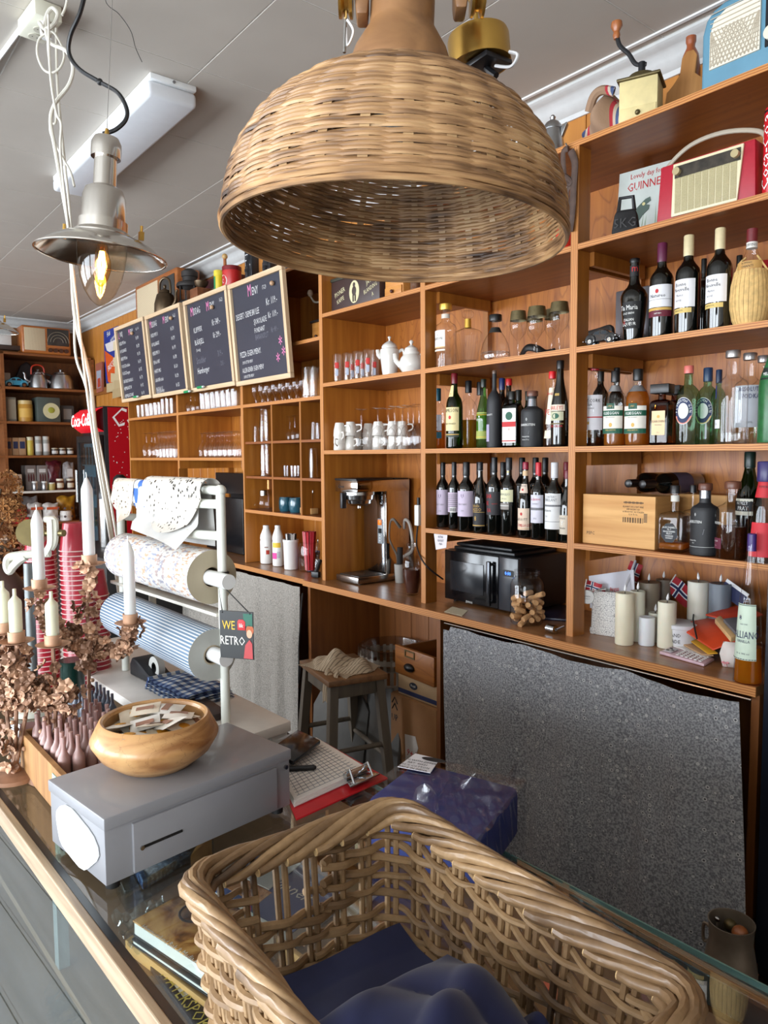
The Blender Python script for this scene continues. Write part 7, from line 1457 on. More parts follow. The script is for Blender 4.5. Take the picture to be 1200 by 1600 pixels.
e1,e2=(bp[1]-bp[0]).normalized(),(bp[3]-bp[0]).normalized();cb_=sum(bp,V())/4;cb_.z=.8745
m=MB()
for s in(-1,1):
    c_=cb_+e2*.012+e1*(.036*s);m.tube([c_+e1*(.026*cos(a))+e2*(.026*sin(a)) for a in[6.283*i/24 for i in range(24)]],.0022,6,True)
m.tube([cb_+e2*.012-e1*.012,cb_+e2*.022,cb_+e2*.012+e1*.012],.002,6);m.build('printed_spectacles',flat((40,26,22),.4),bk_)['kind']='stuff'
m=MB();txt_mb(m,'Hammerslund Bok & Media AS',.013,FR(cb_-e2*.062,e1,e2),.9);m.build('lettering',INK['white'],bk_,sm=False)['kind']='stuff'
wbk=wood('tray_pine',(214,168,104),(184,136,76),'X',1.8,rough=.6,coat=0)
def tray(label,pts,z0,h,parent_none=None):
    t=thing('wooden_tray',label,'tray',(0,0,0));n=4
    quadbox('tray_bottom',None,None,[sum(pts,V())/4+(p-sum(pts,V())/4)*.96 for p in pts],z0,z0+.006,wbk,t,0)
    for i in range(4):
        a,b=pts[i],pts[(i+1)%4];d=(b-a).normalized();q=V((-d.y,d.x,0));c_=sum(pts,V())/4
        if(c_-a).dot(q)<0:q=-q
        quadbox('tray_side',None,None,[a+d*.0085,b-d*.0005,b+q*.008-d*.0005,a+q*.008+d*.0085],z0,z0+h,wbk,t,.001)
    return t
tray('pale wooden tray under the books inside the counter',[I(195,1470,.82),I(345,1585,.82),I(440,1500,.82),I(300,1395,.82)],zi,.02)
tray('pale wooden tray at the lower edge inside the counter',[I(338,1560,.82),I(470,1690,.82),I(560,1600,.82),I(420,1480,.82)],zi,.055)
mb_=[I(222,1492,.81),I(330,1640,.81),I(400,1600,.81),I(285,1460,.81)]
mg=quadbox('game_box',None,None,mb_,zi,zi+.010,flat((40,38,40),.3),None,.001);tag(mg,'flat black box with white squares and yellow water sports lettering inside the counter','box')
e1,e2=(mb_[1]-mb_[0]).normalized(),V((0,0,1)).cross((mb_[1]-mb_[0]).normalized());o_=mb_[0].copy();o_.z=zi+.0112
wi=(mb_[3]-mb_[0]).dot(e2);le=(mb_[1]-mb_[0]).length
m=MB()
for i,j in((.12,.72),(.45,.45),(.78,.72),(.62,.95)):
    c_=o_+e1*(le*i)+e2*(wi*j);m.add([c_-e1*.022-e2*.022,c_+e1*.022-e2*.022,c_+e1*.022+e2*.022,c_-e1*.022+e2*.022],[(0,1,2,3)])
m.build('white_square',flat((206,206,206)),mg,sm=False)['kind']='stuff'
m=MB();txt_mb(m,'WATERSPORTS',.030,FR(o_+e1*(le*.60)+e2*(wi*.17)+V((0,0,.0008)),e1,e2),.85);m.build('yellow_lettering',flat((206,186,90)),mg,sm=False)['kind']='stuff'
bd=MB().lathe([(.027,0),(.027,.0015)],26,T=TRN(o_+e1*(le*.16)+e2*(wi*.42))).build('red_badge',flat((130,30,36)),mg);m=MB();txt_mb(m,'BEST',.015,FR(o_+e1*(le*.16)+e2*(wi*.42+.008)+V((0,0,.0022)),e1,e2),.9);txt_mb(m,'SELLER',.014,FR(o_+e1*(le*.16)+e2*(wi*.42-.008)+V((0,0,.0022)),e1,e2),.9);m.build('badge_lettering',INK['white'],bd,sm=False)['kind']='stuff'
st_=[I(222,1478,.81),I(236,1445,.81)]
cel=glass('cellophane',(236,240,240),3.0,.12,.4)
cpk=thing('cellophane_pack','crinkled clear packet with red, white and blue striped mark inside the counter','packet',I(232,1452,.82));rn=random.Random(5)
MB().grid(lambda u,v:((u-.5)*.11,(v-.5)*.09,.012+.01*sin(23*u+7*v)*sin(19*v)+.006*sin(41*u)),22,20).build('clear_film',cel,cpk)
for i,c_ in enumerate(((176,30,50),(210,210,214),(40,44,84),(176,30,50))):MB().box((-.01+.008*i,.0,.001),(.006,.05,.002),.5).build('colour_stripe',flat(c_),cpk,sm=False)
# clear plastic box under the cash drawer and blue goods beneath the basket
pb=thing('plastic_box','clear plastic tray with lid and blue contents inside the counter','box',(0,0,0));pp=[I(195,1405,.83),I(335,1320,.83),I(300,1275,.83),I(165,1345,.83)]
quadbox('clear_box',None,None,pp,zi,.845,glass('plastic_clear',(226,232,234),2.6,.06,.6),pb,.006);c_=sum(pp,V())/4
quadbox('blue_contents',None,None,[c_+(p-c_)*.55 for p in pp],zi+.002,.825,photo_cover('blue_beads',[(24,30,44),(60,84,130),(150,170,200)],120,.2),pb,.003)
for f in(-.25,.2):quadbox('divider',None,None,[pp[0]*(.5-f)+pp[1]*(.5+f),pp[0]*(.485-f)+pp[1]*(.515+f),pp[3]*(.485-f)+pp[2]*(.515+f),pp[3]*(.5-f)+pp[2]*(.5+f)],zi+.002,.842,glass('plastic_clear',(226,232,234),2.6,.06,.6),pb,0)
wp_=thing('wooden_block','upright pale wooden block inside the counter behind the cash box','block',(0,0,0));quadbox('block',None,None,[I(298,1366,.86),I(316,1350,.86),I(332,1330,.86),I(312,1342,.86)],zi,.895,wbk,wp_)
bl=[I(330,1372,.86),I(455,1440,.86),I(540,1370,.86),I(420,1310,.86)]
bb=book('blue covered book with white script seen through the basket weave',bl,.806,.034,flat((40,76,140),.3));e1,e2=(bl[1]-bl[0]).normalized(),(bl[3]-bl[0]).normalized();c_=sum(bl,V())/4;c_.z=.8412
m=MB();txt_mb(m,'Skinner',.04,FR(c_+e1*.02+e2*.01,e1,e2),.9,.25);m.build('script',INK['white'],bb,sm=False)['kind']='stuff'
quadbox('orange_picture',None,None,[c_-e1*.09-e2*.06,c_+e1*.0-e2*.06,c_+e1*.0-e2*.02,c_-e1*.09-e2*.02],.8402,.8408,photo_cover('orange_picture',[(150,80,40),(226,150,80),(236,200,150)],30),bb,0)
for i,(a,c2,lb) in enumerate((((I(372,1362,.85),I(420,1385,.85),I(470,1345,.85),I(425,1325,.85)),(226,224,220),'white card lying on the blue book'),((I(480,1390,.83),I(545,1420,.83),I(600,1370,.83),I(540,1340,.83)),(206,190,160),'beige card with dark round mark inside the counter'))):sheet('card',lb,'card',[V((p.x,p.y,.843 if i==0 else.803)) for p in a],.002,flat(c2),0)
mk=[I(365,1522,.81),I(420,1590,.81),I(475,1550,.81),I(415,1490,.81)]
bp2=quadbox('blister_pack',None,None,mk,.803,.806,flat((36,78,150),.3),None,.001);tag(bp2,'blue blister pack with small dark tool by the tray inside the counter','packet')
# lower shelf clutter seen through the front glass
zl=.4355
for i,(x_,y_,w_,d_,h_,c_,rz,lb) in enumerate(((-1.74,.52,.28,.19,.10,(92,96,104),.1,'grey box with faint capitals on the lower counter shelf'),(-1.40,.50,.20,.16,.05,(176,138,90),.2,'pale wooden crate on the lower counter shelf'),(-2.12,.54,.26,.16,.08,(110,100,96),-.1,'dull brown box at the back of the lower counter shelf'),(-1.08,.50,.28,.2,.06,(120,108,108),.1,'flat mauve box at the front of the lower counter shelf'))):
    t=thing('storage_box',lb,'box',(x_,y_,zl),rz);MB().box((0,0,h_/2),(w_,d_*.8,h_)).build('box_body',flat(c_,.6),t,bevel=.004)
    MB().box((0,0,h_+.003),(w_*.9,d_*.7,.004)).build('box_lid',flat(tuple(min(255,int(v*1.15)) for v in c_),.6),t,bevel=.001)
    if i==0:
        m=MB();txt_mb(m,'JURY',.06,TRN((0,.0,h_+.0062)),.9);m.build('lettering',flat((150,156,160)),t,sm=False)['kind']='stuff'
cl2=thing('cellophane_bag','crumpled clear cellophane bag on the lower counter shelf','bag',(-1.55,.42,zl+.002));MB().grid(lambda u,v:((u-.5)*.10,(v-.5)*.13,.05+.035*sin(9*u+2)*sin(3.1*v)+.015*sin(31*u+13*v)),30,14).grid(lambda u,v:((u-.5)*.10,(v-.5)*.13,.002+.012*sin(20*u)**2),20,6).build('film',cel,cl2)
# ================================================================ on the counter: cash drawer and bowl
A_,B_,C_=PZ(166,1389,.982),PZ(457,1258,.982),PZ(98,1312,.982)
ex=(A_-C_).normalized();ey=(B_-A_);Ly=ey.length;ey.normalize();az=math.atan2(-ey.x,ey.y);Lx=.20
cd=thing('cash_drawer','grey steel cash drawer with slot in front and white paper on its side','cash drawer',(A_.x,A_.y,ZT+.0005),az);Hc=.118
GREY=mat('grey_steel_paint',(142,142,146),.38,noise=.03,scale=10,coat=.2)
MB().span((-Lx+.004,.002,.012),(-.004,Ly-.002,Hc-.004)).build('drawer_body',GREY,cd,bevel=.002)
MB().span((-Lx,0,Hc-.020),(0,Ly,Hc)).build('lid',GREY,cd,bevel=.003)
fr3=MB().span((-.006,.045,.016),(.0015,Ly-.035,Hc-.024)).build('drawer_front',GREY,cd,bevel=.001)
MB().span((.0012,.060,.050),(.0022,.128,.0545)).build('cheque_slot',flat((14,14,14)),fr3,sm=False);MB().cyl((.001,.058,.052),(.004,.058,.052),.0035,n=12).build('slot_lock',STEEL,fr3)
MB().cyl((-.001,Ly-.014,Hc-.030),(.003,Ly-.014,Hc-.030),.004,n=12).build('screw',STEEL,cd)
for x in(-Lx+.02,-.02):
    for y in(.02,Ly-.02):MB().cyl((x,y,0),(x,y,.0125),.011,n=12).build('rubber_foot',BLK,cd)
rn=random.Random(4);n=22;out=[(-Lx*.5+.074*cos(6.283*i/n)*(1+.10*sin(3*6.283*i/n+1)),Hc*.46+.043*sin(6.283*i/n)*(1+.08*sin(4*6.283*i/n))) for i in range(n)]
MB().prism(out,-.0005,.0012,FACE((0,.0005,0))).build('torn_white_paper',flat((232,236,238),.8),cd)
bw_=thing('wooden_bowl','turned olive wood bowl full of sugar sachets on the cash drawer','bowl',(0,0,0));p=PZ(245,1214,ZT+Hc);kb=mpp(p+V((-.03,.04,0)));p=V((p.x,p.y,0)).normalized();bc_=PZ(245,1214,ZT+Hc)+p*.055;bw_.location=(bc_.x,bc_.y,ZT+Hc+.0014)
def olive(name):
    if name in _M:return _M[name]
    N=NT(name);t=N.n('ShaderNodeTexNoise',Scale=5.0,Detail=4.0,Distortion=1.6);N.l(N.coord((1,1,4)),t.inputs['Vector']);c_=N.ramp(t.outputs[0],[(.3,lin((148,98,54))),(.45,lin((190,142,90))),(.7,lin((208,164,110)))])
    v2=N.n('ShaderNodeTexNoise',Scale=9.0,Detail=6.0,Distortion=3.0);N.l(N.coord((1,1,1.5)),v2.inputs['Vector']);cr=N.ramp(v2.outputs[0],[(.492,(1,1,1)),(.499,(.25,.14,.08)),(.506,(1,1,1))])
    mx=N.n('ShaderNodeMix',data_type='RGBA',blend_type='MULTIPLY');mx.inputs[0].default_value=.55;N.l(c_,mx.inputs[6]);N.l(cr,mx.inputs[7]);N.l(mx.outputs[2],N.b.inputs['Base Color']);N.set(Roughness=.4,Coat_Weight=.25);_M[name]=N.m;return N.m
rb=.107
MB().lathe([(.050,0),(.062,.002),(rb*.86,.025),(rb*.99,.048),(rb,.053),(rb*.97,.060),(rb*.86,.083),(rb*.83,.085),(rb*.79,.083),(rb*.77,.078),(rb*.84,.055),(rb*.74,.022),(.04,.010),(0,.010)],48).build('bowl_body',olive('olive_wood'),bw_)
rn=random.Random(12);SC_=[flat((236,230,218)),flat((224,212,192)),flat((230,228,222)),flat((238,232,222))]
sme=[MB().grid(lambda u,v:((u-.5)*.050,(v-.5)*.046,.0045*sin(3.14*u)*sin(3.14*v)),6,6).grid(lambda u,v:((u-.5)*.050,(v-.5)*.046,-.002*sin(3.14*u)*sin(3.14*v)),4,4).mesh('sachet_paper',m_) for m_ in SC_]
prn=[MB().sph((.006,.0,.0038),(.016,.006,.0015),10,6).mesh('green_leaf',flat((140,160,40))),MB().sph((.004,-.004,.0038),(.012,.010,.0015),10,6).mesh('yellow_flower',flat((214,150,40))),MB().box((0,.004,.004),(.03,.012,.001)).mesh('brown_print',flat((150,110,90)))]
for i in range(34):
    a,rr=2.4*i,.068*math.sqrt((i+.4)/34);t=thing('sachet','small printed paper sachet in the olive wood bowl','sachet',bw_.location+V((cos(a)*rr,sin(a)*rr,.044+.0014*((i*7)%20)+.006*(i%3))),group='sachets in the wooden bowl',rot=(R(rn.uniform(-16,16)),R(rn.uniform(-16,16)),rn.uniform(0,6.28)))
    link('sachet_paper',sme[i%4],t);link(('green_leaf','yellow_flower','brown_print')[i%3],prn[i%3],t)
# crate of pink candles
c0,c1=PZ(33,1203,.972),PZ(100,1285,.972);d_=(c1-c0).normalized();rz=math.atan2(d_.y,d_.x);L=.30;Wd=.175;Hh=.085
cr_=thing('wooden_crate','rough wooden crate filled with short pink candles','crate',(c0.x,c0.y,ZT+.0008),rz);CRW=wood('rough_crate',(186,138,86),(140,98,58),'Z',1.4,rough=.7,coat=0)
MB().span((0,0,0),(L,.011,Hh)).build('side_board',CRW,cr_,sm=False,bevel=.001);MB().span((0,Wd-.011,0),(L,Wd,Hh)).build('side_board',CRW,cr_,sm=False,bevel=.001)
for x in(0,L-.011):MB().span((x,.0115,0),(x+.011,Wd-.0115,Hh)).build('end_board',CRW,cr_,sm=False,bevel=.001)
MB().span((.0115,.0115,0),(L-.0115,Wd-.0115,.008)).build('bottom_board',CRW,cr_,sm=False)
tg=MB().span((L*.78,-.002,.012),(L*.98,-.0004,.074)).build('mint_price_tag',flat((170,206,190)),cr_,sm=False);m=MB();txt_mb(m,'Lys',.024,FACE((L*.88,-.0026,.055)),.9,.15);txt_mb(m,'kr 10',.021,FACE((L*.88,-.0026,.030)),.9,.15);m.lathe([(.003,0),(.003,.0006)],10,T=FACE((L*.80,-.0024,.05)));m.build('handwriting',INK['black'],tg,sm=False)['kind']='stuff'
def mini(col,s=1.0):return MB().lathe([(.0112*s,0),(.0117*s,.002),(.0117*s,.076*s),(.0105*s,.082*s),(.006*s,.090*s),(.0042*s,.098*s),(.0042*s,.120*s),(.0,.121*s)],12).mesh('mini_candle',mat('wax_%d_%d_%d'%col,col,.4,noise=.03,subsurf=.1))
pk=mini((162,130,124));rn=random.Random(1)
Rm=ROT(rz,3,'Z')
for i in range(8):
    for j in range(6):
        if i*.026+.03>.25:continue
        q=Rm@V((.026+.0262*i+(j%2)*.012,.026+.0246*j,0))+cr_.location;q.z=ZT+.0095
        tag(link('short_candle',pk,None,q,(R(rn.uniform(-3,3)),R(rn.uniform(-3,3)),0)),'short pink candle with thin tip standing in the wooden crate','candle','pink candles in the crate')
gx=thing('black_tray','small black tray of slate grey candles behind the pink ones','tray',PZ(162,1140,ZT)+V((.02,-.03,.0008)),R(10));MB().span((-.08,-.05,0),(.08,.05,.008)).build('tray_floor',BS,gx,sm=False)
for a,b in(((-.08,-.05,.0082),(.08,-.046,.05)),((-.08,.046,.0082),(.08,.05,.05)),((-.08,-.0455,.0082),(-.076,.0455,.05)),((.076,-.0455,.0082),(.08,.0455,.05))):MB().span(a,b).build('tray_side',BS,gx,sm=False)
gm=mini((76,84,96),.82);
for i in range(5):
    for j in range(3):tag(link('short_candle',gm,None,gx.location+V((-.056+.028*i,-.028+.028*j,.0085))),'slate grey short candle with thin tip in the black tray','candle','grey candles in the black tray')
# ---- right of the drawer: clipboard, papers, phones, packaged bag
zc_=ZT+.001
cbd=thing('clipboard','red clipboard with steel spring clip on the counter','clipboard',(0,0,0));q4c=[PZ(463,1283,zc_),PZ(606,1218,zc_),PZ(500,1158,zc_),PZ(424,1190,zc_)]
sheet('red_board',None,None,q4c,.004,mat('red_board',(186,26,34),.35),.001,cbd)
def cbp(u,v,h=.0045):return q4c[0]*(1-u)*(1-v)+q4c[1]*u*(1-v)+q4c[2]*u*v+q4c[3]*(1-u)*v+V((0,0,h))
sheet('clip_plate',None,None,[cbp(.58,.03,.012),cbp(.93,.03,.012),cbp(.86,.17,.012),cbp(.62,.17,.012)],.003,CHR,.0005,cbd);MB().cyl(cbp(.60,.15,.022),cbp(.90,.15,.022),.006,n=12).build('spring',CHR,cbd)
for u in(.64,.86):MB().tube([cbp(u,.05,.014),cbp(u,.12,.035),cbp(u,.20,.020)],.0025,6).build('clip_arm',CHR,cbd)
pps=thing('paper_sheets','thick pile of printed grid forms on the red clipboard','papers',(0,0,0));rn=random.Random(3)
for i in range(5):
    q=[cbp(.02+rn.uniform(0,.02),.14+rn.uniform(0,.02),.0045+.0024*i),cbp(.90,.15+rn.uniform(0,.03),.0045+.0024*i),cbp(.86+rn.uniform(0,.03),.97,.0045+.0024*i),cbp(-.02,.95,.0045+.0024*i)]
    sheet('sheet',None,None,q,.0022,flat((222,214,206),.8),0,pps)
m=MB()
def gq(u,v):return q[0]*(1-u)*(1-v)+q[1]*u*(1-v)+q[2]*u*v+q[3]*(1-u)*v+V((0,0,.0025))
for i in range(14):m.tube([gq(.05,.06+.06*i),gq(.92,.06+.06*i)],.0006,3)
for i in range(12):m.tube([gq(.08+.07*i,.06),gq(.08+.07*i,.84)],.0006,3)
m.build('printed_grid',INK['grey'],pps,sm=False)['kind']='stuff'
pn2=thing('pen','black pen lying on the grid forms','pen',(0,0,0));a,b=PZ(455,1201,zc_+.022),PZ(490,1199,zc_+.022);MB().cyl(a-(b-a)*1.2,b,.0055,n=12).build('barrel',BS,pn2);MB().cyl(b,b+(b-a)*.12,.0055,.003,12).build('tip',BS,pn2)
sheet('card_terminal','black glossy tablet lying behind the cash drawer','tablet',[PZ(420,1178,1.0),PZ(458,1197,1.0),PZ(501,1163,1.0),PZ(465,1146,1.0)],.010,BG,.003)
sheet('paper_roll_slip','small white paper slip behind the black tablet','paper',[PZ(432,1157,.985),PZ(446,1150,.99),PZ(462,1144,1.0),PZ(448,1153,.985)],.001,flat((216,210,208)),0)
pkb=thing('packaged_bag','navy blue folded bag in clear wrapping with white label','bag',(0,0,0));zt_=1.062
tq=[PZ(563,1243,zt_),PZ(648,1180,zt_),PZ(821,1224,zt_),PZ(748,1318,zt_)]
quadbox('navy_cloth',None,None,[V((sum(tq,V())/4+(p-sum(tq,V())/4)*.93)) for p in tq],ZT+.002,zt_-.004,mat('navy_cloth',(40,52,108),.8,noise=.06,scale=8),pkb,.012)
def tqp(u,v,z):p=tq[0]*(1-u)*(1-v)+tq[1]*(1-u)*v+tq[2]*u*v+tq[3]*u*(1-v);return(p.x,p.y,z)
FILM=glass('wrap_film',(246,247,250),1.5,.12,.2)
MB().grid(lambda u,v:tqp(u*1.02-.01,v*1.02-.01,zt_+.003+.003*abs(sin(17*u+9*v)*sin(13*v-6*u))*u+.002*sin(37*u+23*v)*u*u),40,40).build('clear_film',FILM,pkb)
MB().grid(lambda u,v:tqp(1.01+.006*sin(24*v)+.006*sin(55*v+9*u),v,ZT+.002+(zt_-ZT)*u),14,40).build('clear_film',FILM,pkb)
MB().grid(lambda u,v:tqp(.42+.5*u+.05*sin(9*u),.12+.80*u+.06*sin(13*u+3*v)+.10*(v-.5),zt_+.008+.020*sin(3.14*v)*(1+.4*sin(21*u))),50,8).build('crumpled_fold',FILM,pkb)
lb_=[V(tqp(.02+.0,.62,0)),V(tqp(.30,.68,0)),V(tqp(.25,.98,0)),V(tqp(.02,.97,0))]
lo=sheet('white_label',None,None,[V((p.x,p.y,zt_+.0055)) for p in lb_],.001,flat((216,214,218)),0,pkb);c_=sum(lb_,V())/4;c_.z=zt_+.0072;e1=(lb_[1]-lb_[0]).normalized();e2=V((0,0,1)).cross(e1)
m=MB();m.lathe([(.016,0),(.016,.0004)],18,sq=(1.5,.5),T=FR(c_+e1*.018+e2*.02,e1,e2));
for i,s in enumerate(('BAG WITH ZIPPER','ART. 40521','100 % COTTON','MADE IN INDIA')):txt_mb(m,s,.009,FR(c_-e1*.004+e2*(.004-.011*i),e1,e2),.9)
m.build('lettering',INK['black'],lo,sm=False)['kind']='stuff'
# ================================================================ wicker basket with navy cloth
bk2=thing('wicker_basket','large rectangular willow basket with braided rim holding navy cloth','basket',(0,0,0))
def cane_mat(name,c1,c2,c3,dark=.5):
    if name in _M:return _M[name]
    N=NT(name);v=N.coord();t=N.n('ShaderNodeTexNoise',Scale=9.0,Detail=4.0);N.l(v,t.inputs['Vector']);g=N.n('ShaderNodeTexNoise',Scale=140.0,Detail=3.0);N.l(v,g.inputs['Vector'])
    oi=N.n('ShaderNodeObjectInfo');ad=N.n('ShaderNodeMath',operation='ADD');mu=N.n('ShaderNodeMath',operation='MULTIPLY');mu.inputs[1].default_value=.30;N.l(oi.outputs['Random'],mu.inputs[0]);N.l(mu.outputs[0],ad.inputs[0]);N.l(t.outputs[0],ad.inputs[1])
    c_=N.ramp(ad.outputs[0],[(.36,lin(c3)),(.56,lin(c2)),(.82,lin(c1))]);d2=N.ramp(g.outputs[0],[(.3,(.72,.70,.66)),(.6,(1,1,1))]);mx=N.n('ShaderNodeMix',data_type='RGBA',blend_type='MULTIPLY');mx.inputs[0].default_value=dark
    N.l(c_,mx.inputs[6]);N.l(d2,mx.inputs[7]);N.l(mx.outputs[2],N.b.inputs['Base Color']);N.set(Roughness=.42,Coat_Weight=.15);N.bump(g.outputs[0],.25,.001);_M[name]=N.m;return N.m
CANE=cane_mat('willow',(170,138,100),(126,98,68),(78,58,42));CUT=flat((214,180,128),.7)
BC=V((-.538,.462,ZT+.0035));BA=R(-3.5);BX,BY,BH,RC=.226,.150,.172,.034
def per(s,off,z):
    """point on the rounded rectangle of the basket at arc fraction s, pushed outwards by off, at height z"""
    tp=1-.09*(1-z/BH);hx,hy=BX*tp+off,BY*tp+off;r=RC+off
    Lx,Ly,La=2*(hx-r),2*(hy-r),pi/2*r;tot=2*(Lx+Ly)+4*La;d=(s%1)*tot
    for sx,sy,ln,a0 in((1,-1,Ly,0),(1,1,Lx,90),(-1,1,Ly,180),(-1,-1,Lx,270)):
        if d<ln:
            if a0==0:p=(hx,-hy+r+d)
            elif a0==90:p=(hx-r-d,hy)
            elif a0==180:p=(-hx,hy-r-d)
            else:p=(-hx+r+d,-hy)
            break
        d-=ln
        if d<La:
            a=R(a0)+d/r;c_=((hx-r),(hy-r)) if a0==0 else(-(hx-r),(hy-r)) if a0==90 else(-(hx-r),-(hy-r)) if a0==180 else((hx-r),-(hy-r));p=(c_[0]+r*cos(a),c_[1]+r*sin(a));break
        d-=La
    x,y=p;return V((BC.x+x*cos(BA)-y*sin(BA),BC.y+x*sin(BA)+y*cos(BA),BC.z+z))
NS=34;rn=random.Random(21)
# sides: right .. s=0 starts at the right end (x+), front rail side last. fraction ranges of the two short ends (for the hand holes)
def inhole(s):return any(abs(((s-c_+.5)%1)-.5)<.032 for c_ in(.097,.597))
for i in range(NS):
    s=(i+.5)/NS
    for ds in(-.0042,.0042):MB().tube([per(s+ds,0,z) for z in(.004,.05,.10,.15,BH-.006)],.0042,7).build('stake',CANE,bk2)
rows=11
for rI in range(rows):
    z=.014+.0135*rI;off0=rI%2;nseg=5;start=rn.random()
    for g in range(nseg):
        s0=start+g/nseg-.01;s1=start+(g+1)/nseg+.012;pts=[];n=46;rad=rn.uniform(.0038,.0056);tilt=rn.uniform(.010,.020)*(1 if rI%2 else.4);runs=[]
        for k in range(n+1):
            s=s0+(s1-s0)*k/n;u=(s*NS-.5)
            o=.0056*cos(pi*(u+off0));zz=z+tilt*(k/n-.5)*2+.0012*sin(1.1*u+rI)
            if 6<=rI<=9 and inhole(s):
                if len(pts)>2:runs.append(pts)
                pts=[];continue
            pts.append(per(s,o,max(.006,min(BH-.012,zz))))
        if len(pts)>2:runs.append(pts)
        for pts in runs:MB().tube(pts,rad,7).build('weaver',CANE,bk2)
NB2=34
for i in range(NB2):
    s0=i/NB2;pts=[];n=16;sp=5.6/NB2
    for k in range(n+1):
        t=k/n;o=(.0125+rn.uniform(-.001,.001))*cos(pi*t*1.02);z=BH-.008+.015*sin(pi*min(1,t*1.08))-.012*t
        pts.append(per(s0+sp*t,o,z))
    rad=rn.uniform(.0052,.0072);b=MB().tube(pts,[rad]*n+[rad*.96],9).build('border_cane',CANE,bk2)
    d_=(pts[-1]-pts[-2]).normalized();MB().cyl(pts[-1],pts[-1]+d_*.0012,rad*.9,n=9).build('cut_end',CUT,b)
for y in(0,1):
    pts=[per(k/90,-.004 if y else.004,.006) for k in range(90)];MB().tube(pts,.007,7,True).build('base_ring',CANE,bk2)
for i in range(15):
    x=-BX*.86+BX*1.72*i/14;a,b=V((x,-BY*.86,.006)),V((x,BY*.86,.006));rot=ROT(BA,3,'Z');MB().tube([BC+rot@a,BC+rot@V((x,0,.004+.004*(i%2))),BC+rot@b],.0055,6).build('base_cane',CANE,bk2)
# handle at the near right corner
for ds,oz in((0,0),(.012,.006)):MB().tube(SP([per(.955+ds,.002,BH-.03),per(.965+ds,.012,BH+.02+oz),per(.99+ds,.016,BH+.034+oz),per(1.015+ds,.012,BH+.018+oz),per(1.025+ds,.002,BH-.03)]),.008,8).build('handle_cane',CANE,bk2)
NAVYC=mat('navy_cotton',(32,38,78),.9,noise=.06,scale=30,sheen=.2)
def clothf(u,v):
    x,y=(u-.5)*2*BX*.82,(v-.5)*2*BY*.82;r_=max(0,(u-.36))/.64;w_=min(1,r_*2.6)
    ridge=.040*w_*(.55+.45*sin(10*u-5.2*v+1.0))*(.65+.35*sin(3.1*v+.4))
    f1=.012*w_*abs(sin(19*u+8*v))+.007*w_*sin(33*u-21*v)+.004*w_*sin(61*v+24*u)
    z=.020+.003*sin(7*u)*sin(5*v)+.0022*sin(16*u+9*v)+.012*max(0,(.10-u))*6+ridge+f1
    rot=ROT(BA,3,'Z');return BC+rot@V((x+.006*sin(9*v)*w_,y,z))
nv=thing('navy_cloth','crumpled navy blue cotton cloth lying in the wicker basket','cloth',(0,0,0));MB().grid(clothf,90,60).build('cloth',NAVYC,nv,solid=.0015)
def fold2(u,v):
    x=-.06+.23*u;y=-.09+.19*v;rot=ROT(BA,3,'Z');d=sin(pi*u)**.6*sin(pi*v)**.6
    return BC+rot@V((x,y+.012*sin(6*u),.066+.040*d*(.7+.3*sin(11*u+5*v))+.020*abs(sin(6.5*v-4*u+.7*sin(4*u)))*d+.006*abs(sin(11*u+5*v))*d))
MB().grid(fold2,50,40).build('folded_heap',NAVYC,nv,solid=.0015)
# ================================================================ roll stand on the white base
wbs=thing('low_table','low white table top under the paper roll stand','table',(0,0,0));zb=1.02
q0,q1=V((-2.42,.600,0)),V((-1.375,.628,0));nn=V((-.03,.225,0));WB2=mat('white_laminate',(226,220,212),.45,noise=.02)
pts=[q0,q1,q1+nn,q0+nn]
quadbox('table_top',None,None,[p for p in pts],zb-.024,zb,WB2,wbs,.003)
for a,b in((.02,.02),(.95,.05),(.02,.8),(.95,.8)):p=q0+(q1-q0)*a+nn*b;MB().span((p.x,p.y,ZT+.0005),(p.x+.04,p.y+.04,zb-.0245)).build('foot_block',WB2,wbs,sm=False)
rs=thing('roll_stand','white painted pipe stand carrying two big rolls of paper','stand',(0,0,0));PIPE=mat('cream_pipe',(222,224,214),.4,noise=.02)
RP,LP=V((-1.478,.728,0)),V((-2.045,.704,0));fw=V((-.006,.085,0));zt=1.545;rp=.0105
def pv(p,z):return V((p.x,p.y,z))
for nm,p,z1 in(('post',RP,zt),('post',LP,zt),('post',LP+fw,zt-.04)):MB().cyl(pv(p,zb+.001),pv(p,z1),rp,n=14).build(nm,PIPE,rs)
for a,b in((pv(RP,zt),pv(LP,zt)),(pv(RP,zt-.03),pv(RP,zt-.03)+V((-.10,-.035,0))),(pv(RP,zt-.10),pv(RP,zt-.10)+V((-.10,-.035,0))),(pv(LP,zt-.09),pv(LP+fw,zt-.10)),(pv(LP+fw,zt-.045),pv(LP,zt-.02))):MB().cyl(a,b,rp,n=14).build('rail',PIPE,rs)
for p in(RP,LP):MB().sph(pv(p,zt),rp*1.25,12,8).build('corner',PIPE,rs)
bar=quadbox('cutting_bar',None,None,[LP+V((-.06,-.015,0)),RP+V((-.02,-.008,0)),RP+V((-.02,.028,0)),LP+V((-.06,.022,0))],1.262,1.270,mat('cream_bar',(206,202,190),.5),rs,.001)
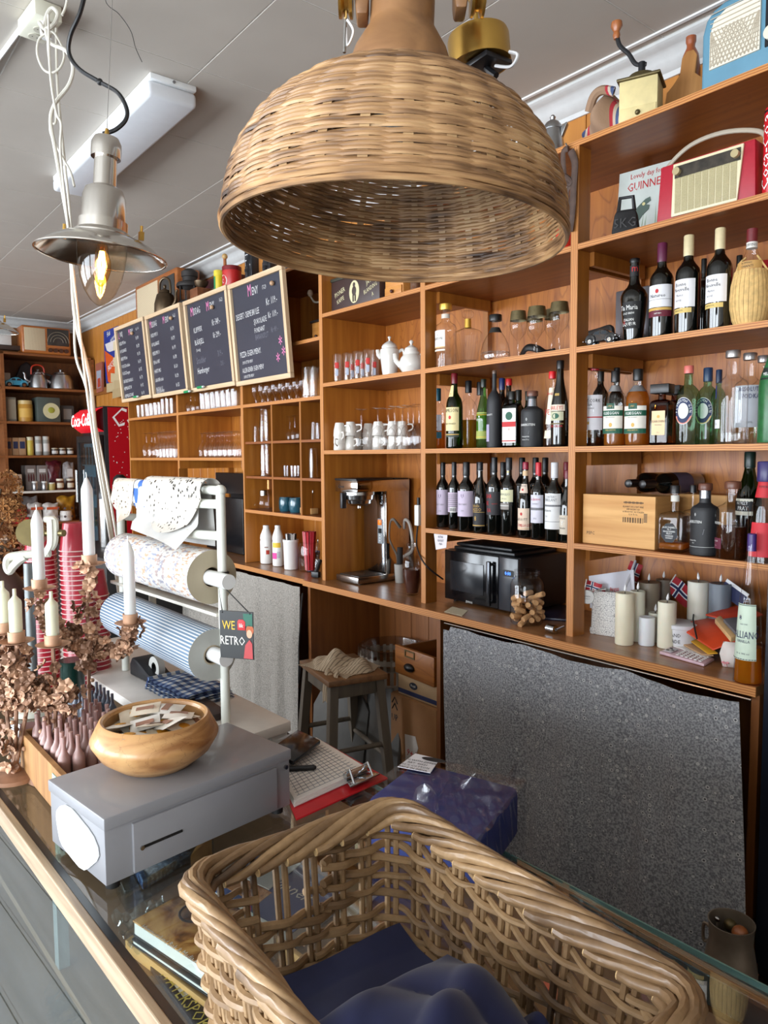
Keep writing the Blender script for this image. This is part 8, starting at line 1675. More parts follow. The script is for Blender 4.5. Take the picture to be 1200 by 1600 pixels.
def speckle(name):
    if name in _M:return _M[name]
    N=NT(name);t=N.n('ShaderNodeTexNoise',Scale=130.0,Detail=2.0);N.l(N.coord((.45,1,1)),t.inputs['Vector']);t2=N.n('ShaderNodeTexNoise',Scale=14.0);N.l(N.coord((1,.05,.05)),t2.inputs['Vector'])
    ink=N.ramp(t2.outputs[0],[(.42,lin((196,158,128))),(.5,lin((150,160,184))),(.58,lin((206,170,140)))]);msk=N.ramp(t.outputs[0],[(.50,(0,0,0)),(.58,(1,1,1))])
    mx=N.n('ShaderNodeMix',data_type='RGBA');N.l(msk,mx.inputs[0]);mx.inputs[6].default_value=(*lin((226,222,216)),1);N.l(ink,mx.inputs[7]);N.l(mx.outputs[2],N.b.inputs['Base Color']);N.set(Roughness=.6);_M[name]=N.m;return N.m
def roll(label,a,b,r,rc,paper,endm):
    a,b=V(a),V(b);d=b-a;L=d.length;t=thing('paper_roll',label,'paper roll',a);t.rotation_euler=d.to_track_quat('X','Z').to_euler()
    TX=ROT(R(90),4,'Y')
    MB().lathe([(r,0),(r,L)],44,T=TX,caps=False).build('wound_paper',paper,t)
    for x0,x1 in((-.0005,.0),(L,L+.0005)):
        MB().lathe([(rc,x0),(r,x0),(r,x1),(rc,x1)],44,T=TX,caps=False).build('roll_end',endm,t)
    MB().lathe([(rc,0),(rc,L),(rc-.003,L),(rc-.003,0)],30,T=TX,caps=False).build('cardboard_core',flat((176,160,134)),t);return t
ROLLE=stripes('roll_end_layers',(178,166,142),(170,158,134),300,'Y',.5,.8)
roll('upper roll of white paper with fine blue and brown speckled print',(-2.0,.700,1.352),(-1.505,.716,1.352),.0605,.025,speckle('speckled_paper'),ROLLE)
def ring_stripes(name,c1,c2,n):
    if name in _M:return _M[name]
    N=NT(name);sx=N.n('ShaderNodeSeparateXYZ');N.l(N.coord(),sx.inputs[0]);at=N.n('ShaderNodeMath',operation='ARCTAN2');N.l(sx.outputs['Y'],at.inputs[0]);N.l(sx.outputs['Z'],at.inputs[1])
    mu=N.n('ShaderNodeMath',operation='MULTIPLY');mu.inputs[1].default_value=n/6.2832;N.l(at.outputs[0],mu.inputs[0]);fr=N.n('ShaderNodeMath',operation='FRACT');N.l(mu.outputs[0],fr.inputs[0])
    N.l(N.ramp(fr.outputs[0],[(0,lin(c1)),(.42,lin(c2))],'CONSTANT'),N.b.inputs['Base Color']);N.set(Roughness=.5);_M[name]=N.m;return N.m
roll('lower roll of blue and white striped paper',(-2.035,.692,1.188),(-1.478,.700,1.184),.0575,.022,ring_stripes('blue_white_stripes',(222,224,226),(104,132,158),46),flat((176,178,172),.7))
WTUBE=mat('white_tube',(226,226,224),.35,noise=0)
for z in(1.352,1.186):MB().cyl((-2.075,.690,z),(-1.42,.704+.01*(z>1.3),z),.0165,n=20).build('white_axle_tube',WTUBE,rs)
tie=MB().tube([(RP.x+.013*cos(a),RP.y+.013*sin(a),1.352+.012) for a in[6.283*i/12 for i in range(12)]],.003,6,True).build('black_cable_tie',BLK,rs)
# lace cloths hung over the top rail
def lace(name,base,hole,scale,thr=.16):
    if name in _M:return _M[name]
    N=NT(name);vo=N.n('ShaderNodeTexVoronoi',Scale=scale);N.l(N.coord(),vo.inputs['Vector']);t=N.n('ShaderNodeTexNoise',Scale=18.0);N.l(N.coord(),t.inputs['Vector'])
    ad=N.n('ShaderNodeMath',operation='MULTIPLY');N.l(vo.outputs['Distance'],ad.inputs[0]);N.l(t.outputs[0],ad.inputs[1]);gt=N.n('ShaderNodeMath',operation='LESS_THAN');gt.inputs[1].default_value=thr*.5;N.l(ad.outputs[0],gt.inputs[0])
    tr=N.n('ShaderNodeBsdfTransparent');mx=N.n('ShaderNodeMixShader');N.set(Base_Color=(*lin(base),1),Roughness=.95);N.l(gt.outputs[0],mx.inputs[0]);N.l(N.b.outputs[0],mx.inputs[1]);N.l(tr.outputs[0],mx.inputs[2]);N.l(mx.outputs[0],N.out.inputs[0]);_M[name]=N.m;return N.m
LACE=lace('white_crochet',(200,194,184),(60,60,60),80,.24);LACE2=lace('cream_crochet',(196,184,168),(60,60,60),90,.22);LINEN=mat('white_linen',(196,194,190),.95,noise=.02)
AX=(RP-LP).normalized();FN=V((AX.y,-AX.x,0))
def hang(name,label,s0,s1,front,back,m,edge,seed,zoff=.0,cat='cloth'):
    rn=random.Random(seed);p1,p2=rn.uniform(0,6),rn.uniform(0,6)
    def f(u,v):
        s=s0+(s1-s0)*u;w=-back+(front+back)*v;k_=edge(u);w2=w if w<0 else w*k_;o=.0135+zoff
        sag=.006*sin(5*u+p1)*min(1,abs(w2)/.08)
        if abs(w2)<.02:a=w2/.02*pi/2;q=FN*(o*sin(a));dz=o*cos(a)
        else:sg_=1 if w2>0 else-1;q=FN*(sg_*(o+.02*min(1,(abs(w2)-.02)/.1)*(.5 if sg_>0 else.3)+sag+(max(0,w2-.10)*1.1 if sg_>0 else 0)));dz=-(abs(w2)-.02)
        p=pv(LP,zt)+AX*(s+.012*sin(4*v+p2)*(v-.4))+q;p.z+=dz;return p
    return tag(MB().grid(f,40,44).build(name,m,solid=.0008),label,cat)
hang('linen_cloth','plain white linen cloth hanging lowest over the roll stand rail',.17,.50,.150,.15,LINEN,lambda u:.82+.18*u+(.0 if u>.1 else-.3*(.1-u)*3),3,.000)
hang('lace_cloth','large white crochet doily draped at the right over the roll stand',.215,.525,.122,.06,LACE,lambda u:max(.15,sin(pi*min(1,max(0,u*.92+.04)))**.55),3,.013)
hang('lace_cloth','cream crochet cloth draped at the left end of the roll stand',.0,.135,.120,.08,LACE2,lambda u:.50+.5*(1-abs(2*u-1.25)/1.25),8,.004)
BLC=checks('blue_white_embroidery',(52,96,176),(214,218,226),26);hang('embroidered_cloth','white cloth with bright blue pattern between the two lace cloths',.125,.225,.095,.09,BLC,lambda u:.55+.45*sin(pi*u),11,.002)
# small hanging retro sign
rt_=thing('retro_sign','small black tin sign with retro lettering hung on the roll stand','sign',(0,0,0));zc0=PY(370,960,RP.y-.03).z;sgp=PY(370,992,RP.y-.028);ang=R(34)
sx_=V((cos(ang),sin(ang),0));T0=FR(sgp,sx_,(0,0,1));W,H=.078,.100
sp_=MB().prism([(-W/2,-H/2),(W/2,-H/2),(W/2,H/2),(-W/2,H/2)],-.001,.001,T0).build('sign_plate',flat((26,28,28),.35),rt_,bevel=.0006,seg=1)
def on(x,y,e=.0016):return T0@TRN((x,y,e))
m=MB();m.mat(0);txt_mb(m,'WE',.026,on(-.018,.020),.75);m.mat(1);txt_mb(m,'RETRO',.026,on(-.009,-.012),.72);m.build('sign_lettering',[flat((226,180,50)),flat((226,222,214))],sp_,sm=False)['kind']='stuff'
ra=MB().prism([(-.009,-.010),(.009,-.010),(.009,.008),(.004,.012),(-.006,.012),(-.009,.008)],0,.0006,on(.012,.021)).build('red_apple',flat((190,40,44)),sp_,bevel=.0003);m=MB();txt_mb(m,'lik',.012,on(.012,.021,.0028),.9);m.build('small_lettering',INK['white'],ra,sm=False)['kind']='stuff'
MB().prism([(.016,-.048),(.037,-.048),(.036,-.016),(.030,-.008),(.020,-.02)],0,.0005,on(0,0)).build('red_dress',flat((176,60,62)),sp_);MB().lathe([(.008,0),(.008,.0006)],14,sq=(.8,1.1),T=on(.030,.004)).build('face',flat((214,160,130)),sp_);MB().lathe([(.011,0),(.011,.0004)],14,sq=(.8,1),T=on(.031,.012,.0012)).build('orange_hair',flat((170,84,40)),sp_);MB().prism([(.018,.02),(.037,.02),(.037,.046),(.016,.046)],0,.0004,on(0,0,.0012)).build('green_corner',flat((30,92,74)),sp_)
knot=V((RP.x,RP.y-.012,1.348))
MB().tube([T0@V((-W*.4,H*.46,.002)),knot,T0@V((W*.42,H*.46,.002))],.0014,5).build('hanging_cord',BLK,rt_)
# on the white base
td=thing('tape_dispenser','black desk tape dispenser on the white base','tape dispenser',PZ(235,1062,zb)+V((0,.01,.001)),R(4));m_=mat('matt_black_plastic',(30,31,34),.55,noise=0)
MB().prism([(-.085,0),(.085,0),(.085,.020),(.03,.022),(-.035,.046),(-.070,.050),(-.085,.030)],-.030,.030,ROT(R(90),4,'X')).build('dispenser_body',m_,td,bevel=.004);MB().lathe([(.014,-.009),(.030,-.009),(.030,.009),(.014,.009)],24,T=TRN((.02,0,.036))@ROT(R(90),4,'X'),caps=False).build('tape_roll',flat((196,196,190),.3),td)
gc=thing('gingham_cloth','folded blue and white gingham cloth on the white base','cloth',PZ(283,1090,zb)+V((-.02,.03,.001)),R(4))
def gingham(name,s):
    if name in _M:return _M[name]
    N=NT(name);sx=N.n('ShaderNodeSeparateXYZ');N.l(N.coord(),sx.inputs[0]);out=[]
    for ax in 'XY':
        mu=N.n('ShaderNodeMath',operation='MULTIPLY');mu.inputs[1].default_value=s;N.l(sx.outputs[ax],mu.inputs[0]);fr=N.n('ShaderNodeMath',operation='FRACT');N.l(mu.outputs[0],fr.inputs[0]);gt=N.n('ShaderNodeMath',operation='GREATER_THAN');gt.inputs[1].default_value=.5;N.l(fr.outputs[0],gt.inputs[0]);out.append(gt.outputs[0])
    ad=N.n('ShaderNodeMath',operation='ADD');N.l(out[0],ad.inputs[0]);N.l(out[1],ad.inputs[1]);dv=N.n('ShaderNodeMath',operation='MULTIPLY');dv.inputs[1].default_value=.5;N.l(ad.outputs[0],dv.inputs[0])
    N.l(N.ramp(dv.outputs[0],[(0,lin((206,206,202))),(.4,lin((104,124,156))),(.9,lin((34,52,96)))],'CONSTANT'),N.b.inputs['Base Color']);N.set(Roughness=.95);_M[name]=N.m;return N.m
GING=gingham('gingham',40)
for i in range(3):MB().grid(lambda u,v:((u-.5)*(.225-.012*i)+.004*sin(5*v+i),(v-.5)*(.135-.006*i),.004+.0105*i+.005*sin(3.14*u)**.4*sin(3.14*v)**.4+.002*sin(11*u+4*v+i)),26,16).grid(lambda u,v:((u-.5)*(.225-.012*i)+.004*sin(5*v+i),(v-.5)*(.135-.006*i),.0005+.0105*i),2,2).tube([(-.112+.006*i,-.062,.0055+.0105*i),(-.112+.006*i,.062,.0055+.0105*i)],.0055,8).build('cloth_fold',GING,gc)
sheet('paperback','dark paperback lying at the right end of the white base','book',[V((-1.67,.65,zb+.001)),V((-1.51,.645,zb+.001)),V((-1.51,.75,zb+.001)),V((-1.67,.755,zb+.001))],.016,mat('dark_paperback',(52,42,40),.3,noise=.3,scale=20),.001)
# ---------------------------------------------------------------- stacks of red ice cream cups
CUPR=mat('red_paper_cup',(166,22,44),.35,noise=.03,coat=.3);CUPW=mat('white_rolled_rim',(226,196,190),.5,noise=0)
def cup_meshes(r,h):return(MB().lathe([(0,.003),(r*.74,.0),(r*.76,.004),(r,h),(r*.975,h),(r*.735,.006),(0,.008)],22).mesh('cup_wall',CUPR),MB().tube([(r*1.01*cos(6.283*i/22),r*1.01*sin(6.283*i/22),h) for i in range(22)],.0017,5,True).mesh('white_rim',CUPW))
def stack(lb,base,n,r,h,pitch,group,top=True):
    cw,rm=cup_meshes(r,h)
    for i in range(n):
        t=thing('paper_cup',lb,'cup',V(base)+V((.0003*sin(i*1.3),.0003*cos(i*1.7),.0008+h+pitch*i)),.7*i,group,rot=(pi,0,.7*i));link('cup_wall',cw,t);link('white_rim',rm,t)
    return V(base)+V((0,0,h+pitch*(n-1)))
s1=PZ(72,1080,ZT);s2=PZ(127,1080,ZT);s3=PZ(168,1046,zb)+V((-.035,-.02,0))
k1,k2,k3=mpp(s1),mpp(s2),mpp(s3);r1,r2,r3=25.5*k1,25.5*k2,24*k3;pit=.0132
def nst(px,yt,s,h):return max(3,int((PY(px,yt,s.y).z-s.z-h)/pit)+1)
stack('red paper ice cream cup in the left stack behind the candle holders',s1,nst(73,822,s1,.075),r1,.075,pit,'red cups, left stack');stack('red paper ice cream cup in the tall middle stack',s2,nst(124,816,s2,.075),r2,.075,pit,'red cups, middle stack');e3=stack('red paper ice cream cup in the right stack on the white base',s3,nst(168,898,s3,.07),r3,.07,pit,'red cups, right stack')
# ---------------------------------------------------------------- vase with dried hydrangeas, old scale
vz=thing('ceramic_vase','big grey brown ceramic vase at the left edge','vase',(-2.25,.402,ZT+.0008));kv=mpp(vz.location)
rv=.124;zv=lambda py:PY(5,py,vz.location.y).z-ZT
MB().lathe([(rv*.55,0),(rv*.6,.01),(rv*.85,.07),(rv,.16),(rv*.97,.22),(rv*.75,.30),(rv*.42,.36),(rv*.34,.385),(rv*.42,.40),(rv*.36,.40),(rv*.3,.38)],36).build('vase_body',mat('grey_glaze',(78,70,62),.45,noise=.12,scale=7,coat=.2,bump=.1),vz)
hyd=thing('dried_hydrangea','golden brown dried hydrangea bunch in the grey vase','flowers',vz.location+V((0,0,.02)))
rn=random.Random(9);pet=MB()
for a in range(4):pet.add([(0,0,0),(.007*cos(a*1.57-.5),.007*sin(a*1.57-.5),.003),(.012*cos(a*1.57),.012*sin(a*1.57),.001),(.007*cos(a*1.57+.5),.007*sin(a*1.57+.5),.003)],[(0,1,2,3)])
HM=[pet.mesh('floret',m_,sm=False) for m_ in(flat((150,100,52),.9),flat((120,78,42),.9),flat((170,124,76),.9),flat((176,150,130),.9))]
vd=(vz.location-EYE).dot(CF)-.02;heads=[(tuple(PD(x,y,vd)-vz.location),q) for x,y,q in((2,775,.055),(14,808,.045),(-22,800,.06),(-12,850,.06),(16,872,.045))]
for hi,(c_,r_) in enumerate(heads):
    MB().tube(SP([(0,0,.02),(c_[0]*.3,c_[1]*.3,.36),c_]),.003,5).build('stem',flat((90,70,44)),hyd)
    for i in range(56):
        d=V((rn.gauss(0,1),rn.gauss(0,1),rn.gauss(0,1))).normalized();o=link('floret',HM[3 if hi==4 and i%2 else i%3],hyd,V(c_)+d*r_*rn.uniform(.75,1));o.rotation_euler=d.to_track_quat('Z','Y').to_euler();o.scale=(1.3,)*3
sc_=thing('antique_scale','old cream enamel shop scale with brass weight disc and ornate bracket','scale',(0,0,0));D0=1.86
ENM=mat('cream_enamel',(206,204,190),.4,noise=.04,scale=20);ABR=mat('aged_brass',(112,100,66),.35,.7,noise=.12)
def sp2(px,py,d=0):return PD(px,py,D0+d)
MB().cyl(sp2(47,832),sp2(53,834,.04),.034,n=30).build('brass_disc',ABR,sc_);MB().cyl(sp2(52,833,.03),sp2(100,833),.009,n=10).build('beam_rod',ABR,sc_)
MB().tube(SP([sp2(78,812),sp2(79,835),sp2(78,852),sp2(70,866)]),.014,8,flat=.6).build('upright_arm',ENM,sc_);MB().tube(SP([sp2(70,812),sp2(78,811),sp2(86,815),sp2(86,845),sp2(80,858)]),.008,8).build('arm_frame',ENM,sc_)
MB().tube(SP([sp2(78,864),sp2(50,866),sp2(30,868),sp2(14,872),sp2(11,884),sp2(15,892),sp2(20,886),sp2(30,876),sp2(40,870)]),.011,8).build('ornate_bracket',ENM,sc_);MB().tube(SP([sp2(36,868),sp2(38,872),sp2(42,870)]),.006,6).build('scroll',ENM,sc_)
g_=sp2(44,880);MB().cyl(V((g_.x,g_.y,ZT+.001)),g_,.012,n=12).build('column',mat('old_steel',(120,124,124),.4,.6),sc_);MB().lathe([(.06,0),(.06,.012),(.02,.03)],24).build('foot',ENM,sc_,loc=(g_.x,g_.y,ZT+.0012))
gv=thing('dark_green_jar','dark green cylinder jar behind the middle candle holder','jar',PZ(110,1100,ZT)+V((.03,0,.0008)));MB().lathe([(.034,0),(.036,.006),(.030,.02),(.030,.12),(.033,.125),(.028,.125)],22).build('jar_body',flat((14,40,34),.25),gv)
# ---------------------------------------------------------------- copper flower candle holders
COP=mat('copper_patina',(198,156,126),.5,.2,noise=.18,scale=24);COPD=mat('dark_copper',(150,112,88),.5,.2,noise=.2,scale=24)
fl_=MB()
for a in range(5):
    c0_,s0_=cos(a*1.2566),sin(a*1.2566);T=ROT(a*1.2566,4,'Z');fl_.grid(lambda u,v:(.0025+.0115*u,(v-.5)*.0150*sin(3.14*(.12+.84*u))**.7,.0025*sin(3.14*v)*1.0+.004*u*u),4,4,T)
fl_.sph((0,0,.002),.003,8,6)
FLW=[fl_.mesh('copper_flower',m_,solid=0) for m_ in(COP,COPD)]
bud=[MB().sph((0,0,0),.0048,8,6).mesh('copper_bud',m_) for m_ in(COP,COPD)]
cup_m=[MB().lathe([(.016,0),(.0165,.022),(.0145,.022),(.014,.004)],18).mesh('candle_cup',COP)]
dish=MB()
dish.lathe([(.004,0),(.016,.000),(.026,.002),(.034,.006)],28,caps=False)
dish_m=dish.mesh('petal_dish',COP)
def holder(label,base,arms,seed,dens=1.0):
    """arms: list of paths (world points); each ends in a cup"""
    t=thing('candle_holder',label,'candle holder',base);b=V(base);rn=random.Random(seed);cnt=0
    MB().lathe([(.055,0),(.05,.006),(.012,.012),(.006,.03)],22).build('foot',COPD,t)
    for path,cup,flowers in arms:
        pp=SP([V(p)-b for p in path],8);MB().tube(pp,.0042,7).build('stem',COPD,t)
        if cup:link('candle_cup',cup_m[0],t,pp[-1]);link('petal_dish',dish_m,t,pp[-1]-V((0,0,.003)))
        L=len(pp)
        for i in range(int(flowers*1.35*dens)):
            q=pp[min(L-2,int((.06+.86*rn.random())*L))];d=V((rn.gauss(0,1),rn.gauss(0,1)-.3,rn.gauss(0,.8))).normalized();r_=rn.uniform(.008,.027)
            if q.z+d.z*r_<.012:continue
            g_=(b+q+d*r_-c0).to_2d()@Matrix(((cos(rz),-sin(rz)),(sin(rz),cos(rz))))
            if-.02<g_.x<.32 and-.02<g_.y<.195 and q.z<.14:continue
            o=link('copper_flower',FLW[i%2],t,q+d*r_);o.rotation_euler=(d+V((rn.gauss(0,.3),rn.gauss(0,.3),rn.gauss(0,.3)))).to_track_quat('Z','Y').to_euler();o.scale=(rn.uniform(.82,1.15),)*3
        for i in range(int(flowers*.5*dens)):
            q=pp[min(L-2,int((.1+.8*rn.random())*L))];d=V((rn.gauss(0,1),rn.gauss(0,1),rn.gauss(0,1))).normalized();link('copper_bud',bud[i%2],t,q+d*rn.uniform(.008,.024))
    return t
def taper(label,p,yt_px,px,dep,r,col,tip=False):
    """a dinner candle standing in a cup at p"""
    t=thing('candle',label,'candle',p+V((0,0,.0048)));H=PD(px,yt_px,dep).z-p.z-.005;wx=mat('wax_%d_%d_%d'%col,col,.4,noise=.02,scale=14,subsurf=.15)
    if tip:MB().lathe([(r*.97,0),(r,.004),(r*1.02,H*.72),(r*.95,H*.76),(r*.5,H*.82),(r*.28,H*.86),(r*.28,H*.99),(0,H)],20).build('wax',wx,t)
    else:MB().lathe([(r*.92,0),(r,.02),(r,H-.035),(r*.92,H-.028),(r*.45,H-.012),(r*.2,H-.006),(0,H-.005)],22).build('wax',wx,t);MB().tube([(0,0,H-.008),(.001,0,H),(-.002,0,H+.006)],.0012,5).build('wick',wx,t)
    return t
DM=1.62;WAXW,WAXC=(226,228,228),(222,222,196)
def pd(x,y,d=DM):return PD(x,y,d)
mb0=pd(140,1118);mb0.z=ZT+.0008
holder('tall copper flower candle holder with three arms and white candles',mb0,[
    ([mb0+V((0,0,.01)),pd(139,1060),pd(140,1000),pd(136,950),pd(141,905),pd(140,882)],True,36),
    ([pd(138,1010),pd(158,1012),pd(186,1012),pd(203,998),pd(204,974)],True,36),
    ([pd(137,1020),pd(112,1000),pd(88,985),pd(68,955),pd(62,920)],True,44)],3)
taper('tallest white candle in the middle arm of the copper holder',pd(140,882)+V((0,0,.0)),742,137,DM,.0125,WAXW)
taper('white candle in the right arm of the tall copper holder',pd(204,974),840,204,DM,.0125,WAXW)
taper('white candle in the left arm of the tall copper holder',pd(62,920),792,60,DM,.0125,WAXW)
D2=1.50;b2=pd(86,1150,D2);b2.z=ZT+.0008
holder('low copper flower holder with one cream candle on a bare stem',b2,[([b2+V((0,0,.01)),pd(86,1080,D2),pd(84,1040,D2),pd(83,1008,D2)],True,8),([b2+V((0,0,.015)),pd(74,1120,D2),pd(70,1085,D2),pd(64,1070,D2)],False,34),([b2+V((0,0,.015)),pd(100,1118,D2),pd(104,1090,D2),pd(112,1072,D2)],False,34)],5)
taper('short cream candle with thin tip in the low copper holder',pd(83,1008,D2),922,78,D2,.0125,WAXC,True)
b3=pd(22,1165,D2);b3.z=ZT+.0008
holder('copper flower holder at the left edge with two cream candles',b3,[([b3+V((0,0,.01)),pd(26,1090,D2),pd(27,1045,D2),pd(26,1003,D2)],True,44),([b3+V((0,0,.01)),pd(8,1090,D2+.03),pd(8,1030,D2+.03),pd(7,988,D2+.03)],True,44),([b3+V((0,0,.012)),pd(40,1120,D2),pd(44,1080,D2),pd(36,1050,D2)],False,40)],7)
taper('front cream candle with thin tip at the left edge',pd(26,1003,D2),918,22,D2,.0125,WAXC,True);taper('rear cream candle with thin tip at the very left edge',pd(7,988,D2+.03),906,5,D2+.03,.0125,WAXC,True)
for i,(px,py,lb) in enumerate(((16,1183,'dusty pink ribbed saucer with white price tag at the left edge'),(26,1205,'second dusty pink ribbed saucer before the wooden crate'))):
    p=PZ(px,py,ZT);t=thing('ribbed_saucer',lb,'saucer',(p.x-.02-.10*(1-i),.40,ZT+.0008))
    MB().lathe([(.03,0),(.036,.003),(.043,.010),(.045,.013),(.041,.012),(.03,.005),(0,.004)],30).build('saucer_body',mat('dusty_pink_glaze',(126,92,88),.3,noise=.05,coat=.4),t)
    tg=MB().span((.0,-.050,.006),(.042,-.0492,.034)).build('price_tag',flat((216,218,218)),t,sm=False,rot=(R(-12),0,R(18)));m=MB()
    for j in range(4):m.box((.020,-.0506,.011+.005*j),(.028,.0006,.0012))
    m.build('tag_print',INK['grey'],tg,sm=False)['kind']='stuff'
# ================================================================ hanging things
# big wicker lamp
LD=1.10;lc_=PD(615,352,LD);lc_.z=1.945;LR=.252
lampm=ROT(R(2.6),4,V((CF.x,CF.y,0)).normalized())
wl_=thing('wicker_lamp','huge woven rattan dome lamp with wooden cap hanging over the counter','lamp',lc_);wl_.rotation_euler=lampm.to_euler()
PROF=[(1.0,0),(.99,.035),(.955,.075),(.89,.113),(.79,.147),(.66,.175),(.51,.198),(.38,.213),(.29,.220)]
def lamp_r(f):
    """radius and height along the dome, f from the rim to the cap"""
    x=f*(len(PROF)-1);i=min(int(x),len(PROF)-2);t=x-i;p0,p1,p2,p3=PROF[max(0,i-1)],PROF[i],PROF[i+1],PROF[min(len(PROF)-1,i+2)]
    g=lambda k:.5*((2*p1[k])+(p2[k]-p0[k])*t+(2*p0[k]-5*p1[k]+4*p2[k]-p3[k])*t*t+(3*p1[k]-p0[k]-3*p2[k]+p3[k])*t**3);return g(0)*LR,g(1)
def rattan(name,cols):
    if name in _M:return _M[name]
    N=NT(name);t=N.n('ShaderNodeTexNoise',Scale=1.0,Detail=3.0);N.l(N.coord((11,11,150)),t.inputs['Vector']);t2=N.n('ShaderNodeTexNoise',Scale=3.0,Detail=2.0);N.l(N.coord((3,3,3)),t2.inputs['Vector'])
    ad=N.n('ShaderNodeMath',operation='ADD');N.l(t.outputs[0],ad.inputs[0]);N.l(t2.outputs[0],ad.inputs[1]);hf=N.n('ShaderNodeMath',operation='MULTIPLY');hf.inputs[1].default_value=.5;N.l(ad.outputs[0],hf.inputs[0])
    N.l(N.ramp(hf.outputs[0],[(.34,lin(cols[0])),(.44,lin(cols[1])),(.54,lin(cols[2])),(.66,lin(cols[3]))]),N.b.inputs['Base Color']);N.set(Roughness=.5,Coat_Weight=.1);N.bump(t.outputs[0],.2,.001);_M[name]=N.m;return N.m
RAT=rattan('rattan_strips',((58,38,24),(124,90,58),(168,128,86),(196,158,112)));RIB=rattan('rattan_ribs',((120,88,58),(160,124,84),(186,150,106),(200,168,124)))
NR,NRIB=104,30
m=MB();rn=random.Random(17)
for k in range(NR):
    f=(k+.5)/NR*.985+.004;r0,z0=lamp_r(f);nn_=NRIB*6;jit=[rn.uniform(-.0007,.0007) for _ in range(24)];ph0=rn.uniform(0,6.28);rad=rn.uniform(.0021,.0030);pts=[]
    for i in range(nn_):
        a=2*pi*i/nn_;o=.0026*cos(NRIB*a*.5+pi*(k%2))*min(1,r0/LR+.3);zz=.0012*sin(3*a+ph0)+.0008*sin(7*a+2*ph0)
        pts.append(((r0+o)*cos(a),(r0+o)*sin(a),z0+zz))
    m.tube(pts,rad,4,True,.5,(0,0,1))
m.build('woven_strips',RAT,wl_)['kind']='stuff'
for i in range(NRIB):
    a=2*pi*i/NRIB;pts=[]
    for j in range(15):r0,z0=lamp_r(.01+.98*j/14);pts.append((r0*cos(a),r0*sin(a),z0))
    tv=V((-sin(a),cos(a),0));vs=[]
    for j,p in enumerate(pts):
        w_=.0062*max(.45,lamp_r(.01+.98*j/14)[0]/LR)
        for s in(-1,1):
            for e in(-.0006,.0006):q=V(p)+tv*(w_*s)+V((cos(a),sin(a),.3))*e;vs.append(q)
    fs=[]
    for j in range(14):
        b=4*j
        for c0_,c1_ in((0,1),(1,3),(3,2),(2,0)):fs.append((b+c0_,b+c1_,b+4+c1_,b+4+c0_))
    MB().add(vs,fs).build('rib',RIB,wl_)
for dz,rr,dr in((-.004,.0042,0),(.004,.0038,.002),(.010,.0034,-.002)):MB().tube([((LR+dr)*cos(2*pi*i/90),(LR+dr)*sin(2*pi*i/90),dz) for i in range(90)],rr,7,True).build('rim_cane',RAT,wl_)
CAPW=wood('mango_wood',(158,114,72),(112,76,46),'X',.8,rough=.55)
MB().lathe([(.074,.210),(.079,.220),(.077,.238),(.068,.264),(.055,.286),(.049,.296),(.047,.302),(.047,.42)],36).build('wooden_cap',CAPW,wl_)
inv=lampm.to_3x3().inverted();rx=inv@V((CR.x,CR.y,0)).normalized();up=V((0,0,1))
BRASS=mat('brass',(206,164,84),.3,.9,noise=.03);c0_=V((0,0,.350))
MB().cyl(c0_-rx*.095,c0_+rx*.125,.0065,n=12).build('brass_axle',BRASS,wl_)
for d_,h_ in((-.060,.055),(.083,.045)):
    q=c0_+rx*d_;MB().prism([(-.008,-h_*.75),(.008,-h_*.75),(.010,-h_*.4),(.010,h_*1.2),(-.010,h_*1.2),(-.010,-h_*.4)],-.020,.020,FR(q,rx,up)).build('wooden_yoke',CAPW,wl_,bevel=.004)
for d_ in(-.083,.110):
    q=c0_+rx*d_;MB().lathe([(.010,-.010),(.034,-.010),(.034,-.006),(.026,-.002),(.026,.002),(.034,.006),(.034,.010),(.010,.010)],26,T=FR(q,up.cross(rx),up)).build('brass_pulley',BRASS,wl_)
MB().cyl(c0_+V((0,0,.05)),c0_+V((0,0,.86)),.005,n=8).build('suspension_cord',flat((60,48,40)),wl_)
q=c0_-rx*.083;MB().cyl(q+V((0,0,-.02)),q+V((0,0,-.085)),.0025,n=8).build('steel_pin',STEEL,wl_);MB().tube(SP([q+V((.004,0,-.04)),q+rx*.012+V((0,0,-.055)),q+rx*.004+V((0,0,-.075)),q+rx*.001+V((0,0,-.05))]),.0018,5).build('white_tie',flat((226,226,226)),wl_)
bs_=MB().sph((0,0,0),.036,18,12).build('bulb',mat('milky_bulb',(206,200,190),.2,noise=0),wl_,loc=(0,0,.17));MB().cyl((0,0,.03),(0,0,.10),.018,n=14).build('bulb_socket',BLK,bs_)
# loose brass ceiling rose hung beside it
cr2=thing('ceiling_rose','upturned brass ceiling cup with black bracket hanging beside the wicker lamp','ceiling cup',PD(749,82,1.18),rot=(R(4),R(-4),0));rr=48/FPX*1.18
MB().lathe([(rr,-.020),(rr,.020),(rr*.96,.026),(.006,.026),(.006,.023),(rr*.94,.022),(rr*.96,-.020)],34).build('brass_cup',ABR if 0 else BRASS,cr2);MB().span((-.006,-.03,-.030),(.040,.03,-.022)).build('black_bracket',BS,cr2,bevel=.001);MB().tube(SP([(-.006,0,.02),(0,.004,-.01),(.012,.0,-.03),(.03,.0,-.05)]),.0055,8).build('black_cord',BS,cr2)
top=EYE.z;MB().cyl((0,0,.026),(0,0,3.15-cr2.location.z-.003),.004,n=8).build('brass_rod',BRASS,cr2);MB().sph((0,0,.085),(.008,.014,.018),12,8).build('chain_link',BRASS,cr2);MB().tube(SP([(.03,0,-.035),(.06,0,-.05),(.075,0,-.04),(.06,0,-.028)]),.0025,5).build('white_tie',flat((226,226,226)),cr2)
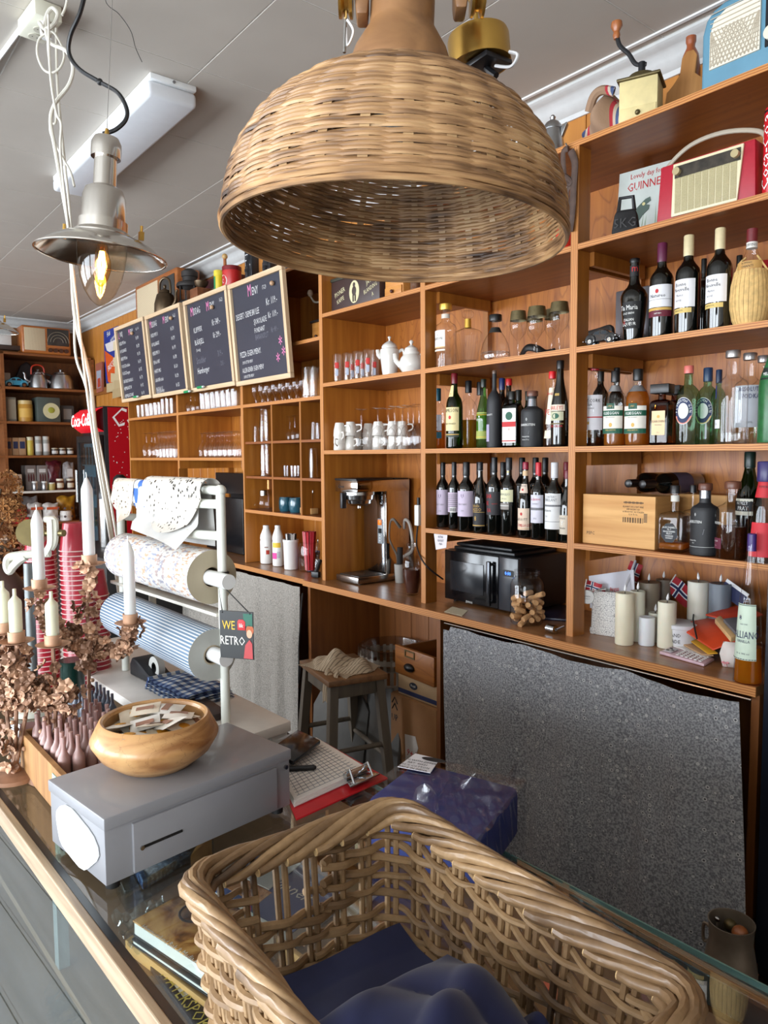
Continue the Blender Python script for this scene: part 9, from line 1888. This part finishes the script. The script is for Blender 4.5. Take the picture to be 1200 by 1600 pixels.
# industrial metal pendant
MET=mat('spun_aluminium',(214,210,204),.16,1,noise=.03,scale=8);MET2=mat('shade_inside',(150,128,118),.22,1,noise=.06,scale=12)
def pendant(label,px,py,dep,lit=True):
    p=PD(px,py,dep);k=dep/FPX;t=thing('pendant_lamp',label,'lamp',p);t.rotation_euler=ROT(R(4.5),4,V((CF.x,CF.y,0)).normalized()).to_euler()
    r=97*.00174;s=r/97
    pr=[(r,0),(r*.98,.004),(r*.80,.028),(r*.62,.044),(37*s*1.0,.052)]
    MB().lathe(pr+[(37*s*.96,.050),(r*.62,.041),(r*.80,.025),(r*.97,.001)],48,caps=False).build('shade',MET,t)
    MB().tube([(r*cos(6.283*i/60),r*sin(6.283*i/60),0) for i in range(60)],.0028,6,True).build('shade_rim',MET,t)
    H=lambda py_:(398-py_)*s
    MB().lathe([(46*s,.048),(46*s,.054),(40*s,H(362)),(37*s,H(360)),(37*s,H(346)),(33*s,H(345)),(32*s,H(310)),(28*s,H(298)),(17*s,H(292)),(16.5*s,H(240))],36).build('lamp_body',MET,t)
    MB().lathe([(22*s,H(250)),(22.5*s,H(238)),(22*s,H(228)),(18*s,H(220)),(6*s,H(217)),(0,H(217))],30).build('top_cap',MET,t)
    MB().cyl((0,0,H(217)),(0,0,H(206)),4*s,2.5*s,10).build('brass_nipple',BRASS,t)
    GLS=glass('lamp_glass',(255,246,232),1.2)
    MB().lathe([(37*s,.045),(37*s,0),(35*s,-.03),(31*s,-.065),(24*s,-.095),(14*s,-.12),(5*s,-.132),(0,-.134)],32,caps=False).build('glass_bell',GLS,t)
    bl_=MB().lathe([(0,-.082),(.006,-.08),(.018,-.062),(.025,-.038),(.024,-.012),(.016,.012),(.013,.03)],20,caps=False).build('bulb',glass('amber_bulb',(255,226,170),.8),t)
    if lit:
        m=MB()
        for i in range(6):
            a=1.047*i;m.tube([(.004*cos(a),.004*sin(a),.012),(.009*cos(a+.3),.009*sin(a+.3),-.025),(.004*cos(a+.6),.004*sin(a+.6),-.062)],.0028,5)
        m.build('filament',mat('filament_glow',(255,176,84),.5,noise=0,emit=90),bl_)['kind']='stuff'
        l=bpy.data.lights.new('bulb_light','POINT');l.energy=2.6;l.color=(1,.66,.32);l.shadow_soft_size=.02;lo=bpy.data.objects.new('bulb_light',l);COL.objects.link(lo);lo.location=p+V((0,0,-.02))
    for sx in(-1,1):
        q=rx*(sx*r*.62);MB().box(q+V((0,0,.055)),(.012,.012,.022)).build('brass_latch',BRASS,t);MB().cyl(q+V((0,0,.05)),q+V((0,0,.082)),.004,n=8).build('latch_pin',BRASS,t)
    return t,H
pl,Hh_=pendant('spun aluminium pendant lamp with glowing filament bulb and glass bell',159,400,2.0)
pt=pl.location;zc=CEIL-pt.z-.001
MB().cyl((0,0,Hh_(207)),(0,0,zc),.0009,n=5).build('steel_wire',flat((120,116,110),.4),pl)
inv2=pl.rotation_euler.to_matrix().inverted()
def rel(x,y,d):return inv2@(PD(x,y,d)-pt)
MB().tube(SP([rel(161,209,2.0),rel(180,203,2.0),rel(196,188,2.0),rel(198,170,2.0),rel(184,145,2.0),rel(156,128,2.0),rel(124,108,2.0),rel(108,84,2.0),rel(110,55,1.98),rel(125,20,1.96),rel(134,-20,1.95),rel(134,-60,1.95)]),.0058,8).build('black_cord',BS,pl);MB().sph(rel(156,128,2.0),.009,8,6).build('cord_clip',BLK,pl)
pl2,_h=pendant('second aluminium pendant lamp cut off by the left edge',-22,515,4.2,False);MB().cyl((0,0,_h(207)),(0,0,CEIL-pl2.location.z-.02),.002,n=5).build('steel_wire',flat((120,116,110),.4),pl2)
# fluorescent ceiling fitting
ft=thing('ceiling_light','long white fluorescent ceiling light with frosted cover','ceiling light',(-3.66,1.295,CEIL-.0005));FROST=mat('frosted_cover',(222,224,228),.35,noise=.01)
MB().span((-.70,-.098,-.022),(.70,.098,0)).build('base_tray',WHITE,ft,bevel=.003);MB().span((-.69,-.105,-.085),(.69,.105,-.0225)).build('frosted_diffuser',FROST,ft,bevel=.018,seg=3);MB().cyl((.70,0,-.012),(.705,0,-.012),.006,n=10).build('end_screw',flat((120,120,120)),ft)
# ceiling outlet with cables
ol=thing('ceiling_outlet','cream double socket block on the ceiling','socket',PZ(66,14,CEIL)-V((0,0,.0008)),R(4));CRP=mat('cream_socket',(226,224,206),.4,noise=0)
MB().span((-.12,-.045,-.055),(.06,.045,0)).build('socket_block',CRP,ol,bevel=.006)
for x in(-.085,-.03,.025):MB().lathe([(.021,-.0575),(.021,-.0555),(.018,-.0545),(.018,-.052)],22).build('socket_well',flat((196,192,176)),ol,loc=(x,0,0));MB().box((x,-.008,-.0572),(.004,.004,.001)).build('socket_hole',BLK,ol);MB().box((x,.008,-.0572),(.004,.004,.001)).build('socket_hole',BLK,ol)
MB().cyl((.025,0,-.058),(.025,0,-.105),.020,.017,16).build('white_plug',flat((226,226,224),.4),ol)
td2=thing('cable_trunking','white cable trunking running along the ceiling at the left','trunking',(0,0,0));a,b=PZ(36,40,CEIL-.012),PZ(-60,170,CEIL-.012);MB().tube([a,b],.010,4).build('trunking_channel',WHITE,td2);MB().tube([a+V((.022,0,0)),b+V((.022,0,0))],.009,4).build('trunking_channel',WHITE,td2)
CAB=mat('white_cable',(222,218,206),.45,noise=0);o_=ol.location+V((.025,0,-.10))
def cable(label,pts,r,n=7,off=0):return tag(MB().tube(SP([p+CF*off for p in pts],n),r,8).build('cable',CAB),label,'cable')
dD=lambda y:2.35-.20*(max(0,y)/960)
def cp_(x,y,d=0):return PD(x,y,dD(y)+d)
cable('thick white cable looping from the plug down to the roll stand',[o_,cp_(62,36),cp_(70,45),cp_(84,38),cp_(90,22),cp_(82,13),cp_(74,22),cp_(71,40),cp_(78,66),cp_(104,80),cp_(114,104),cp_(108,132),cp_(86,162),cp_(79,190),cp_(86,232),cp_(98,300),cp_(108,360),cp_(112,420),cp_(118,500),cp_(140,590),cp_(150,680),cp_(166,780),cp_(185,900),cp_(197,960)],.0062)
cable('thin white cable with an upper loop beside the thick one',[cp_(66,42),cp_(54,52),cp_(51,74),cp_(60,98),cp_(74,105),cp_(88,96),cp_(94,76),cp_(86,54),cp_(74,40),cp_(68,60),cp_(75,120),cp_(81,180),cp_(72,186),cp_(74,205),cp_(92,240),cp_(104,262),cp_(110,285)],.0036,off=.03)
cable('thin white cable kinked outwards at the left of the bundle',[cp_(78,30),cp_(80,120),cp_(90,230),cp_(100,330),cp_(107,440),cp_(108,545),cp_(125,600),cp_(146,690),cp_(172,830),cp_(190,958)],.0042,off=.045)
cable('straight thin white cable at the right of the bundle',[cp_(80,30),cp_(83,120),cp_(92,180),cp_(100,200),cp_(99,245),cp_(110,350),cp_(120,440),cp_(136,580),cp_(152,700),cp_(178,850),cp_(194,962)],.0040,off=-.02)
cable('short white cable rising past the ceiling socket',[cp_(97,24),cp_(104,5),cp_(107,-30),cp_(108,-60)],.004)
tag(MB().tube(SP([PZ(163,-30,CEIL-.002),PD(166,4,2.3),PD(186,22,2.3),PD(204,48,2.3),PD(212,75,2.3),PD(222,97,2.3)]),.0011,5).build('black_wire',BLK),'thin stray black wire dangling from the ceiling','wire')
